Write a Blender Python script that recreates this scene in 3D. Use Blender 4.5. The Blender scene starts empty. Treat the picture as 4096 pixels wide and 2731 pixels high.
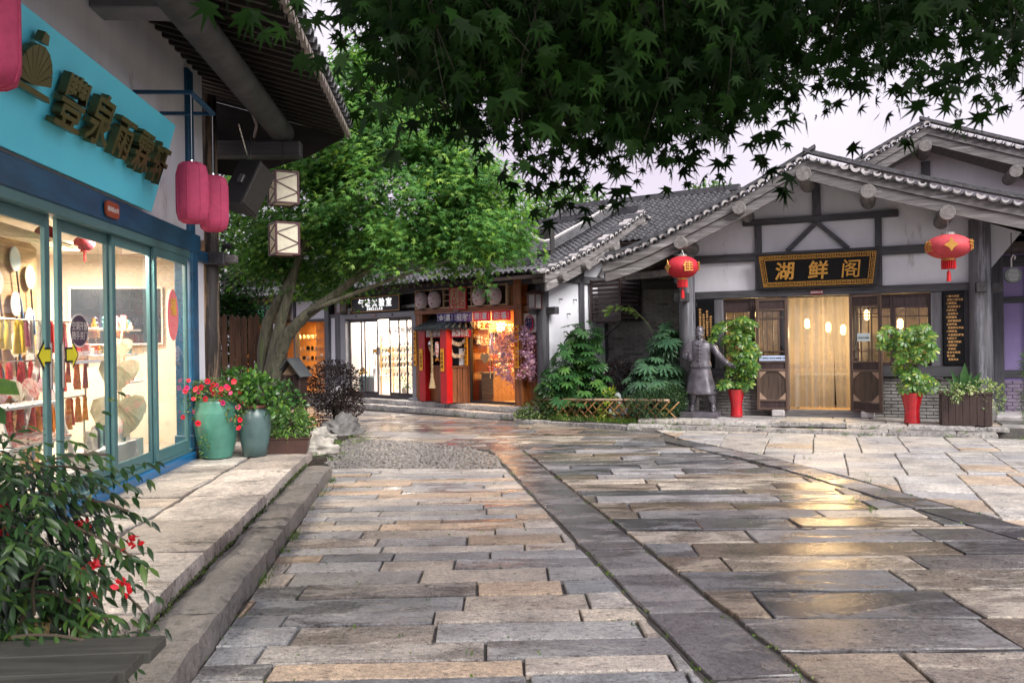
import bpy, math, random
import numpy as np
from mathutils import Vector, Matrix, Euler

S = bpy.context.scene
COL = S.collection
PI = math.pi
rad = math.radians

# ---------------------------------------------------------------- camera
cam_d = bpy.data.cameras.new('camera')
cam = bpy.data.objects.new('camera', cam_d)
COL.objects.link(cam)
cam_d.sensor_width = 36.0
cam_d.lens = 850.0 / 1024.0 * 36.0
cam_d.clip_start = 0.05
cam_d.clip_end = 2000.0
cam.matrix_world = Matrix.Translation((0, 0, 1.7)) @ Matrix.Rotation(PI / 2, 4, 'X') @ Matrix.Rotation(-0.015, 4, 'Z')
cam_d.dof.use_dof = True
cam_d.dof.focus_distance = 14.0
cam_d.dof.aperture_fstop = 6.5
S.camera = cam

# ---------------------------------------------------------------- sky and sun (overcast evening)
W = bpy.data.worlds.new('World')
S.world = W
W.use_nodes = True
nt = W.node_tree
nt.nodes.clear()
wo = nt.nodes.new('ShaderNodeOutputWorld')
wb = nt.nodes.new('ShaderNodeBackground')
sky = nt.nodes.new('ShaderNodeTexSky')
sky.sky_type = 'NISHITA'
sky.sun_disc = False
sky.sun_elevation = rad(40)
sky.sun_rotation = rad(144)
sky.air_density = 1.0
sky.dust_density = 4.0
cloud = nt.nodes.new('ShaderNodeMix')
cloud.data_type = 'RGBA'
cloud.inputs[0].default_value = 0.9
nz = nt.nodes.new('ShaderNodeTexNoise')
nz.inputs['Scale'].default_value = 2.2
nz.inputs['Detail'].default_value = 5
cr = nt.nodes.new('ShaderNodeValToRGB')
cr.color_ramp.elements[0].position = 0.3
cr.color_ramp.elements[0].color = (3.7, 3.15, 3.8, 1)
cr.color_ramp.elements[1].position = 0.75
cr.color_ramp.elements[1].color = (5.0, 4.7, 5.1, 1)
tcw = nt.nodes.new('ShaderNodeTexCoord')
nt.links.new(tcw.outputs['Generated'], nz.inputs['Vector'])
nt.links.new(nz.outputs['Fac'], cr.inputs['Fac'])
nt.links.new(sky.outputs['Color'], cloud.inputs['A'])
nt.links.new(cr.outputs['Color'], cloud.inputs['B'])
nt.links.new(cloud.outputs['Result'], wb.inputs['Color'])
wb.inputs['Strength'].default_value = 0.056
nt.links.new(wb.outputs['Background'], wo.inputs['Surface'])

sun_d = bpy.data.lights.new('sun', 'SUN')
sun_d.energy = 1.5
sun_d.angle = rad(34)
sun_d.color = (1.0, 0.96, 0.92)
sun = bpy.data.objects.new('sun', sun_d)
COL.objects.link(sun)
# the brighter part of the cloud lies behind the camera, a little to the right
sun.rotation_euler = Vector((-.45, .62, -.65)).to_track_quat('-Z', 'Y').to_euler()

S.view_settings.view_transform = 'Standard'
S.view_settings.look = 'None'
S.view_settings.gamma = 1.0
S.view_settings.use_curve_mapping = False
S.view_settings.exposure = 2.08
S.render.engine = 'CYCLES'
S.cycles.use_denoising = True
S.cycles.max_bounces = 8
S.cycles.diffuse_bounces = 3
S.cycles.glossy_bounces = 3
S.cycles.transmission_bounces = 4
S.cycles.transparent_max_bounces = 12
S.cycles.sample_clamp_indirect = 6.0
S.cycles.caustics_reflective = False
S.cycles.caustics_refractive = False

# ---------------------------------------------------------------- helpers
RN = random.Random(11)
U = RN.uniform


ORD = ['first', 'second', 'third', 'fourth', 'fifth', 'sixth', 'seventh', 'eighth', 'ninth', 'tenth', 'eleventh', 'twelfth', 'thirteenth', 'fourteenth', 'fifteenth', 'sixteenth', 'seventeenth', 'eighteenth', 'nineteenth', 'twentieth']


class M:
    """collects faces for one mesh"""
    def __init__(s):
        s.v = []
        s.f = []

    def add(s, v, f):
        n = len(s.v)
        s.v += [tuple(p) for p in v]
        s.f += [tuple(i + n for i in q) for q in f]
        return s

    def box(s, x0, x1, y0, y1, z0, z1, c=0.0, mt=None):
        if x0 > x1: x0, x1 = x1, x0
        if y0 > y1: y0, y1 = y1, y0
        if z0 > z1: z0, z1 = z1, z0
        c = min(c, (x1 - x0) * .3, (y1 - y0) * .3, (z1 - z0) * .3)
        if c <= 0:
            v = [(x, y, z) for x in (x0, x1) for y in (y0, y1) for z in (z0, z1)]
            f = [(0, 1, 3, 2), (4, 6, 7, 5), (0, 4, 5, 1), (2, 3, 7, 6), (0, 2, 6, 4), (1, 5, 7, 3)]
        else:
            v = []
            lo = (x0, y0, z0)
            hi = (x1, y1, z1)
            idx = {}
            for i in (0, 1):
                for j in (0, 1):
                    for k in (0, 1):
                        b = (i, j, k)
                        for a in range(3):
                            p = []
                            for q in range(3):
                                e = hi[q] if b[q] else lo[q]
                                if q != a:
                                    e += -c if b[q] else c
                                p.append(e)
                            idx[b, a] = len(v)
                            v.append(tuple(p))
            f = []
            for a in range(3):
                o = [q for q in range(3) if q != a]
                for e in (0, 1):
                    loop = []
                    for (p, q) in ((0, 0), (1, 0), (1, 1), (0, 1)):
                        b = [0, 0, 0]
                        b[a] = e; b[o[0]] = p; b[o[1]] = q
                        loop.append(idx[tuple(b), a])
                    if (e == 1) == (a == 1):
                        loop.reverse()
                    f.append(tuple(loop))
            for a in range(3):           # edges parallel to axis a
                o = [q for q in range(3) if q != a]
                for p in (0, 1):
                    for q in (0, 1):
                        b0 = [0, 0, 0]; b1 = [0, 0, 0]
                        b0[a] = 0; b1[a] = 1
                        b0[o[0]] = b1[o[0]] = p
                        b0[o[1]] = b1[o[1]] = q
                        b0 = tuple(b0); b1 = tuple(b1)
                        f.append((idx[b0, o[0]], idx[b1, o[0]], idx[b1, o[1]], idx[b0, o[1]]))
            for i in (0, 1):
                for j in (0, 1):
                    for k in (0, 1):
                        b = (i, j, k)
                        f.append((idx[b, 0], idx[b, 1], idx[b, 2]))
        if mt is not None:
            v = [tuple(mt @ Vector(p)) for p in v]
        return s.add(v, f)

    def beam(s, a, b, w, h, c=0.0, up=(0, 0, 1)):
        """box from a to b, w across, h along up"""
        a = Vector(a); b = Vector(b)
        x = (b - a); L = x.length; x.normalize()
        u = Vector(up)
        y = u.cross(x)
        if y.length < 1e-4:
            y = Vector((0, 1, 0)).cross(x)
        y.normalize()
        z = x.cross(y)
        mt = Matrix(((x.x, y.x, z.x, a.x), (x.y, y.y, z.y, a.y), (x.z, y.z, z.z, a.z), (0, 0, 0, 1)))
        return s.box(0, L, -w / 2, w / 2, -h / 2, h / 2, c, mt)

    def tube(s, pts, rs, n=8, cap=True):
        pts = [Vector(p) for p in pts]
        if not hasattr(rs, '__len__'):
            rs = [rs] * len(pts)
        v = []; f = []
        prev = None
        for i, p in enumerate(pts):
            t = (pts[min(i + 1, len(pts) - 1)] - pts[max(i - 1, 0)])
            if t.length < 1e-9: t = Vector((0, 0, 1))
            t.normalize()
            if prev is None:
                a = Vector((1, 0, 0)) if abs(t.x) < .8 else Vector((0, 1, 0))
                x = a - t * a.dot(t)
            else:
                x = prev - t * prev.dot(t)
            x.normalize(); prev = x
            y = t.cross(x)
            for k in range(n):
                q = 2 * PI * k / n
                v.append(p + (x * math.cos(q) + y * math.sin(q)) * rs[i])
        for i in range(len(pts) - 1):
            for k in range(n):
                a = i * n + k; b = i * n + (k + 1) % n
                f.append((a, b, b + n, a + n))
        if cap:
            f.append(tuple(range(n))[::-1])
            f.append(tuple(range((len(pts) - 1) * n, len(pts) * n)))
        return s.add(v, f)

    def lathe(s, prof, n=24, c=(0, 0, 0), sx=1, sy=1, cap=True):
        v = []; f = []
        for (r, z) in prof:
            for k in range(n):
                q = 2 * PI * k / n
                v.append((c[0] + r * sx * math.cos(q), c[1] + r * sy * math.sin(q), c[2] + z))
        for i in range(len(prof) - 1):
            for k in range(n):
                a = i * n + k; b = i * n + (k + 1) % n
                f.append((a, b, b + n, a + n))
        if cap:
            f.append(tuple(range(n))[::-1])
            f.append(tuple(range((len(prof) - 1) * n, len(prof) * n)))
        return s.add(v, f)

    def ball(s, c, r, n=12, m=8, sc=(1, 1, 1)):
        v = [(c[0], c[1], c[2] - r * sc[2])]
        f = []
        for i in range(1, m):
            a = PI * i / m - PI / 2
            for k in range(n):
                q = 2 * PI * k / n
                v.append((c[0] + r * sc[0] * math.cos(a) * math.cos(q), c[1] + r * sc[1] * math.cos(a) * math.sin(q), c[2] + r * sc[2] * math.sin(a)))
        v.append((c[0], c[1], c[2] + r * sc[2]))
        for k in range(n):
            f.append((0, 1 + (k + 1) % n, 1 + k))
            f.append((len(v) - 1, 1 + (m - 2) * n + k, 1 + (m - 2) * n + (k + 1) % n))
        for i in range(m - 2):
            for k in range(n):
                a = 1 + i * n + k; b = 1 + i * n + (k + 1) % n
                f.append((a, b, b + n, a + n))
        return s.add(v, f)

    def prism(s, poly, axis, lo, hi):
        """polygon in the plane across axis ('x','y','z'), swept lo..hi"""
        def P(p, t):
            if axis == 'y': return (p[0], t, p[1])
            if axis == 'x': return (t, p[0], p[1])
            return (p[0], p[1], t)
        n = len(poly)
        v = [P(p, lo) for p in poly] + [P(p, hi) for p in poly]
        f = [tuple(range(n))[::-1], tuple(range(n, 2 * n))]
        f += [(i, (i + 1) % n, (i + 1) % n + n, i + n) for i in range(n)]
        return s.add(v, f)

    def quad(s, *p):
        return s.add(p, [tuple(range(len(p)))])


def link(o, parent=None):
    COL.objects.link(o)
    if parent is not None:
        o.parent = parent
    return o


def props(o, label=None, cat=None, group=None, kind=None):
    if label: o['label'] = label
    if cat: o['category'] = cat
    if group: o['group'] = group
    if kind: o['kind'] = kind
    return o


def mesh_of(m, name, mat=None, smooth=False, fix=True):
    me = bpy.data.meshes.new(name)
    me.from_pydata(m.v, [], m.f)
    if fix:
        import bmesh
        b = bmesh.new(); b.from_mesh(me)
        bmesh.ops.recalc_face_normals(b, faces=b.faces)
        b.to_mesh(me); b.free()
    if smooth:
        me.shade_smooth()
        if smooth == 'auto':
            try:
                me.set_sharp_from_angle(angle=rad(35))
            except Exception:
                pass
    if mat: me.materials.append(mat)
    me.update()
    return me


def O(name, m, mat, parent=None, smooth=False, loc=None, rot=None, label=None, cat=None, group=None, kind=None, fix=True, scale=None):
    me = m if isinstance(m, bpy.types.Mesh) else mesh_of(m, name, mat, smooth, fix)
    o = bpy.data.objects.new(name, me)
    link(o, parent)
    if loc is not None: o.location = loc
    if rot is not None: o.rotation_euler = rot
    if scale is not None: o.scale = scale if hasattr(scale, '__len__') else (scale,) * 3
    props(o, label, cat, group, kind)
    return o


def E(name, label=None, cat=None, loc=(0, 0, 0), rz=0.0, group=None, parent=None, kind=None):
    o = bpy.data.objects.new(name, None)
    o.empty_display_size = .1
    link(o, parent)
    o.location = loc
    o.rotation_euler = (0, 0, rz)
    return props(o, label, cat, group, kind)


def npmesh(name, V, F, mat, smooth=False):
    """V (n,3) float, F (m,k) int with constant k"""
    me = bpy.data.meshes.new(name)
    V = np.asarray(V, np.float32); F = np.asarray(F, np.int32)
    me.vertices.add(len(V)); me.vertices.foreach_set('co', V.ravel())
    k = F.shape[1]
    me.loops.add(F.size); me.loops.foreach_set('vertex_index', F.ravel())
    me.polygons.add(len(F))
    me.polygons.foreach_set('loop_start', np.arange(0, F.size, k, dtype=np.int32))
    me.update(calc_edges=True)
    me.validate()
    me.materials.append(mat)
    if smooth: me.shade_smooth()
    return me


class Fr:
    """a building's own axes: x along its front to the right, y into the building, z up"""
    def __init__(s, x, y, dx, dy):
        l = math.hypot(dx, dy)
        s.o = Vector((x, y, 0)); s.d = Vector((dx / l, dy / l, 0)); s.y = Vector((-dy / l, dx / l, 0))
        s.a = math.atan2(dy, dx)

    def w(s, x, y, z=0):
        return s.o + s.d * x + s.y * y + Vector((0, 0, z))


LF = Fr(-4.16, 10.73, -.075, 1)
MF = Fr(-4.75, 23.88, .727, -.687)
RF = Fr(4.16, 17.09, 1, -.42)
EF = Fr(MF.w(7.7, 0).x, MF.w(7.7, 0).y, MF.y.x, MF.y.y)     # end wall of the shop row
WF = Fr(0, 0, 1, 0)


def FE(fr, name, x, y, z, label, cat, group=None, rz=0.0, kind=None):
    return E(name, label, cat, fr.w(x, y, z), fr.a + rz, group, None, kind)


_tc = {}


def text_mesh(body, size=1.0, extrude=.01, bold=.0, line=1.0, res=2, spacing=1.0):
    key = (body, size, extrude, bold, line, spacing)
    if key in _tc: return _tc[key].copy()
    c = bpy.data.curves.new('t', 'FONT')
    c.body = body; c.size = size; c.extrude = extrude; c.offset = bold * .55
    c.resolution_u = res; c.align_x = 'CENTER'; c.align_y = 'CENTER'
    c.space_line = line; c.space_character = spacing
    o = bpy.data.objects.new('t', c)
    COL.objects.link(o)
    dg = bpy.context.evaluated_depsgraph_get()
    me = bpy.data.meshes.new_from_object(o.evaluated_get(dg))
    bpy.data.objects.remove(o); bpy.data.curves.remove(c)
    n = len(me.vertices)
    if bold and n:
        xs = [v.co.x for v in me.vertices]
        if max(xs) - min(xs) > max(len(q) for q in body.split('\n')) * size * spacing * 1.04:
            bpy.data.meshes.remove(me)
            return text_mesh(body, size, extrude, bold * .4 if bold > .002 else 0, line, res, spacing)
    if n:
        a = np.empty(n * 3, np.float32); me.vertices.foreach_get('co', a); a = a.reshape(-1, 3)
        mid = (a.min(0) + a.max(0)) / 2; mid[2] = 0
        a -= mid
        me.vertices.foreach_set('co', a.ravel()); me.update()
    _tc[key] = me
    return me.copy()


def T(name, body, size, mat, parent, loc, rz=0.0, tilt=0.0, extrude=.004, bold=.0, line=1.0, sx=1.0, shear=0.0, roll=0.0, spacing=1.0):
    """lettering facing -y of its parent, centred on loc"""
    me = text_mesh(body, size, extrude, bold, line, 2, spacing)
    me.materials.clear(); me.materials.append(mat)
    if shear:
        me.transform(Matrix(((1, shear, 0, 0), (0, 1, 0, 0), (0, 0, 1, 0), (0, 0, 0, 1))))
    o = bpy.data.objects.new(name, me)
    link(o, parent)
    o.matrix_local = Matrix.Translation(loc) @ Matrix.Rotation(rz, 4, 'Z') @ Matrix.Rotation(PI / 2 + tilt, 4, 'X') @ Matrix.Rotation(roll, 4, 'Z') @ Matrix.Diagonal((sx, 1, 1, 1))
    return o


def copy_tree(o, parent=None):
    c = o.copy()
    COL.objects.link(c)
    c.parent = parent
    for ch in o.children:
        k = copy_tree(ch, c)
        k.matrix_parent_inverse = ch.matrix_parent_inverse.copy()
    return c


# ---------------------------------------------------------------- materials
def new_mat(name):
    m = bpy.data.materials.new(name)
    m.use_nodes = True
    t = m.node_tree
    b = t.nodes['Principled BSDF']
    return m, t, b


def node(t, ty, **k):
    n = t.nodes.new(ty)
    for a, v in k.items():
        if a in n.inputs: n.inputs[a].default_value = v
        else: setattr(n, a, v)
    return n


def ramp(t, stops, fac=None):
    n = t.nodes.new('ShaderNodeValToRGB')
    e = n.color_ramp.elements
    while len(e) < len(stops): e.new(.5)
    for i, (p, c) in enumerate(stops):
        e[i].position = p
        e[i].color = (*c, 1) if len(c) == 3 else c
    if fac is not None: t.links.new(fac, n.inputs['Fac'])
    return n


def mixc(t, fac, a, b, mode='MIX'):
    n = t.nodes.new('ShaderNodeMix')
    n.data_type = 'RGBA'; n.blend_type = mode
    for i, x in ((0, fac), (6, a), (7, b)):
        if isinstance(x, (int, float)): n.inputs[i].default_value = x
        elif isinstance(x, tuple): n.inputs[i].default_value = (*x, 1) if len(x) == 3 else x
        else: t.links.new(x, n.inputs[i])
    return n.outputs[2]


def coords(t, scale=(1, 1, 1), rnd=True, kind='Object', rot=(0, 0, 0)):
    tc = t.nodes.new('ShaderNodeTexCoord')
    mp = t.nodes.new('ShaderNodeMapping')
    mp.inputs['Scale'].default_value = scale
    mp.inputs['Rotation'].default_value = rot
    t.links.new(tc.outputs[kind], mp.inputs['Vector'])
    if not rnd: return mp.outputs['Vector']
    oi = t.nodes.new('ShaderNodeObjectInfo')
    mu = t.nodes.new('ShaderNodeMath'); mu.operation = 'MULTIPLY'; mu.inputs[1].default_value = 37.0
    t.links.new(oi.outputs['Random'], mu.inputs[0])
    ad = t.nodes.new('ShaderNodeVectorMath'); ad.operation = 'ADD'
    t.links.new(mp.outputs['Vector'], ad.inputs[0]); t.links.new(mu.outputs[0], ad.inputs[1])
    return ad.outputs['Vector']


_pm = {}


def pm(name, c1, c2=None, scale=6.0, rough=.6, bump=.15, metal=0.0, stretch=(1, 1, 1), detail=5, spots=None, emit=None, emit_s=0, spec=None, rough2=None, lo=.35, hi=.68, coat=0, bdist=.01):
    """paint, plaster, metal: two tones mottled by noise, fine relief, optional stains"""
    if name in _pm: return _pm[name]
    m, t, b = new_mat(name)
    if c2 is None: c2 = tuple(x * .82 for x in c1)
    v = coords(t, tuple(scale * q for q in stretch))
    n = node(t, 'ShaderNodeTexNoise', Scale=1.0, Detail=detail, Roughness=.62)
    t.links.new(v, n.inputs['Vector'])
    r = ramp(t, [(lo, c2), (hi, c1)], n.outputs['Fac'])
    col = r.outputs['Color']
    if spots:
        n2 = node(t, 'ShaderNodeTexNoise', Scale=spots[1], Detail=8, Roughness=.7)
        t.links.new(v, n2.inputs['Vector'])
        r2 = ramp(t, [(spots[2], (0, 0, 0)), (spots[2] + .1, (1, 1, 1))], n2.outputs['Fac'])
        col = mixc(t, r2.outputs['Color'], col, spots[0])
    t.links.new(col, b.inputs['Base Color'])
    b.inputs['Metallic'].default_value = metal
    b.inputs['Roughness'].default_value = rough
    if spec is not None: b.inputs['Specular IOR Level'].default_value = spec
    if coat: b.inputs['Coat Weight'].default_value = coat
    if rough2 is not None:
        rr = ramp(t, [(lo, (rough2,) * 3), (hi, (rough,) * 3)], n.outputs['Fac'])
        t.links.new(rr.outputs['Color'], b.inputs['Roughness'])
    if bump:
        bn = node(t, 'ShaderNodeTexNoise', Scale=4.0, Detail=6, Roughness=.65)
        t.links.new(v, bn.inputs['Vector'])
        bp = node(t, 'ShaderNodeBump', Strength=bump, Distance=bdist)
        t.links.new(bn.outputs['Fac'], bp.inputs['Height'])
        t.links.new(bp.outputs['Normal'], b.inputs['Normal'])
    if emit:
        b.inputs['Emission Color'].default_value = (*emit, 1)
        b.inputs['Emission Strength'].default_value = emit_s
    _pm[name] = m
    return m


def wood(name, c1, c2, axis='z', rough=.6, bump=.35, scale=1.0, worn=None):
    """grain running along one axis of the object"""
    if name in _pm: return _pm[name]
    st = {'x': (.6, 9, 9), 'y': (9, .6, 9), 'z': (9, 9, .6)}[axis]
    m, t, b = new_mat(name)
    v = coords(t, tuple(q * scale for q in st))
    n = node(t, 'ShaderNodeTexNoise', Scale=1.6, Detail=8, Roughness=.68, Distortion=.6)
    t.links.new(v, n.inputs['Vector'])
    wv = node(t, 'ShaderNodeTexNoise', Scale=5.0, Detail=4, Roughness=.5)
    t.links.new(v, wv.inputs['Vector'])
    r = ramp(t, [(.32, c2), (.55, c1), (.75, tuple(min(1, x * 1.25) for x in c1))], n.outputs['Fac'])
    r2 = ramp(t, [(.38, (.55, .55, .55)), (.55, (1, 1, 1))], wv.outputs['Fac'])
    col = mixc(t, .65, r.outputs['Color'], r2.outputs['Color'], 'MULTIPLY')
    if worn:
        n3 = node(t, 'ShaderNodeTexNoise', Scale=.9, Detail=9, Roughness=.75)
        t.links.new(v, n3.inputs['Vector'])
        r3 = ramp(t, [(worn[1], (0, 0, 0)), (worn[1] + .06, (1, 1, 1))], n3.outputs['Fac'])
        col = mixc(t, r3.outputs['Color'], col, worn[0])
    t.links.new(col, b.inputs['Base Color'])
    b.inputs['Roughness'].default_value = rough
    bp = node(t, 'ShaderNodeBump', Strength=bump, Distance=.01)
    t.links.new(n.outputs['Fac'], bp.inputs['Height'])
    t.links.new(bp.outputs['Normal'], b.inputs['Normal'])
    _pm[name] = m
    return m


def stone_mat(name, dirt=(.1, .09, .08), wet=True, fine=42, chis=.6):
    """paving stone: tint and wetness come with each stone (object colour and alpha)"""
    m, t, b = new_mat(name)
    oi = t.nodes.new('ShaderNodeObjectInfo')
    v = coords(t)
    n1 = node(t, 'ShaderNodeTexNoise', Scale=2.3, Detail=6, Roughness=.65)
    n2 = node(t, 'ShaderNodeTexNoise', Scale=fine, Detail=6, Roughness=.72)
    n3 = node(t, 'ShaderNodeTexNoise', Scale=1.3, Detail=5, Roughness=.6, Distortion=.8)
    vs = node(t, 'ShaderNodeVectorMath', operation='MULTIPLY')
    vs.inputs[1].default_value = (1, 2.6, 1)
    t.links.new(v, vs.inputs[0])
    for q in (n1, n2): t.links.new(v, q.inputs['Vector'])
    t.links.new(vs.outputs['Vector'], n3.inputs['Vector'])
    r1 = ramp(t, [(.3, (.58, .57, .57)), (.5, (.95, .94, .93)), (.66, (1.2, 1.17, 1.12))], n1.outputs['Fac'])
    r2 = ramp(t, [(.34, (.34, .34, .35)), (.46, (.88, .88, .88)), (.56, (1.1, 1.1, 1.09)), (.68, (1.5, 1.48, 1.46))], n2.outputs['Fac'])
    c = mixc(t, 1.0, oi.outputs['Color'], r1.outputs['Color'], 'MULTIPLY')
    c = mixc(t, .9, c, r2.outputs['Color'], 'MULTIPLY')
    n6 = node(t, 'ShaderNodeTexNoise', Scale=13, Detail=4, Roughness=.65)
    t.links.new(vs.outputs['Vector'], n6.inputs['Vector'])
    n7 = node(t, 'ShaderNodeTexNoise', Scale=150, Detail=2, Roughness=.6)
    t.links.new(v, n7.inputs['Vector'])
    r7 = ramp(t, [(.36, (.5, .5, .51)), (.64, (1.5, 1.49, 1.47))], n7.outputs['Fac'])
    c = mixc(t, .7, c, r7.outputs['Color'], 'MULTIPLY')
    r6 = ramp(t, [(.35, (.16, .15, .145)), (.41, (.94, .94, .94)), (.6, (1.0, 1.0, 1.0)), (.7, (1.3, 1.28, 1.25))], n6.outputs['Fac'])
    c = mixc(t, .75, c, r6.outputs['Color'], 'MULTIPLY')
    # rust and earth stains
    n4 = node(t, 'ShaderNodeTexNoise', Scale=1.7, Detail=7, Roughness=.7)
    ad = node(t, 'ShaderNodeVectorMath', operation='ADD'); ad.inputs[1].default_value = (7, 3, 1)
    t.links.new(v, ad.inputs[0]); t.links.new(ad.outputs['Vector'], n4.inputs['Vector'])
    r4 = ramp(t, [(.6, (0, 0, 0)), (.76, (.4, .4, .4))], n4.outputs['Fac'])
    c = mixc(t, r4.outputs['Color'], c, (.22, .13, .075))
    # wet film: threshold moves with the stone's alpha
    ma = node(t, 'ShaderNodeMath', operation='ADD')
    t.links.new(n3.outputs['Fac'], ma.inputs[0]); t.links.new(oi.outputs['Alpha'], ma.inputs[1])
    wr = ramp(t, [(.86, (0, 0, 0)), (1.0, (1, 1, 1))])
    mb = node(t, 'ShaderNodeMath', operation='MULTIPLY_ADD'); mb.inputs[1].default_value = .8; mb.inputs[2].default_value = .12
    t.links.new(ma.outputs[0], mb.inputs[0]); t.links.new(mb.outputs[0], wr.inputs['Fac'])
    dark = mixc(t, 1.0, c, (.52, .5, .5), 'MULTIPLY')
    c = mixc(t, wr.outputs['Color'], c, dark)
    t.links.new(c, b.inputs['Base Color'])
    ro = mixc(t, wr.outputs['Color'], (.5,) * 3, (.12,) * 3)
    rv = mixc(t, .35, ro, r2.outputs['Color'], 'MULTIPLY')
    t.links.new(rv, b.inputs['Roughness'])
    # relief
    n5 = node(t, 'ShaderNodeTexNoise', Scale=7, Detail=7, Roughness=.7)
    t.links.new(v, n5.inputs['Vector'])
    hs = node(t, 'ShaderNodeMath', operation='MULTIPLY_ADD'); hs.inputs[1].default_value = chis
    t.links.new(n2.outputs['Fac'], hs.inputs[0]); t.links.new(n5.outputs['Fac'], hs.inputs[2])
    bp = node(t, 'ShaderNodeBump', Strength=.55, Distance=.013)
    bs_ = node(t, 'ShaderNodeMath', operation='MULTIPLY_ADD'); bs_.inputs[1].default_value = -.5; bs_.inputs[2].default_value = .7
    t.links.new(wr.outputs['Color'], bs_.inputs[0]); t.links.new(bs_.outputs[0], bp.inputs['Strength'])
    t.links.new(hs.outputs[0], bp.inputs['Height'])
    t.links.new(bp.outputs['Normal'], b.inputs['Normal'])
    return m


def leaf_mat(name, c1, c2, rough=.45, trans=.35, hue=None, spec=.4):
    m, t, b = new_mat(name)
    g = t.nodes.new('ShaderNodeNewGeometry')
    oi = t.nodes.new('ShaderNodeObjectInfo')
    ad = node(t, 'ShaderNodeMath', operation='ADD')
    t.links.new(g.outputs['Random Per Island'], ad.inputs[0]); t.links.new(oi.outputs['Random'], ad.inputs[1])
    fr = node(t, 'ShaderNodeMath', operation='FRACT'); t.links.new(ad.outputs[0], fr.inputs[0])
    stops = [(0, c2), (1, c1)] if not hue else [(0, c2), (.7, c1), (1, hue)]
    r = ramp(t, stops, fr.outputs[0])
    lc = t.nodes.new('ShaderNodeTexCoord')
    ln = node(t, 'ShaderNodeTexNoise', Scale=1.6, Detail=3, Roughness=.6)
    t.links.new(lc.outputs['Object'], ln.inputs['Vector'])
    lr = ramp(t, [(.33, (.55, .6, .6)), (.5, (.95, .95, .95)), (.66, (1.45, 1.3, 1.0))], ln.outputs['Fac'])
    lcol = mixc(t, .85, r.outputs['Color'], lr.outputs['Color'], 'MULTIPLY')
    t.links.new(lcol, b.inputs['Base Color'])
    b.inputs['Roughness'].default_value = rough
    b.inputs['Specular IOR Level'].default_value = spec
    tr = t.nodes.new('ShaderNodeBsdfTranslucent')
    tc = mixc(t, 1.0, lcol, (1.5, 1.7, .7), 'MULTIPLY')
    t.links.new(tc, tr.inputs['Color'])
    ms = t.nodes.new('ShaderNodeMixShader'); ms.inputs[0].default_value = trans
    t.links.new(b.outputs[0], ms.inputs[1]); t.links.new(tr.outputs[0], ms.inputs[2])
    t.links.new(ms.outputs[0], t.nodes['Material Output'].inputs['Surface'])
    return m


def glass_mat(name, tint=(.97, .98, .97), refl=1.0, rough=.01, haze=0.0, hazec=(.8, .8, .8)):
    m, t, b = new_mat(name)
    t.nodes.remove(b)
    tr = t.nodes.new('ShaderNodeBsdfTransparent'); tr.inputs['Color'].default_value = (*tint, 1)
    gl = t.nodes.new('ShaderNodeBsdfGlossy'); gl.inputs['Roughness'].default_value = rough
    fz = t.nodes.new('ShaderNodeFresnel'); fz.inputs['IOR'].default_value = 1.5
    mu = node(t, 'ShaderNodeMath', operation='MULTIPLY'); mu.inputs[1].default_value = refl
    t.links.new(fz.outputs[0], mu.inputs[0])
    ms = t.nodes.new('ShaderNodeMixShader')
    t.links.new(mu.outputs[0], ms.inputs[0]); t.links.new(tr.outputs[0], ms.inputs[1]); t.links.new(gl.outputs[0], ms.inputs[2])
    out = ms.outputs[0]
    if haze:
        df = t.nodes.new('ShaderNodeBsdfDiffuse'); df.inputs['Color'].default_value = (*hazec, 1)
        m2 = t.nodes.new('ShaderNodeMixShader'); m2.inputs[0].default_value = haze
        t.links.new(out, m2.inputs[1]); t.links.new(df.outputs[0], m2.inputs[2]); out = m2.outputs[0]
    t.links.new(out, t.nodes['Material Output'].inputs['Surface'])
    return m


def emit_mat(name, c, s):
    if name in _pm: return _pm[name]
    m, t, b = new_mat(name)
    b.inputs['Base Color'].default_value = (*c, 1)
    b.inputs['Emission Color'].default_value = (*c, 1)
    b.inputs['Emission Strength'].default_value = s
    _pm[name] = m
    return m


def cloth_mat(name, c, trans=.3, rough=.8, emit=0.0):
    if name in _pm: return _pm[name]
    m, t, b = new_mat(name)
    v = coords(t, (1, 1, 1))
    n = node(t, 'ShaderNodeTexNoise', Scale=14, Detail=4, Roughness=.6); t.links.new(v, n.inputs['Vector'])
    r = ramp(t, [(.3, tuple(x * .8 for x in c)), (.7, c)], n.outputs['Fac'])
    t.links.new(r.outputs['Color'], b.inputs['Base Color']); b.inputs['Roughness'].default_value = rough
    tr = t.nodes.new('ShaderNodeBsdfTranslucent'); t.links.new(r.outputs['Color'], tr.inputs['Color'])
    ms = t.nodes.new('ShaderNodeMixShader'); ms.inputs[0].default_value = trans
    t.links.new(b.outputs[0], ms.inputs[1]); t.links.new(tr.outputs[0], ms.inputs[2])
    if emit:
        b.inputs['Emission Color'].default_value = (*c, 1); b.inputs['Emission Strength'].default_value = emit
    t.links.new(ms.outputs[0], t.nodes['Material Output'].inputs['Surface'])
    _pm[name] = m
    return m


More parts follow.
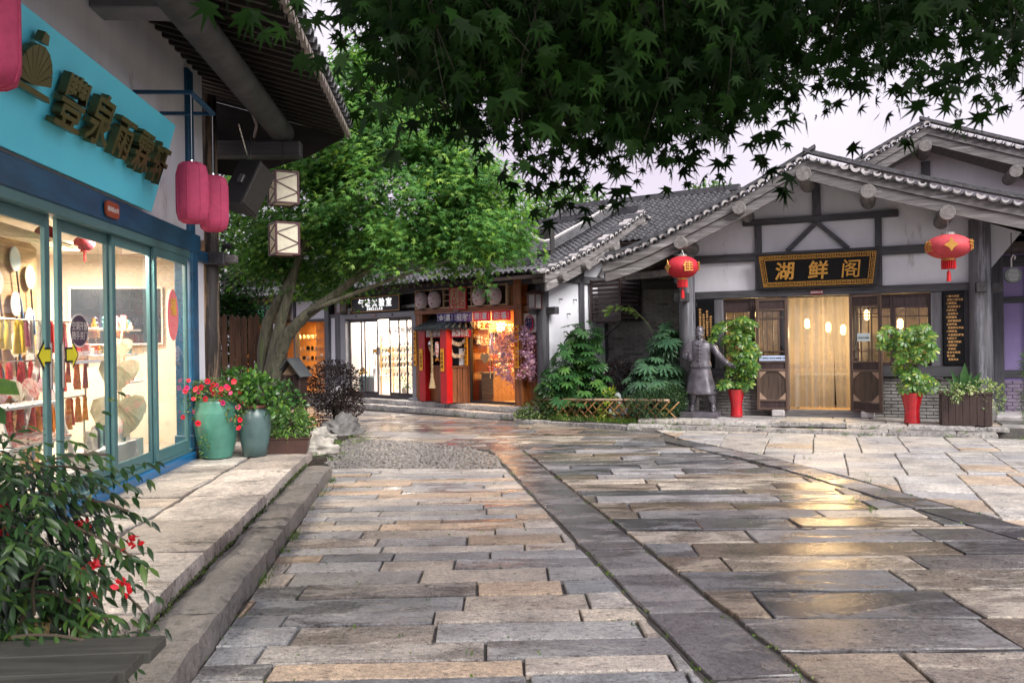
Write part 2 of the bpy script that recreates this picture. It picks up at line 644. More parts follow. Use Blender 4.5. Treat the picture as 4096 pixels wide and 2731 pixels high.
WHITE = pm('lime_plaster', (.78, .8, .86), (.68, .69, .75), 1.2, .85, .25, stretch=(1.6, 1.6, .45), spots=((.48, .47, .49), 1.7, .61))
TIMBER_X = wood('dark_timber_level', (.075, .075, .085), (.03, .03, .036), 'x', .6)
TIMBER_Z = wood('dark_timber_upright', (.09, .09, .105), (.035, .035, .042), 'z', .55)
TIMBER_Y = wood('dark_timber_across', (.07, .068, .075), (.028, .027, .03), 'y', .6)
GREYWOOD = wood('weathered_grey_wood', (.19, .18, .18), (.07, .063, .062), 'x', .75, .6, worn=((.34, .33, .335), .56))
LOG = wood('grey_log', (.2, .19, .185), (.1, .09, .085), 'y', .75, .4)
RAFTER = wood('brown_rafter', (.085, .06, .05), (.035, .025, .022), 'y', .7)
TILE = pm('grey_roof_tile', (.1, .1, .11), (.035, .035, .04), 9, .5, .4, spots=((.24, .24, .23), 2.5, .6))
MORTAR = pm('white_mortar', (.55, .53, .53), (.36, .34, .34), 9, .85, .4)
MOSS = pm('moss', (.09, .13, .03), (.03, .05, .012), 18, .95, .8)
BLEACH = None
IRON = pm('black_iron', (.02, .02, .022), (.012, .012, .013), 12, .45, .1)
STEEL = pm('brushed_steel', (.6, .6, .6), (.45, .45, .45), 8, .25, .05, metal=1.0)
GLASS = glass_mat('window_glass')
GLASS2 = glass_mat('shop_door_glass', (.94, .96, .96), 1.9, .012, .04, (.75, .75, .78))
STONE = stone_mat('paving_stone')
ROUGHSTONE = stone_mat('rough_hewn_stone', fine=19, chis=1.4)
BLUE = pm('blue_painted_wood', (.006, .09, .19), (.003, .05, .115), 3, .45, .15, stretch=(.5, 2, 2))
TEAL = pm('teal_window_metal', (.085, .2, .215), (.065, .16, .175), 3, .4, .03)
GOLD = pm('gold_paint', (.62, .33, .07), (.48, .24, .045), 10, .38, .05, metal=.35)
BLACKL = pm('black_lacquer', (.005, .006, .007), (.003, .003, .004), 3, .4, .02, spec=.2)
REDL = pm('red_lacquer', (.55, .012, .016), (.42, .008, .012), 4, .35, .04)
ORANGEWOOD_Z = wood('stained_wood_upright', (.3, .1, .025), (.11, .032, .008), 'z', .5)
ORANGEWOOD_X = wood('stained_wood_level', (.28, .095, .025), (.1, .03, .008), 'x', .5)
WHITEPAINT = pm('white_paint', (.78, .78, .78), (.7, .7, .7), 4, .5, .03)
YELLOW = pm('yellow_sign_paint', (.85, .4, .02), (.75, .33, .015), 6, .45, .03)
PAPERW = pm('white_paper', (.8, .8, .8), (.74, .74, .74), 6, .8, .02)
INK = pm('black_ink', (.012, .012, .015), None, 6, .7, 0)
REDINK = pm('red_ink', (.6, .012, .02), None, 6, .6, 0)
BROWNINK = pm('brown_ink', (.2, .03, .01), None, 6, .6, 0)
BARK = wood('maple_bark', (.17, .165, .115), (.06, .056, .04), 'z', .85, .7, worn=((.12, .15, .06), .6))
ROOMWALL = pm('warm_room_wall', (.74, .64, .52), (.66, .56, .45), 1, .8, .05)
PALEWOOD = wood('pale_shelf_wood', (.55, .36, .18), (.4, .24, .11), 'x', .5, .15)
# ================================================================ GROUND AND PAVING
def clip_poly(poly, region):
    """keep the part of poly inside the convex counter-clockwise region"""
    out = poly
    n = len(region)
    for i in range(n):
        ax, ay = region[i]; bx, by = region[(i + 1) % n]
        ex, ey = bx - ax, by - ay
        src = out; out = []
        if not src: return []
        for j in range(len(src)):
            p = src[j]; q = src[(j + 1) % len(src)]
            dp = ex * (p[1] - ay) - ey * (p[0] - ax)
            dq = ex * (q[1] - ay) - ey * (q[0] - ax)
            if dp >= 0: out.append(p)
            if (dp >= 0) != (dq >= 0):
                t = dp / (dp - dq)
                out.append((p[0] + (q[0] - p[0]) * t, p[1] + (q[1] - p[1]) * t))
    return out


def area(p):
    return .5 * sum(p[i][0] * p[(i + 1) % len(p)][1] - p[(i + 1) % len(p)][0] * p[i][1] for i in range(len(p)))


def slab_mesh(poly, th=.05, seg=.3, jit=.008, bev=.007, dome=.0, rnd=RN, gap=.004):
    """one hewn stone: ragged outline, worn upper edge"""
    if area(poly) < 0: poly = poly[::-1]
    pts = []
    n = len(poly)
    for i in range(n):
        a = poly[i]; b = poly[(i + 1) % n]
        L = math.hypot(b[0] - a[0], b[1] - a[1])
        if L < .015: continue
        k = max(1, min(8, int(round(L / seg))))
        for j in range(k):
            t = j / k
            pts.append((a[0] + (b[0] - a[0]) * t, a[1] + (b[1] - a[1]) * t, j == 0))
    n = len(pts)
    if n < 3: return None
    nr = []
    for i in range(n):
        a = pts[i - 1]; b = pts[(i + 1) % n]
        dx, dy = b[0] - a[0], b[1] - a[1]
        L = math.hypot(dx, dy) or 1
        nr.append((dy / L, -dx / L))
    g = []
    for i, (x, y, c) in enumerate(pts):
        k = gap + abs(rnd.gauss(0, jit)) + (rnd.uniform(.0, .007) if c else 0)
        g.append((x - nr[i][0] * k, y - nr[i][1] * k))
    cx = sum(p[0] for p in g) / n; cy = sum(p[1] for p in g) / n
    m = M()
    v = []
    for i, p in enumerate(g):
        k = bev * rnd.uniform(.7, 1.6)
        v.append((p[0] - nr[i][0] * k - cx, p[1] - nr[i][1] * k - cy, 0))
    for i, p in enumerate(g):
        v.append((p[0] - cx, p[1] - cy, -bev * rnd.uniform(.6, 1.3)))
    for i, p in enumerate(g):
        v.append((p[0] - cx, p[1] - cy, -th))
    f = [tuple(range(n))]
    for r_ in (0, n):
        for i in range(n):
            j = (i + 1) % n
            f.append((r_ + i, r_ + n + i, r_ + n + j, r_ + j))
    m.add(v, f)
    return m, cx, cy


from mathutils import noise as mnoise


def rough_block(A, B, C, D, th, amp=.012, chip=.02, nx=9, ny=4):
    """hewn block with an uneven top and broken edges; corners A B C D counter-clockwise, z of the top is 0"""
    A, B, C, D = (Vector((p[0], p[1])) for p in (A, B, C, D))
    ctr = (A + B + C + D) / 4
    off = Vector((U(0, 50), U(0, 50), U(0, 50)))
    v = []; f = []
    for j in range(ny + 1):
        for i in range(nx + 1):
            s_ = i / nx; t = j / ny
            p = (A.lerp(B, s_)).lerp(D.lerp(C, s_), t)
            q = Vector((p.x * 5, p.y * 5, 0)) + off
            z = amp * mnoise.noise(q) + amp * .6 * mnoise.noise(q * 2.7)
            if i in (0, nx) or j in (0, ny):
                k = abs(mnoise.noise(q * 1.9)) * chip + .004
                p = p + (ctr - p).normalized() * k
                z -= k * .7 + .004
            v.append((p.x - ctr.x, p.y - ctr.y, z))
    W_ = nx + 1
    for j in range(ny):
        for i in range(nx):
            a = j * W_ + i; f.append((a, a + 1, a + W_ + 1, a + W_))
    ring = [i for i in range(W_)] + [j * W_ + nx for j in range(1, ny + 1)] + [ny * W_ + i for i in range(nx - 1, -1, -1)] + [j * W_ for j in range(ny - 1, 0, -1)]
    n = len(ring); base = len(v)
    for dz, out in ((-th * .45, .012), (-th, .004)):
        for k in ring:
            x, y, z = v[k]; r_ = Vector((x, y)); l = r_.length or 1
            o_ = out + .014 * mnoise.noise(Vector((x * 9, y * 9, dz * 20)) + off)
            v.append((x + r_.x / l * o_, y + r_.y / l * o_, dz))
    for lev in range(2):
        for k in range(n):
            a = ring[k] if lev == 0 else base + k; b = ring[(k + 1) % n] if lev == 0 else base + (k + 1) % n
            c = base + lev * n + (k + 1) % n; d = base + lev * n + k
            f.append((a, d, c, b))
    m = M(); m.add(v, f)
    return m, ctr.x, ctr.y


def tinted(o, c, wet):
    k = U(.88, 1.12)
    o.color = (c[0] * k, c[1] * k, c[2] * k, wet)


def pave(parent, region, ang, rows, lens, tints, wet, name='paving_slab', org=(0, 0), z=0.0, th=.05, jit=.008, tilt=.006, mat=None, seg=.26, bev=.007, gap=.004):
    """rows of stones laid at an angle, cut to the region"""
    if area(region) < 0: region = region[::-1]
    ca, sa = math.cos(ang), math.sin(ang)
    loc = [((x - org[0]) * ca + (y - org[1]) * sa, -(x - org[0]) * sa + (y - org[1]) * ca) for x, y in region]
    x0 = min(p[0] for p in loc); x1 = max(p[0] for p in loc)
    y0 = min(p[1] for p in loc); y1 = max(p[1] for p in loc)
    y = y0
    made = []
    while y < y1:
        h = U(*rows)
        x = x0 - U(0, lens[1])
        while x < x1:
            l = U(*lens) if U(0, 1) < .75 else U(lens[0], (lens[0] + lens[1]) / 2)
            q = clip_poly([(x, y), (x + l, y), (x + l, y + h), (x, y + h)], loc)
            if len(q) >= 3 and area(q) > .012:
                w = [(p[0] * ca - p[1] * sa + org[0], p[0] * sa + p[1] * ca + org[1]) for p in q]
                r = slab_mesh(w, th, seg, jit, bev, gap=gap)
                if r:
                    o = O(name, r[0], mat or STONE, parent, loc=(r[1], r[2], z + U(-tilt, tilt)), rot=(U(-tilt, tilt), U(-tilt, tilt) * .7, 0), fix=False)
                    tinted(o, RN.choice(tints), U(*wet))
                    made.append(o)
            x += l
        y += h
    return made


BED = pm('wet_joint_earth', (.13, .12, .11), (.06, .056, .05), 14, .55, .7, spots=((.05, .065, .02), 3, .62))
g = M(); g.quad((-200, -60, -.04), (200, -60, -.04), (200, 400, -.04), (-200, 400, -.04))
ground = O('ground', g, BED, kind='structure')


def bed(name, pts, z):
    m = M(); m.add([(p[0], p[1], z) for p in pts], [tuple(range(len(pts)))])
    return O(name, m, BED, kind='structure')


curbX = lambda y: -1.66 - .103 * (y - 4.35)
blX = lambda y: .94 - .1467 * (y - 4.37)
brX = lambda y: 1.46 - .145 * (y - 4.18)
TP = [(.45, .41, .37), (.34, .345, .355), (.48, .43, .37), (.36, .29, .225), (.25, .265, .285), (.52, .48, .44), (.29, .29, .295), (.41, .39, .37), (.48, .38, .29), (.21, .225, .245), (.31, .32, .34), (.38, .365, .35)]
TW = [(.25, .25, .26), (.36, .31, .25), (.15, .158, .172), (.46, .42, .36), (.28, .275, .275), (.18, .183, .195), (.48, .43, .36), (.3, .25, .2), (.2, .21, .225), (.3, .3, .31)]
TB = [(.2, .2, .215), (.17, .17, .18), (.22, .215, .225)]
TL = [(.42, .41, .39), (.39, .39, .385), (.45, .43, .4), (.44, .36, .28), (.36, .36, .37), (.43, .41, .38), (.4, .39, .37)]

path = bed('path', [(curbX(1.5), 1.5), (blX(1.5), 1.5), (blX(11.45), 11.45), (curbX(11.6) - .1, 11.6)], -.03)
reg = [(curbX(1.5), 1.5), (blX(1.5) - .02, 1.5), (blX(8.2) - .02, 8.2), (curbX(8.2), 8.2)]
pave(path, reg, rad(1.2), (.21, .35), (.4, 1.5), TP, (.28, .56), org=(0, 1.5), jit=.007)
reg = [(curbX(8.2), 8.2), (blX(8.2) - .02, 8.2), (blX(11.4) - .02, 11.4), (curbX(11.6) - .1, 11.62)]
pave(path, reg, rad(1.0), (.2, .29), (.9, 2.6), TP[:3] + TP[5:6] + TP[7:], (.3, .56), org=(0, 8.2), jit=.004)

border = bed('stone_border', [(blX(1.5), 1.5), (brX(1.5), 1.5), (brX(13.6), 13.6), (blX(13.6), 13.6)], -.026)
y = 1.5
while y < 13.3:
    l = U(.8, 1.7)
    sk = U(-.06, .06)
    q = [(blX(y) + .006, y), (brX(y) - .006, y + sk), (brX(y + l) - .006, y + l + sk), (blX(y + l) + .006, y + l)]
    r = slab_mesh(q, .05, .28, .012, .009, gap=.006)
    o = O('border_slab', r[0], STONE, border, loc=(r[1], r[2], U(-.008, .0)), fix=False)
    tinted(o, RN.choice(TB), U(.5, .64))
    y += l

FE_ = [(2.87, 14.4), (3.55, 12.39), (3.83, 11.44), (4.02, 10.4), (4.23, 9.09), (4.45, 7.8), (4.75, 6.2), (5.2, 4.0), (5.6, 1.5)]
foreX = lambda y: float(np.interp(-y, [-p[1] for p in FE_], [p[0] for p in FE_]))
stripX = lambda y: foreX(y) - .42
plaza = bed('plaza', [(brX(1.5), 1.5), (stripX(1.5), 1.5), (stripX(7), 7), (stripX(10), 10), (stripX(13.4), 13.4), (brX(13.4), 13.4)], -.028)
for a, b, rw, ln in ((1.5, 4.6, (.42, .62), (.9, 2.0)), (4.6, 7.6, (.38, .58), (.9, 2.1)), (7.6, 10.4, (.34, .5), (.8, 2.0)), (10.4, 13.4, (.32, .46), (.8, 1.9))):
    reg = [(brX(a) + .02, a), (stripX(a) - .02, a), (stripX(b) - .02, b), (brX(b) + .02, b)]
    pave(plaza, reg, rad(-2.0), rw, ln, TW, (.42, .66), org=(1, a), jit=.01, tilt=.008, gap=.005)

# dark band between plaza and forecourt
band = bed('paving_band', [(stripX(y_), y_) for y_ in (1.5, 4, 6.2, 7.8, 9.1, 10.4, 11.4, 12.4, 14.4)] + [(foreX(y_), y_) for y_ in (14.4, 12.4, 11.4, 10.4, 9.1, 7.8, 6.2, 4, 1.5)], -.024)
y = 1.5
while y < 14.3:
    l = U(.9, 1.6)
    q = [(stripX(y) + .01, y), (foreX(y) - .01, y), (foreX(y + l) - .01, y + l), (stripX(y + l) + .01, y + l)]
    r = slab_mesh(q, .05, .3, .01, .008)
    o = O('band_slab', r[0], STONE, band, loc=(r[1], r[2], U(-.003, .004)), fix=False)
    tinted(o, RN.choice(TW[:3] + TB), U(.46, .62))
    y += l

# forecourt of the restaurant, columns of stones running out from its steps
def rfw(x, y):
    p = RF.w(x, y); return (p.x, p.y)


forecourt = bed('forecourt', [(foreX(y_), y_) for y_ in (14.4, 12.4, 10.4, 7.8, 4, 1.5)] + [(14, 1.5), (14, 11.5), rfw(4.4, -1.5), rfw(-1.2, -1.5)], -.031)
for a, b in ((1.5, 7.8), (7.8, 10.4), (10.4, 12.4), (12.4, 14.4)):
    reg = [(foreX(a) + .015, a), (15, a), (15, b), (foreX(b) + .015, b)]
    reg2 = clip_poly(reg, [rfw(-4, -1.55), rfw(-4, -14), rfw(9, -14), rfw(9, -1.55)])
    if len(reg2) > 2:
        q = pave(forecourt, reg2, RF.a + PI / 2 + rad(3), (.55, .8), (.34, .72) if a > 7 else (.5, 1.1), TL, (.12, .36), org=rfw(-2, -1.5), jit=.007)
reg = clip_poly([(foreX(14.4), 14.4), (15, 14.4), (15, 18), (2.4, 18)], [rfw(-4, -1.55), rfw(-4, -14), rfw(9, -14), rfw(9, -1.55)])
if len(reg) > 2:
    pave(forecourt, reg, RF.a + PI / 2 + rad(3), (.55, .8), (.34, .7), TL, (.15, .4), org=rfw(-2, -1.5))

# far part of the square up to the shop steps
square = bed('square', [(-3.4, 13.3), (-.3, 13.3), (2.9, 13.3), (2.9, 15.95), (0, 18.4), (-4.9, 23.9), (-9, 23), (-6, 16)], -.033)
reg = [(-.32, 13.45), (2.4, 13.45), (2.5, 14.9), (2.7, 15.9), (-.1, 18.3), (-4.9, 23.6), (-6.5, 23.2), (-3.4, 15.45), (-1.6, 14.75)]
reg_hull = [(-.3, 13.42), (2.44, 13.42), (2.75, 15.85), (-.05, 18.25), (-4.9, 23.6), (-7, 23.2), (-3.5, 15.45)]
pave(square, reg_hull, rad(-14), (.4, .62), (.8, 2.0), TW + [(.3, .22, .18)], (.44, .64), org=(0, 13.4), jit=.008, gap=.006)

# round-topped cobbles
cob = M()
creg = [(-2.46, 11.66), (-.16, 11.45), (-.25, 12.7), (-.7, 13.7), (-1.61, 14.62), (-2.78, 15.4), (-3.3, 15.0), (-3.1, 13.2)]
y = 11.45
row = 0
while y < 15.4:
    x = -3.5 + (row % 2) * .045
    while x < 0:
        px_, py_ = x + U(-.03, .03), y + U(-.024, .024)
        ok = True
        for i in range(len(creg)):
            a = creg[i]; b = creg[(i + 1) % len(creg)]
            if (b[0] - a[0]) * (py_ - a[1]) - (b[1] - a[1]) * (px_ - a[0]) < 0: ok = False
        if ok:
            rx, ry, h = U(.028, .056), U(.022, .042), U(.0, .032)
            a0 = U(0, 1)
            v = []; f = []
            for k in range(6):
                q = a0 + k * PI / 3
                v.append((px_ + rx * math.cos(q), py_ + ry * math.sin(q), -.03))
            for k in range(6):
                q = a0 + k * PI / 3
                v.append((px_ + rx * .72 * math.cos(q), py_ + ry * .72 * math.sin(q), -.012 + h))
            f = [(k, (k + 1) % 6, (k + 1) % 6 + 6, k + 6) for k in range(6)] + [tuple(range(6, 12))]
            cob.add(v, f)
        x += .088
    y += .068
    row += 1
cob_mat = pm('cobble_stone', (.26, .24, .225), (.11, .105, .1), 22, .45, .3, rough2=.25)
cp = bed('cobble_bed', creg, -.022)
O('cobbles', cob, cob_mat, cp, fix=False, kind='stuff', smooth='auto')

# ---------------------------------------------------------------- raised pavement on the left
platX = lambda y: -2.11 - .1026 * (y - 5.26)
def wallX(y): return LF.o.x + LF.d.x / LF.d.y * (y - LF.o.y)


rp = M()
rp.prism([(wallX(0) - 6.5, 0), (platX(0) - .05, 0), (platX(11.6) - .05, 11.6), (-3.9, 12.9), (wallX(12.9) - 1.5, 12.9), (wallX(12.9) - 6.5, 12.9)], 'z', -.05, .215)
raised = O('raised_pavement', rp, BED, kind='structure')
mid = lambda y: (platX(y) * .45 + wallX(y) * .55) + .1
TPL = [(.4, .385, .37), (.44, .42, .4), (.36, .34, .325), (.45, .44, .43), (.4, .355, .315)]
for a, b in ((1.0, 5.6), (5.6, 11.5)):
    pave(raised, [(wallX(a) + .02, a), (mid(a) - .01, a), (mid(b) - .01, b), (wallX(b) + .02, b)], rad(-2), (.42, .62), (1.2, 2.2), TPL, (.1, .3), org=(-4, a), z=.26, th=.05, gap=.006)
reg = [(mid(11.5), 11.5), (platX(11.55), 11.55), (-3.1, 12.85), (-4.4, 12.9), (-4.3, 11.5)]
pave(raised, [(-4.3, 11.5), (mid(11.5) - .01, 11.5), (-3.3, 12.8), (-4.4, 12.85)], rad(-2), (.5, .6), (.6, 1.0), TPL, (.1, .3), z=.26, th=.05)
y = .4
first = True
edges = []
while y < 11.4:
    l = U(.95, 1.75)
    if y + l > 11.2: l = 11.55 - y
    q = [(mid(y) + .01, y), (platX(y) + U(-.02, .02), y), (platX(y + l) + U(-.02, .02), y + l), (mid(y + l) + .01, y + l)]
    r = rough_block(q[0], (q[1][0] + .01, q[1][1] + .008), (q[2][0] + .01, q[2][1] - .004), q[3], .13, .006, .03, 5, 12)
    o = O('edge_stone', r[0], ROUGHSTONE, raised, loc=(r[1], r[2], .266 + U(-.004, .004)), fix=False, smooth='auto')
    tinted(o, RN.choice([(.42, .38, .34), (.46, .43, .41), (.36, .27, .2), (.34, .31, .29)]), U(.3, .54))
    y += l

kerb = M()
kerb.prism([(platX(0) - .3, 0), (curbX(0) - .06, 0), (curbX(10.8) - .06, 10.8), (platX(10.8) - .3, 10.8)], 'z', -.05, .1)
kerb = O('kerb', kerb, BED, kind='structure')
y = .3
while y < 10.7:
    l = U(.9, 1.6)
    if y + l > 10.4: l = 10.9 - y
    q = [(platX(y) + .03, y), (curbX(y), y), (curbX(y + l), y + l), (platX(y + l) + .03, y + l)]
    r = rough_block((q[0][0], q[0][1] + .008), (q[1][0], q[1][1] + .008), q[2], q[3], .17, .016, .035, 5, 12)
    o = O('kerb_stone', r[0], ROUGHSTONE, kerb, loc=(r[1], r[2], .152 + U(-.014, .01)), rot=(U(-.008, .008), U(-.02, .01), 0), fix=False, smooth='auto')
    tinted(o, RN.choice([(.19, .18, .175), (.24, .225, .21), (.12, .12, .122), (.15, .145, .145)]), U(.3, .52))
    y += l
# ---------------------------------------------------------------- stone steps
def step_row(parent, fr, x0, x1, y0, y1, zt, th, tints, wet, lens=(.8, 1.6), name='step_stone', skew=0.0):
    x = x0
    while x < x1 - .05:
        l = U(*lens)
        if x + l > x1 - .4: l = x1 - x
        a = fr.w(x, y0 + skew * (x - x0) + U(-.02, .02)); b = fr.w(x + l, y0 + skew * (x + l - x0) + U(-.02, .02)); c = fr.w(x + l, y1); d = fr.w(x, y1)
        r = rough_block((a.x, a.y), (b.x, b.y), (c.x, c.y), (d.x, d.y), th, .01, .03, 12, 3)
        o = O(name, r[0], ROUGHSTONE, parent, loc=(r[1], r[2], zt + U(-.01, .01)), fix=False, smooth='auto')
        tinted(o, RN.choice(tints), U(*wet))
        x += l


TS = [(.36, .35, .34), (.3, .295, .29), (.42, .41, .4), (.27, .265, .265)]
ms = M()
for (y0, y1, z) in ((-.2, 6, .19), (-.5, 6, .07)):
    p = [MF.w(-7, y0), MF.w(8.0, y0), MF.w(8.0, y1), MF.w(-7, y1)]
    ms.prism([(q.x, q.y) for q in p], 'z', -.05, z)
msteps = O('shop_row_steps', ms, BED, kind='structure')
step_row(msteps, MF, -.4, 7.6, -.3, .12, .24, .12, TS, (.2, .42))
step_row(msteps, MF, -.6, 7.4, -.62, -.28, .12, .14, TS, (.2, .42))
reg = [MF.w(-6, .12), MF.w(7.6, .12), MF.w(7.6, 1.6), MF.w(-6, 1.6)]
pave(msteps, [(p.x, p.y) for p in reg], MF.a, (.5, .6), (.7, 1.2), TS, (.1, .3), z=.24, th=.05, gap=.005)

rs = M()
p = [RF.w(-1.0, -1.1), RF.w(5.3, -1.1), RF.w(5.3, 2), RF.w(-1.0, 2)]
rs.prism([(q.x, q.y) for q in p], 'z', -.05, .12)
rsteps = O('terrace', rs, BED, kind='structure')
step_row(rsteps, RF, -1.35, 4.9, -1.3, -.95, .17, .085, TS + [(.45, .43, .4)], (.15, .34))
step_row(rsteps, RF, -1.5, 4.7, -1.56, -1.27, .085, .11, TS, (.25, .45))
reg = [RF.w(-1.1, -.95), RF.w(5.3, -.95), RF.w(5.3, .05), RF.w(-1.1, .05)]
pave(rsteps, [(p.x, p.y) for p in reg], RF.a, (.45, .55), (.6, 1.1), TL, (.1, .3), z=.168, th=.05, gap=.005)
# kerb of the planting bed between the shops and the restaurant
kb = E('garden_kerb', kind='structure')
A = Vector((.0, 18.05, 0)); B_ = Vector((2.8, 15.85, 0))
for i in range(4):
    a = A.lerp(B_, i / 4); b = A.lerp(B_, (i + 1) / 4)
    nrm = Vector((.618, .786, 0)) * .16
    r = slab_mesh([(a.x, a.y), (b.x, b.y), (b.x + nrm.x, b.y + nrm.y), (a.x + nrm.x, a.y + nrm.y)], .1, .2, .01, .012)
    o = O('kerb_stone', r[0], ROUGHSTONE, kb, loc=(r[1], r[2], .05 + U(-.01, .01)), fix=False)
    tinted(o, RN.choice(TS), U(.3, .5))
SOIL = pm('garden_soil', (.05, .04, .03), (.02, .016, .012), 20, .95, .9)
so = M()
so.prism([(.1, 18.2), (2.9, 16.0), (3.1, 16.6), (3.9, 19.3), (2.2, 20.1), (.85, 18.6)], 'z', -.03, .06)
O('garden_bed', so, SOIL, kind='structure')
so = M()
so.prism([(-3.25, 11.9), (-2.7, 12.3), (-3.0, 13.4), (-2.95, 15.6), (-3.8, 16.8), (-6.0, 17.5), (-6.2, 12.9), (-4.4, 12.95)], 'z', -.035, .05)
O('planting_ground', so, SOIL, kind='structure')
# ================================================================ ROOF HELPERS
def tile_field(parent, x0, x1, prof, pitch=.17, row=.13, name='roof_tiles'):
    """barrel tiles in courses running down a slope; prof = [(y, z), ...] from eave to ridge"""
    ys = [p[0] for p in prof]; zs = [p[1] for p in prof]
    sgn = 1 if ys[-1] > ys[0] else -1
    L = abs(ys[-1] - ys[0])
    rows = int(L / row)
    m = M()
    at = lambda t: float(np.interp(t, [abs(q - ys[0]) for q in ys], zs))
    n = int((x1 - x0) / pitch)
    for i in range(n):
        cx = x0 + (i + .5) * pitch
        for j in range(rows):
            t0 = j * row - .02; t1 = (j + 1) * row + .01
            a = max(t0, 0)
            dz = U(-.006, .006); dx = U(-.006, .006)
            v = []
            for (t, k, lift) in ((a, 1.0, .022), (t1, .86, -.004)):
                z = at(min(t, L)) + lift + dz; y = ys[0] + sgn * t
                for q in range(5):
                    an = PI * q / 4
                    v.append((cx + dx + .062 * k * math.cos(an), y, z + .055 * k * math.sin(an)))
            f = [(q, q + 1, q + 6, q + 5) for q in range(4)] + [(4, 3, 2, 1, 0)]
            m.add(v, f)
            # pan tile between the covers
            xa = cx + pitch / 2
            z0 = at(a); z1 = at(min(t1, L))
            m.add([(xa - .06, ys[0] + sgn * a, z0 + .02 + dz), (xa, ys[0] + sgn * a, z0 - .004 + dz), (xa + .06, ys[0] + sgn * a, z0 + .02 + dz),
                   (xa - .06, ys[0] + sgn * t1, z1 + .008), (xa, ys[0] + sgn * t1, z1 - .016), (xa + .06, ys[0] + sgn * t1, z1 + .008)],
                  [(0, 1, 4, 3), (1, 2, 5, 4)])
    return O(name, m, TILE, parent, fix=False, kind='stuff')


_vt = {}


def verge_parts():
    if 'cap' in _vt: return _vt
    m = M()
    v = []
    n = 8
    for (y, k) in ((0, 1), (.36, .9)):
        for rr in (.082, .064):
            for q in range(n + 1):
                a = PI * q / n
                v.append((rr * k * math.cos(a), y, rr * k * math.sin(a) * .92))
    w = n + 1
    f = [(q, q + 1, 2 * w + q + 1, 2 * w + q) for q in range(n)] + [(w + q + 1, w + q, 3 * w + q, 3 * w + q + 1) for q in range(n)]
    f += [(q + 1, q, w + q, w + q + 1) for q in range(n)]
    m.add(v, f)
    _vt['cap'] = mesh_of(m, 'verge_tile', TILE, 'auto', fix=False)
    m = M()
    pts = []
    for q in range(n + 1):
        a = PI * q / n
        pts.append((.068 * math.cos(a), .064 * math.sin(a)))
    for q in range(n + 1):
        a = PI * (n - q) / n
        pts.append((.04 * math.cos(a), -.012 + .026 * math.sin(a)))
    m.prism(pts, 'y', .012, .2)
    _vt['plug'] = mesh_of(m, 'mortar_plug', MORTAR, False)
    m = M()
    v = []
    for (y, k) in ((.02, 1), (.36, .95)):
        for rr in (.07, .055):
            for q in range(n + 1):
                a = PI + PI * q / n
                v.append((rr * k * math.cos(a), y, .05 + rr * k * math.sin(a) * .8))
    f = [(q + 1, q, 2 * w + q, 2 * w + q + 1) for q in range(n)] + [(w + q, w + q + 1, 3 * w + q + 1, 3 * w + q) for q in range(n)]
    f += [(q, q + 1, w + q + 1, w + q) for q in range(n)]
    m.add(v, f)
    _vt['pan'] = mesh_of(m, 'pan_tile', TILE, 'auto', fix=False)
    return _vt


def along(pts, step):
    """points and slopes every step along a polyline in (x, z)"""
    out = []
    acc = 0.0
    for (a, b) in zip(pts[:-1], pts[1:]):
        L = math.hypot(b[0] - a[0], b[1] - a[1])
        an = math.atan2(b[1] - a[1], b[0] - a[0])
        while acc < L:
            t = acc / L
            out.append((a[0] + (b[0] - a[0]) * t, a[1] + (b[1] - a[1]) * t, an))
            acc += step
        acc -= L
    return out


def ribbon(m, pts, y0, y1, z0, z1):
    """board following a polyline in x-z"""
    n = len(pts)
    v = []
    for (x, z) in pts:
        v += [(x, y0, z + z0), (x, y1, z + z0), (x, y1, z + z1), (x, y0, z + z1)]
    f = []
    for i in range(n - 1):
        a = i * 4; b = a + 4
        for k in range(4):
            f.append((a + k, a + (k + 1) % 4, b + (k + 1) % 4, b + k))
    f += [(0, 3, 2, 1), ((n - 1) * 4, (n - 1) * 4 + 1, (n - 1) * 4 + 2, (n - 1) * 4 + 3)]
    m.add(v, f)


def densify(pts, k=4):
    """smooth concave curve through the points"""
    out = []
    n = len(pts)
    for i in range(n - 1):
        p0 = pts[max(i - 1, 0)]; p1 = pts[i]; p2 = pts[i + 1]; p3 = pts[min(i + 2, n - 1)]
        for j in range(k):
            t = j / k
            out.append(tuple(.5 * ((2 * p1[c]) + (-p0[c] + p2[c]) * t + (2 * p0[c] - 5 * p1[c] + 4 * p2[c] - p3[c]) * t * t + (-p0[c] + 3 * p1[c] - 3 * p2[c] + p3[c]) * t ** 3) for c in (0, 1)))
    out.append(pts[-1])
    return out


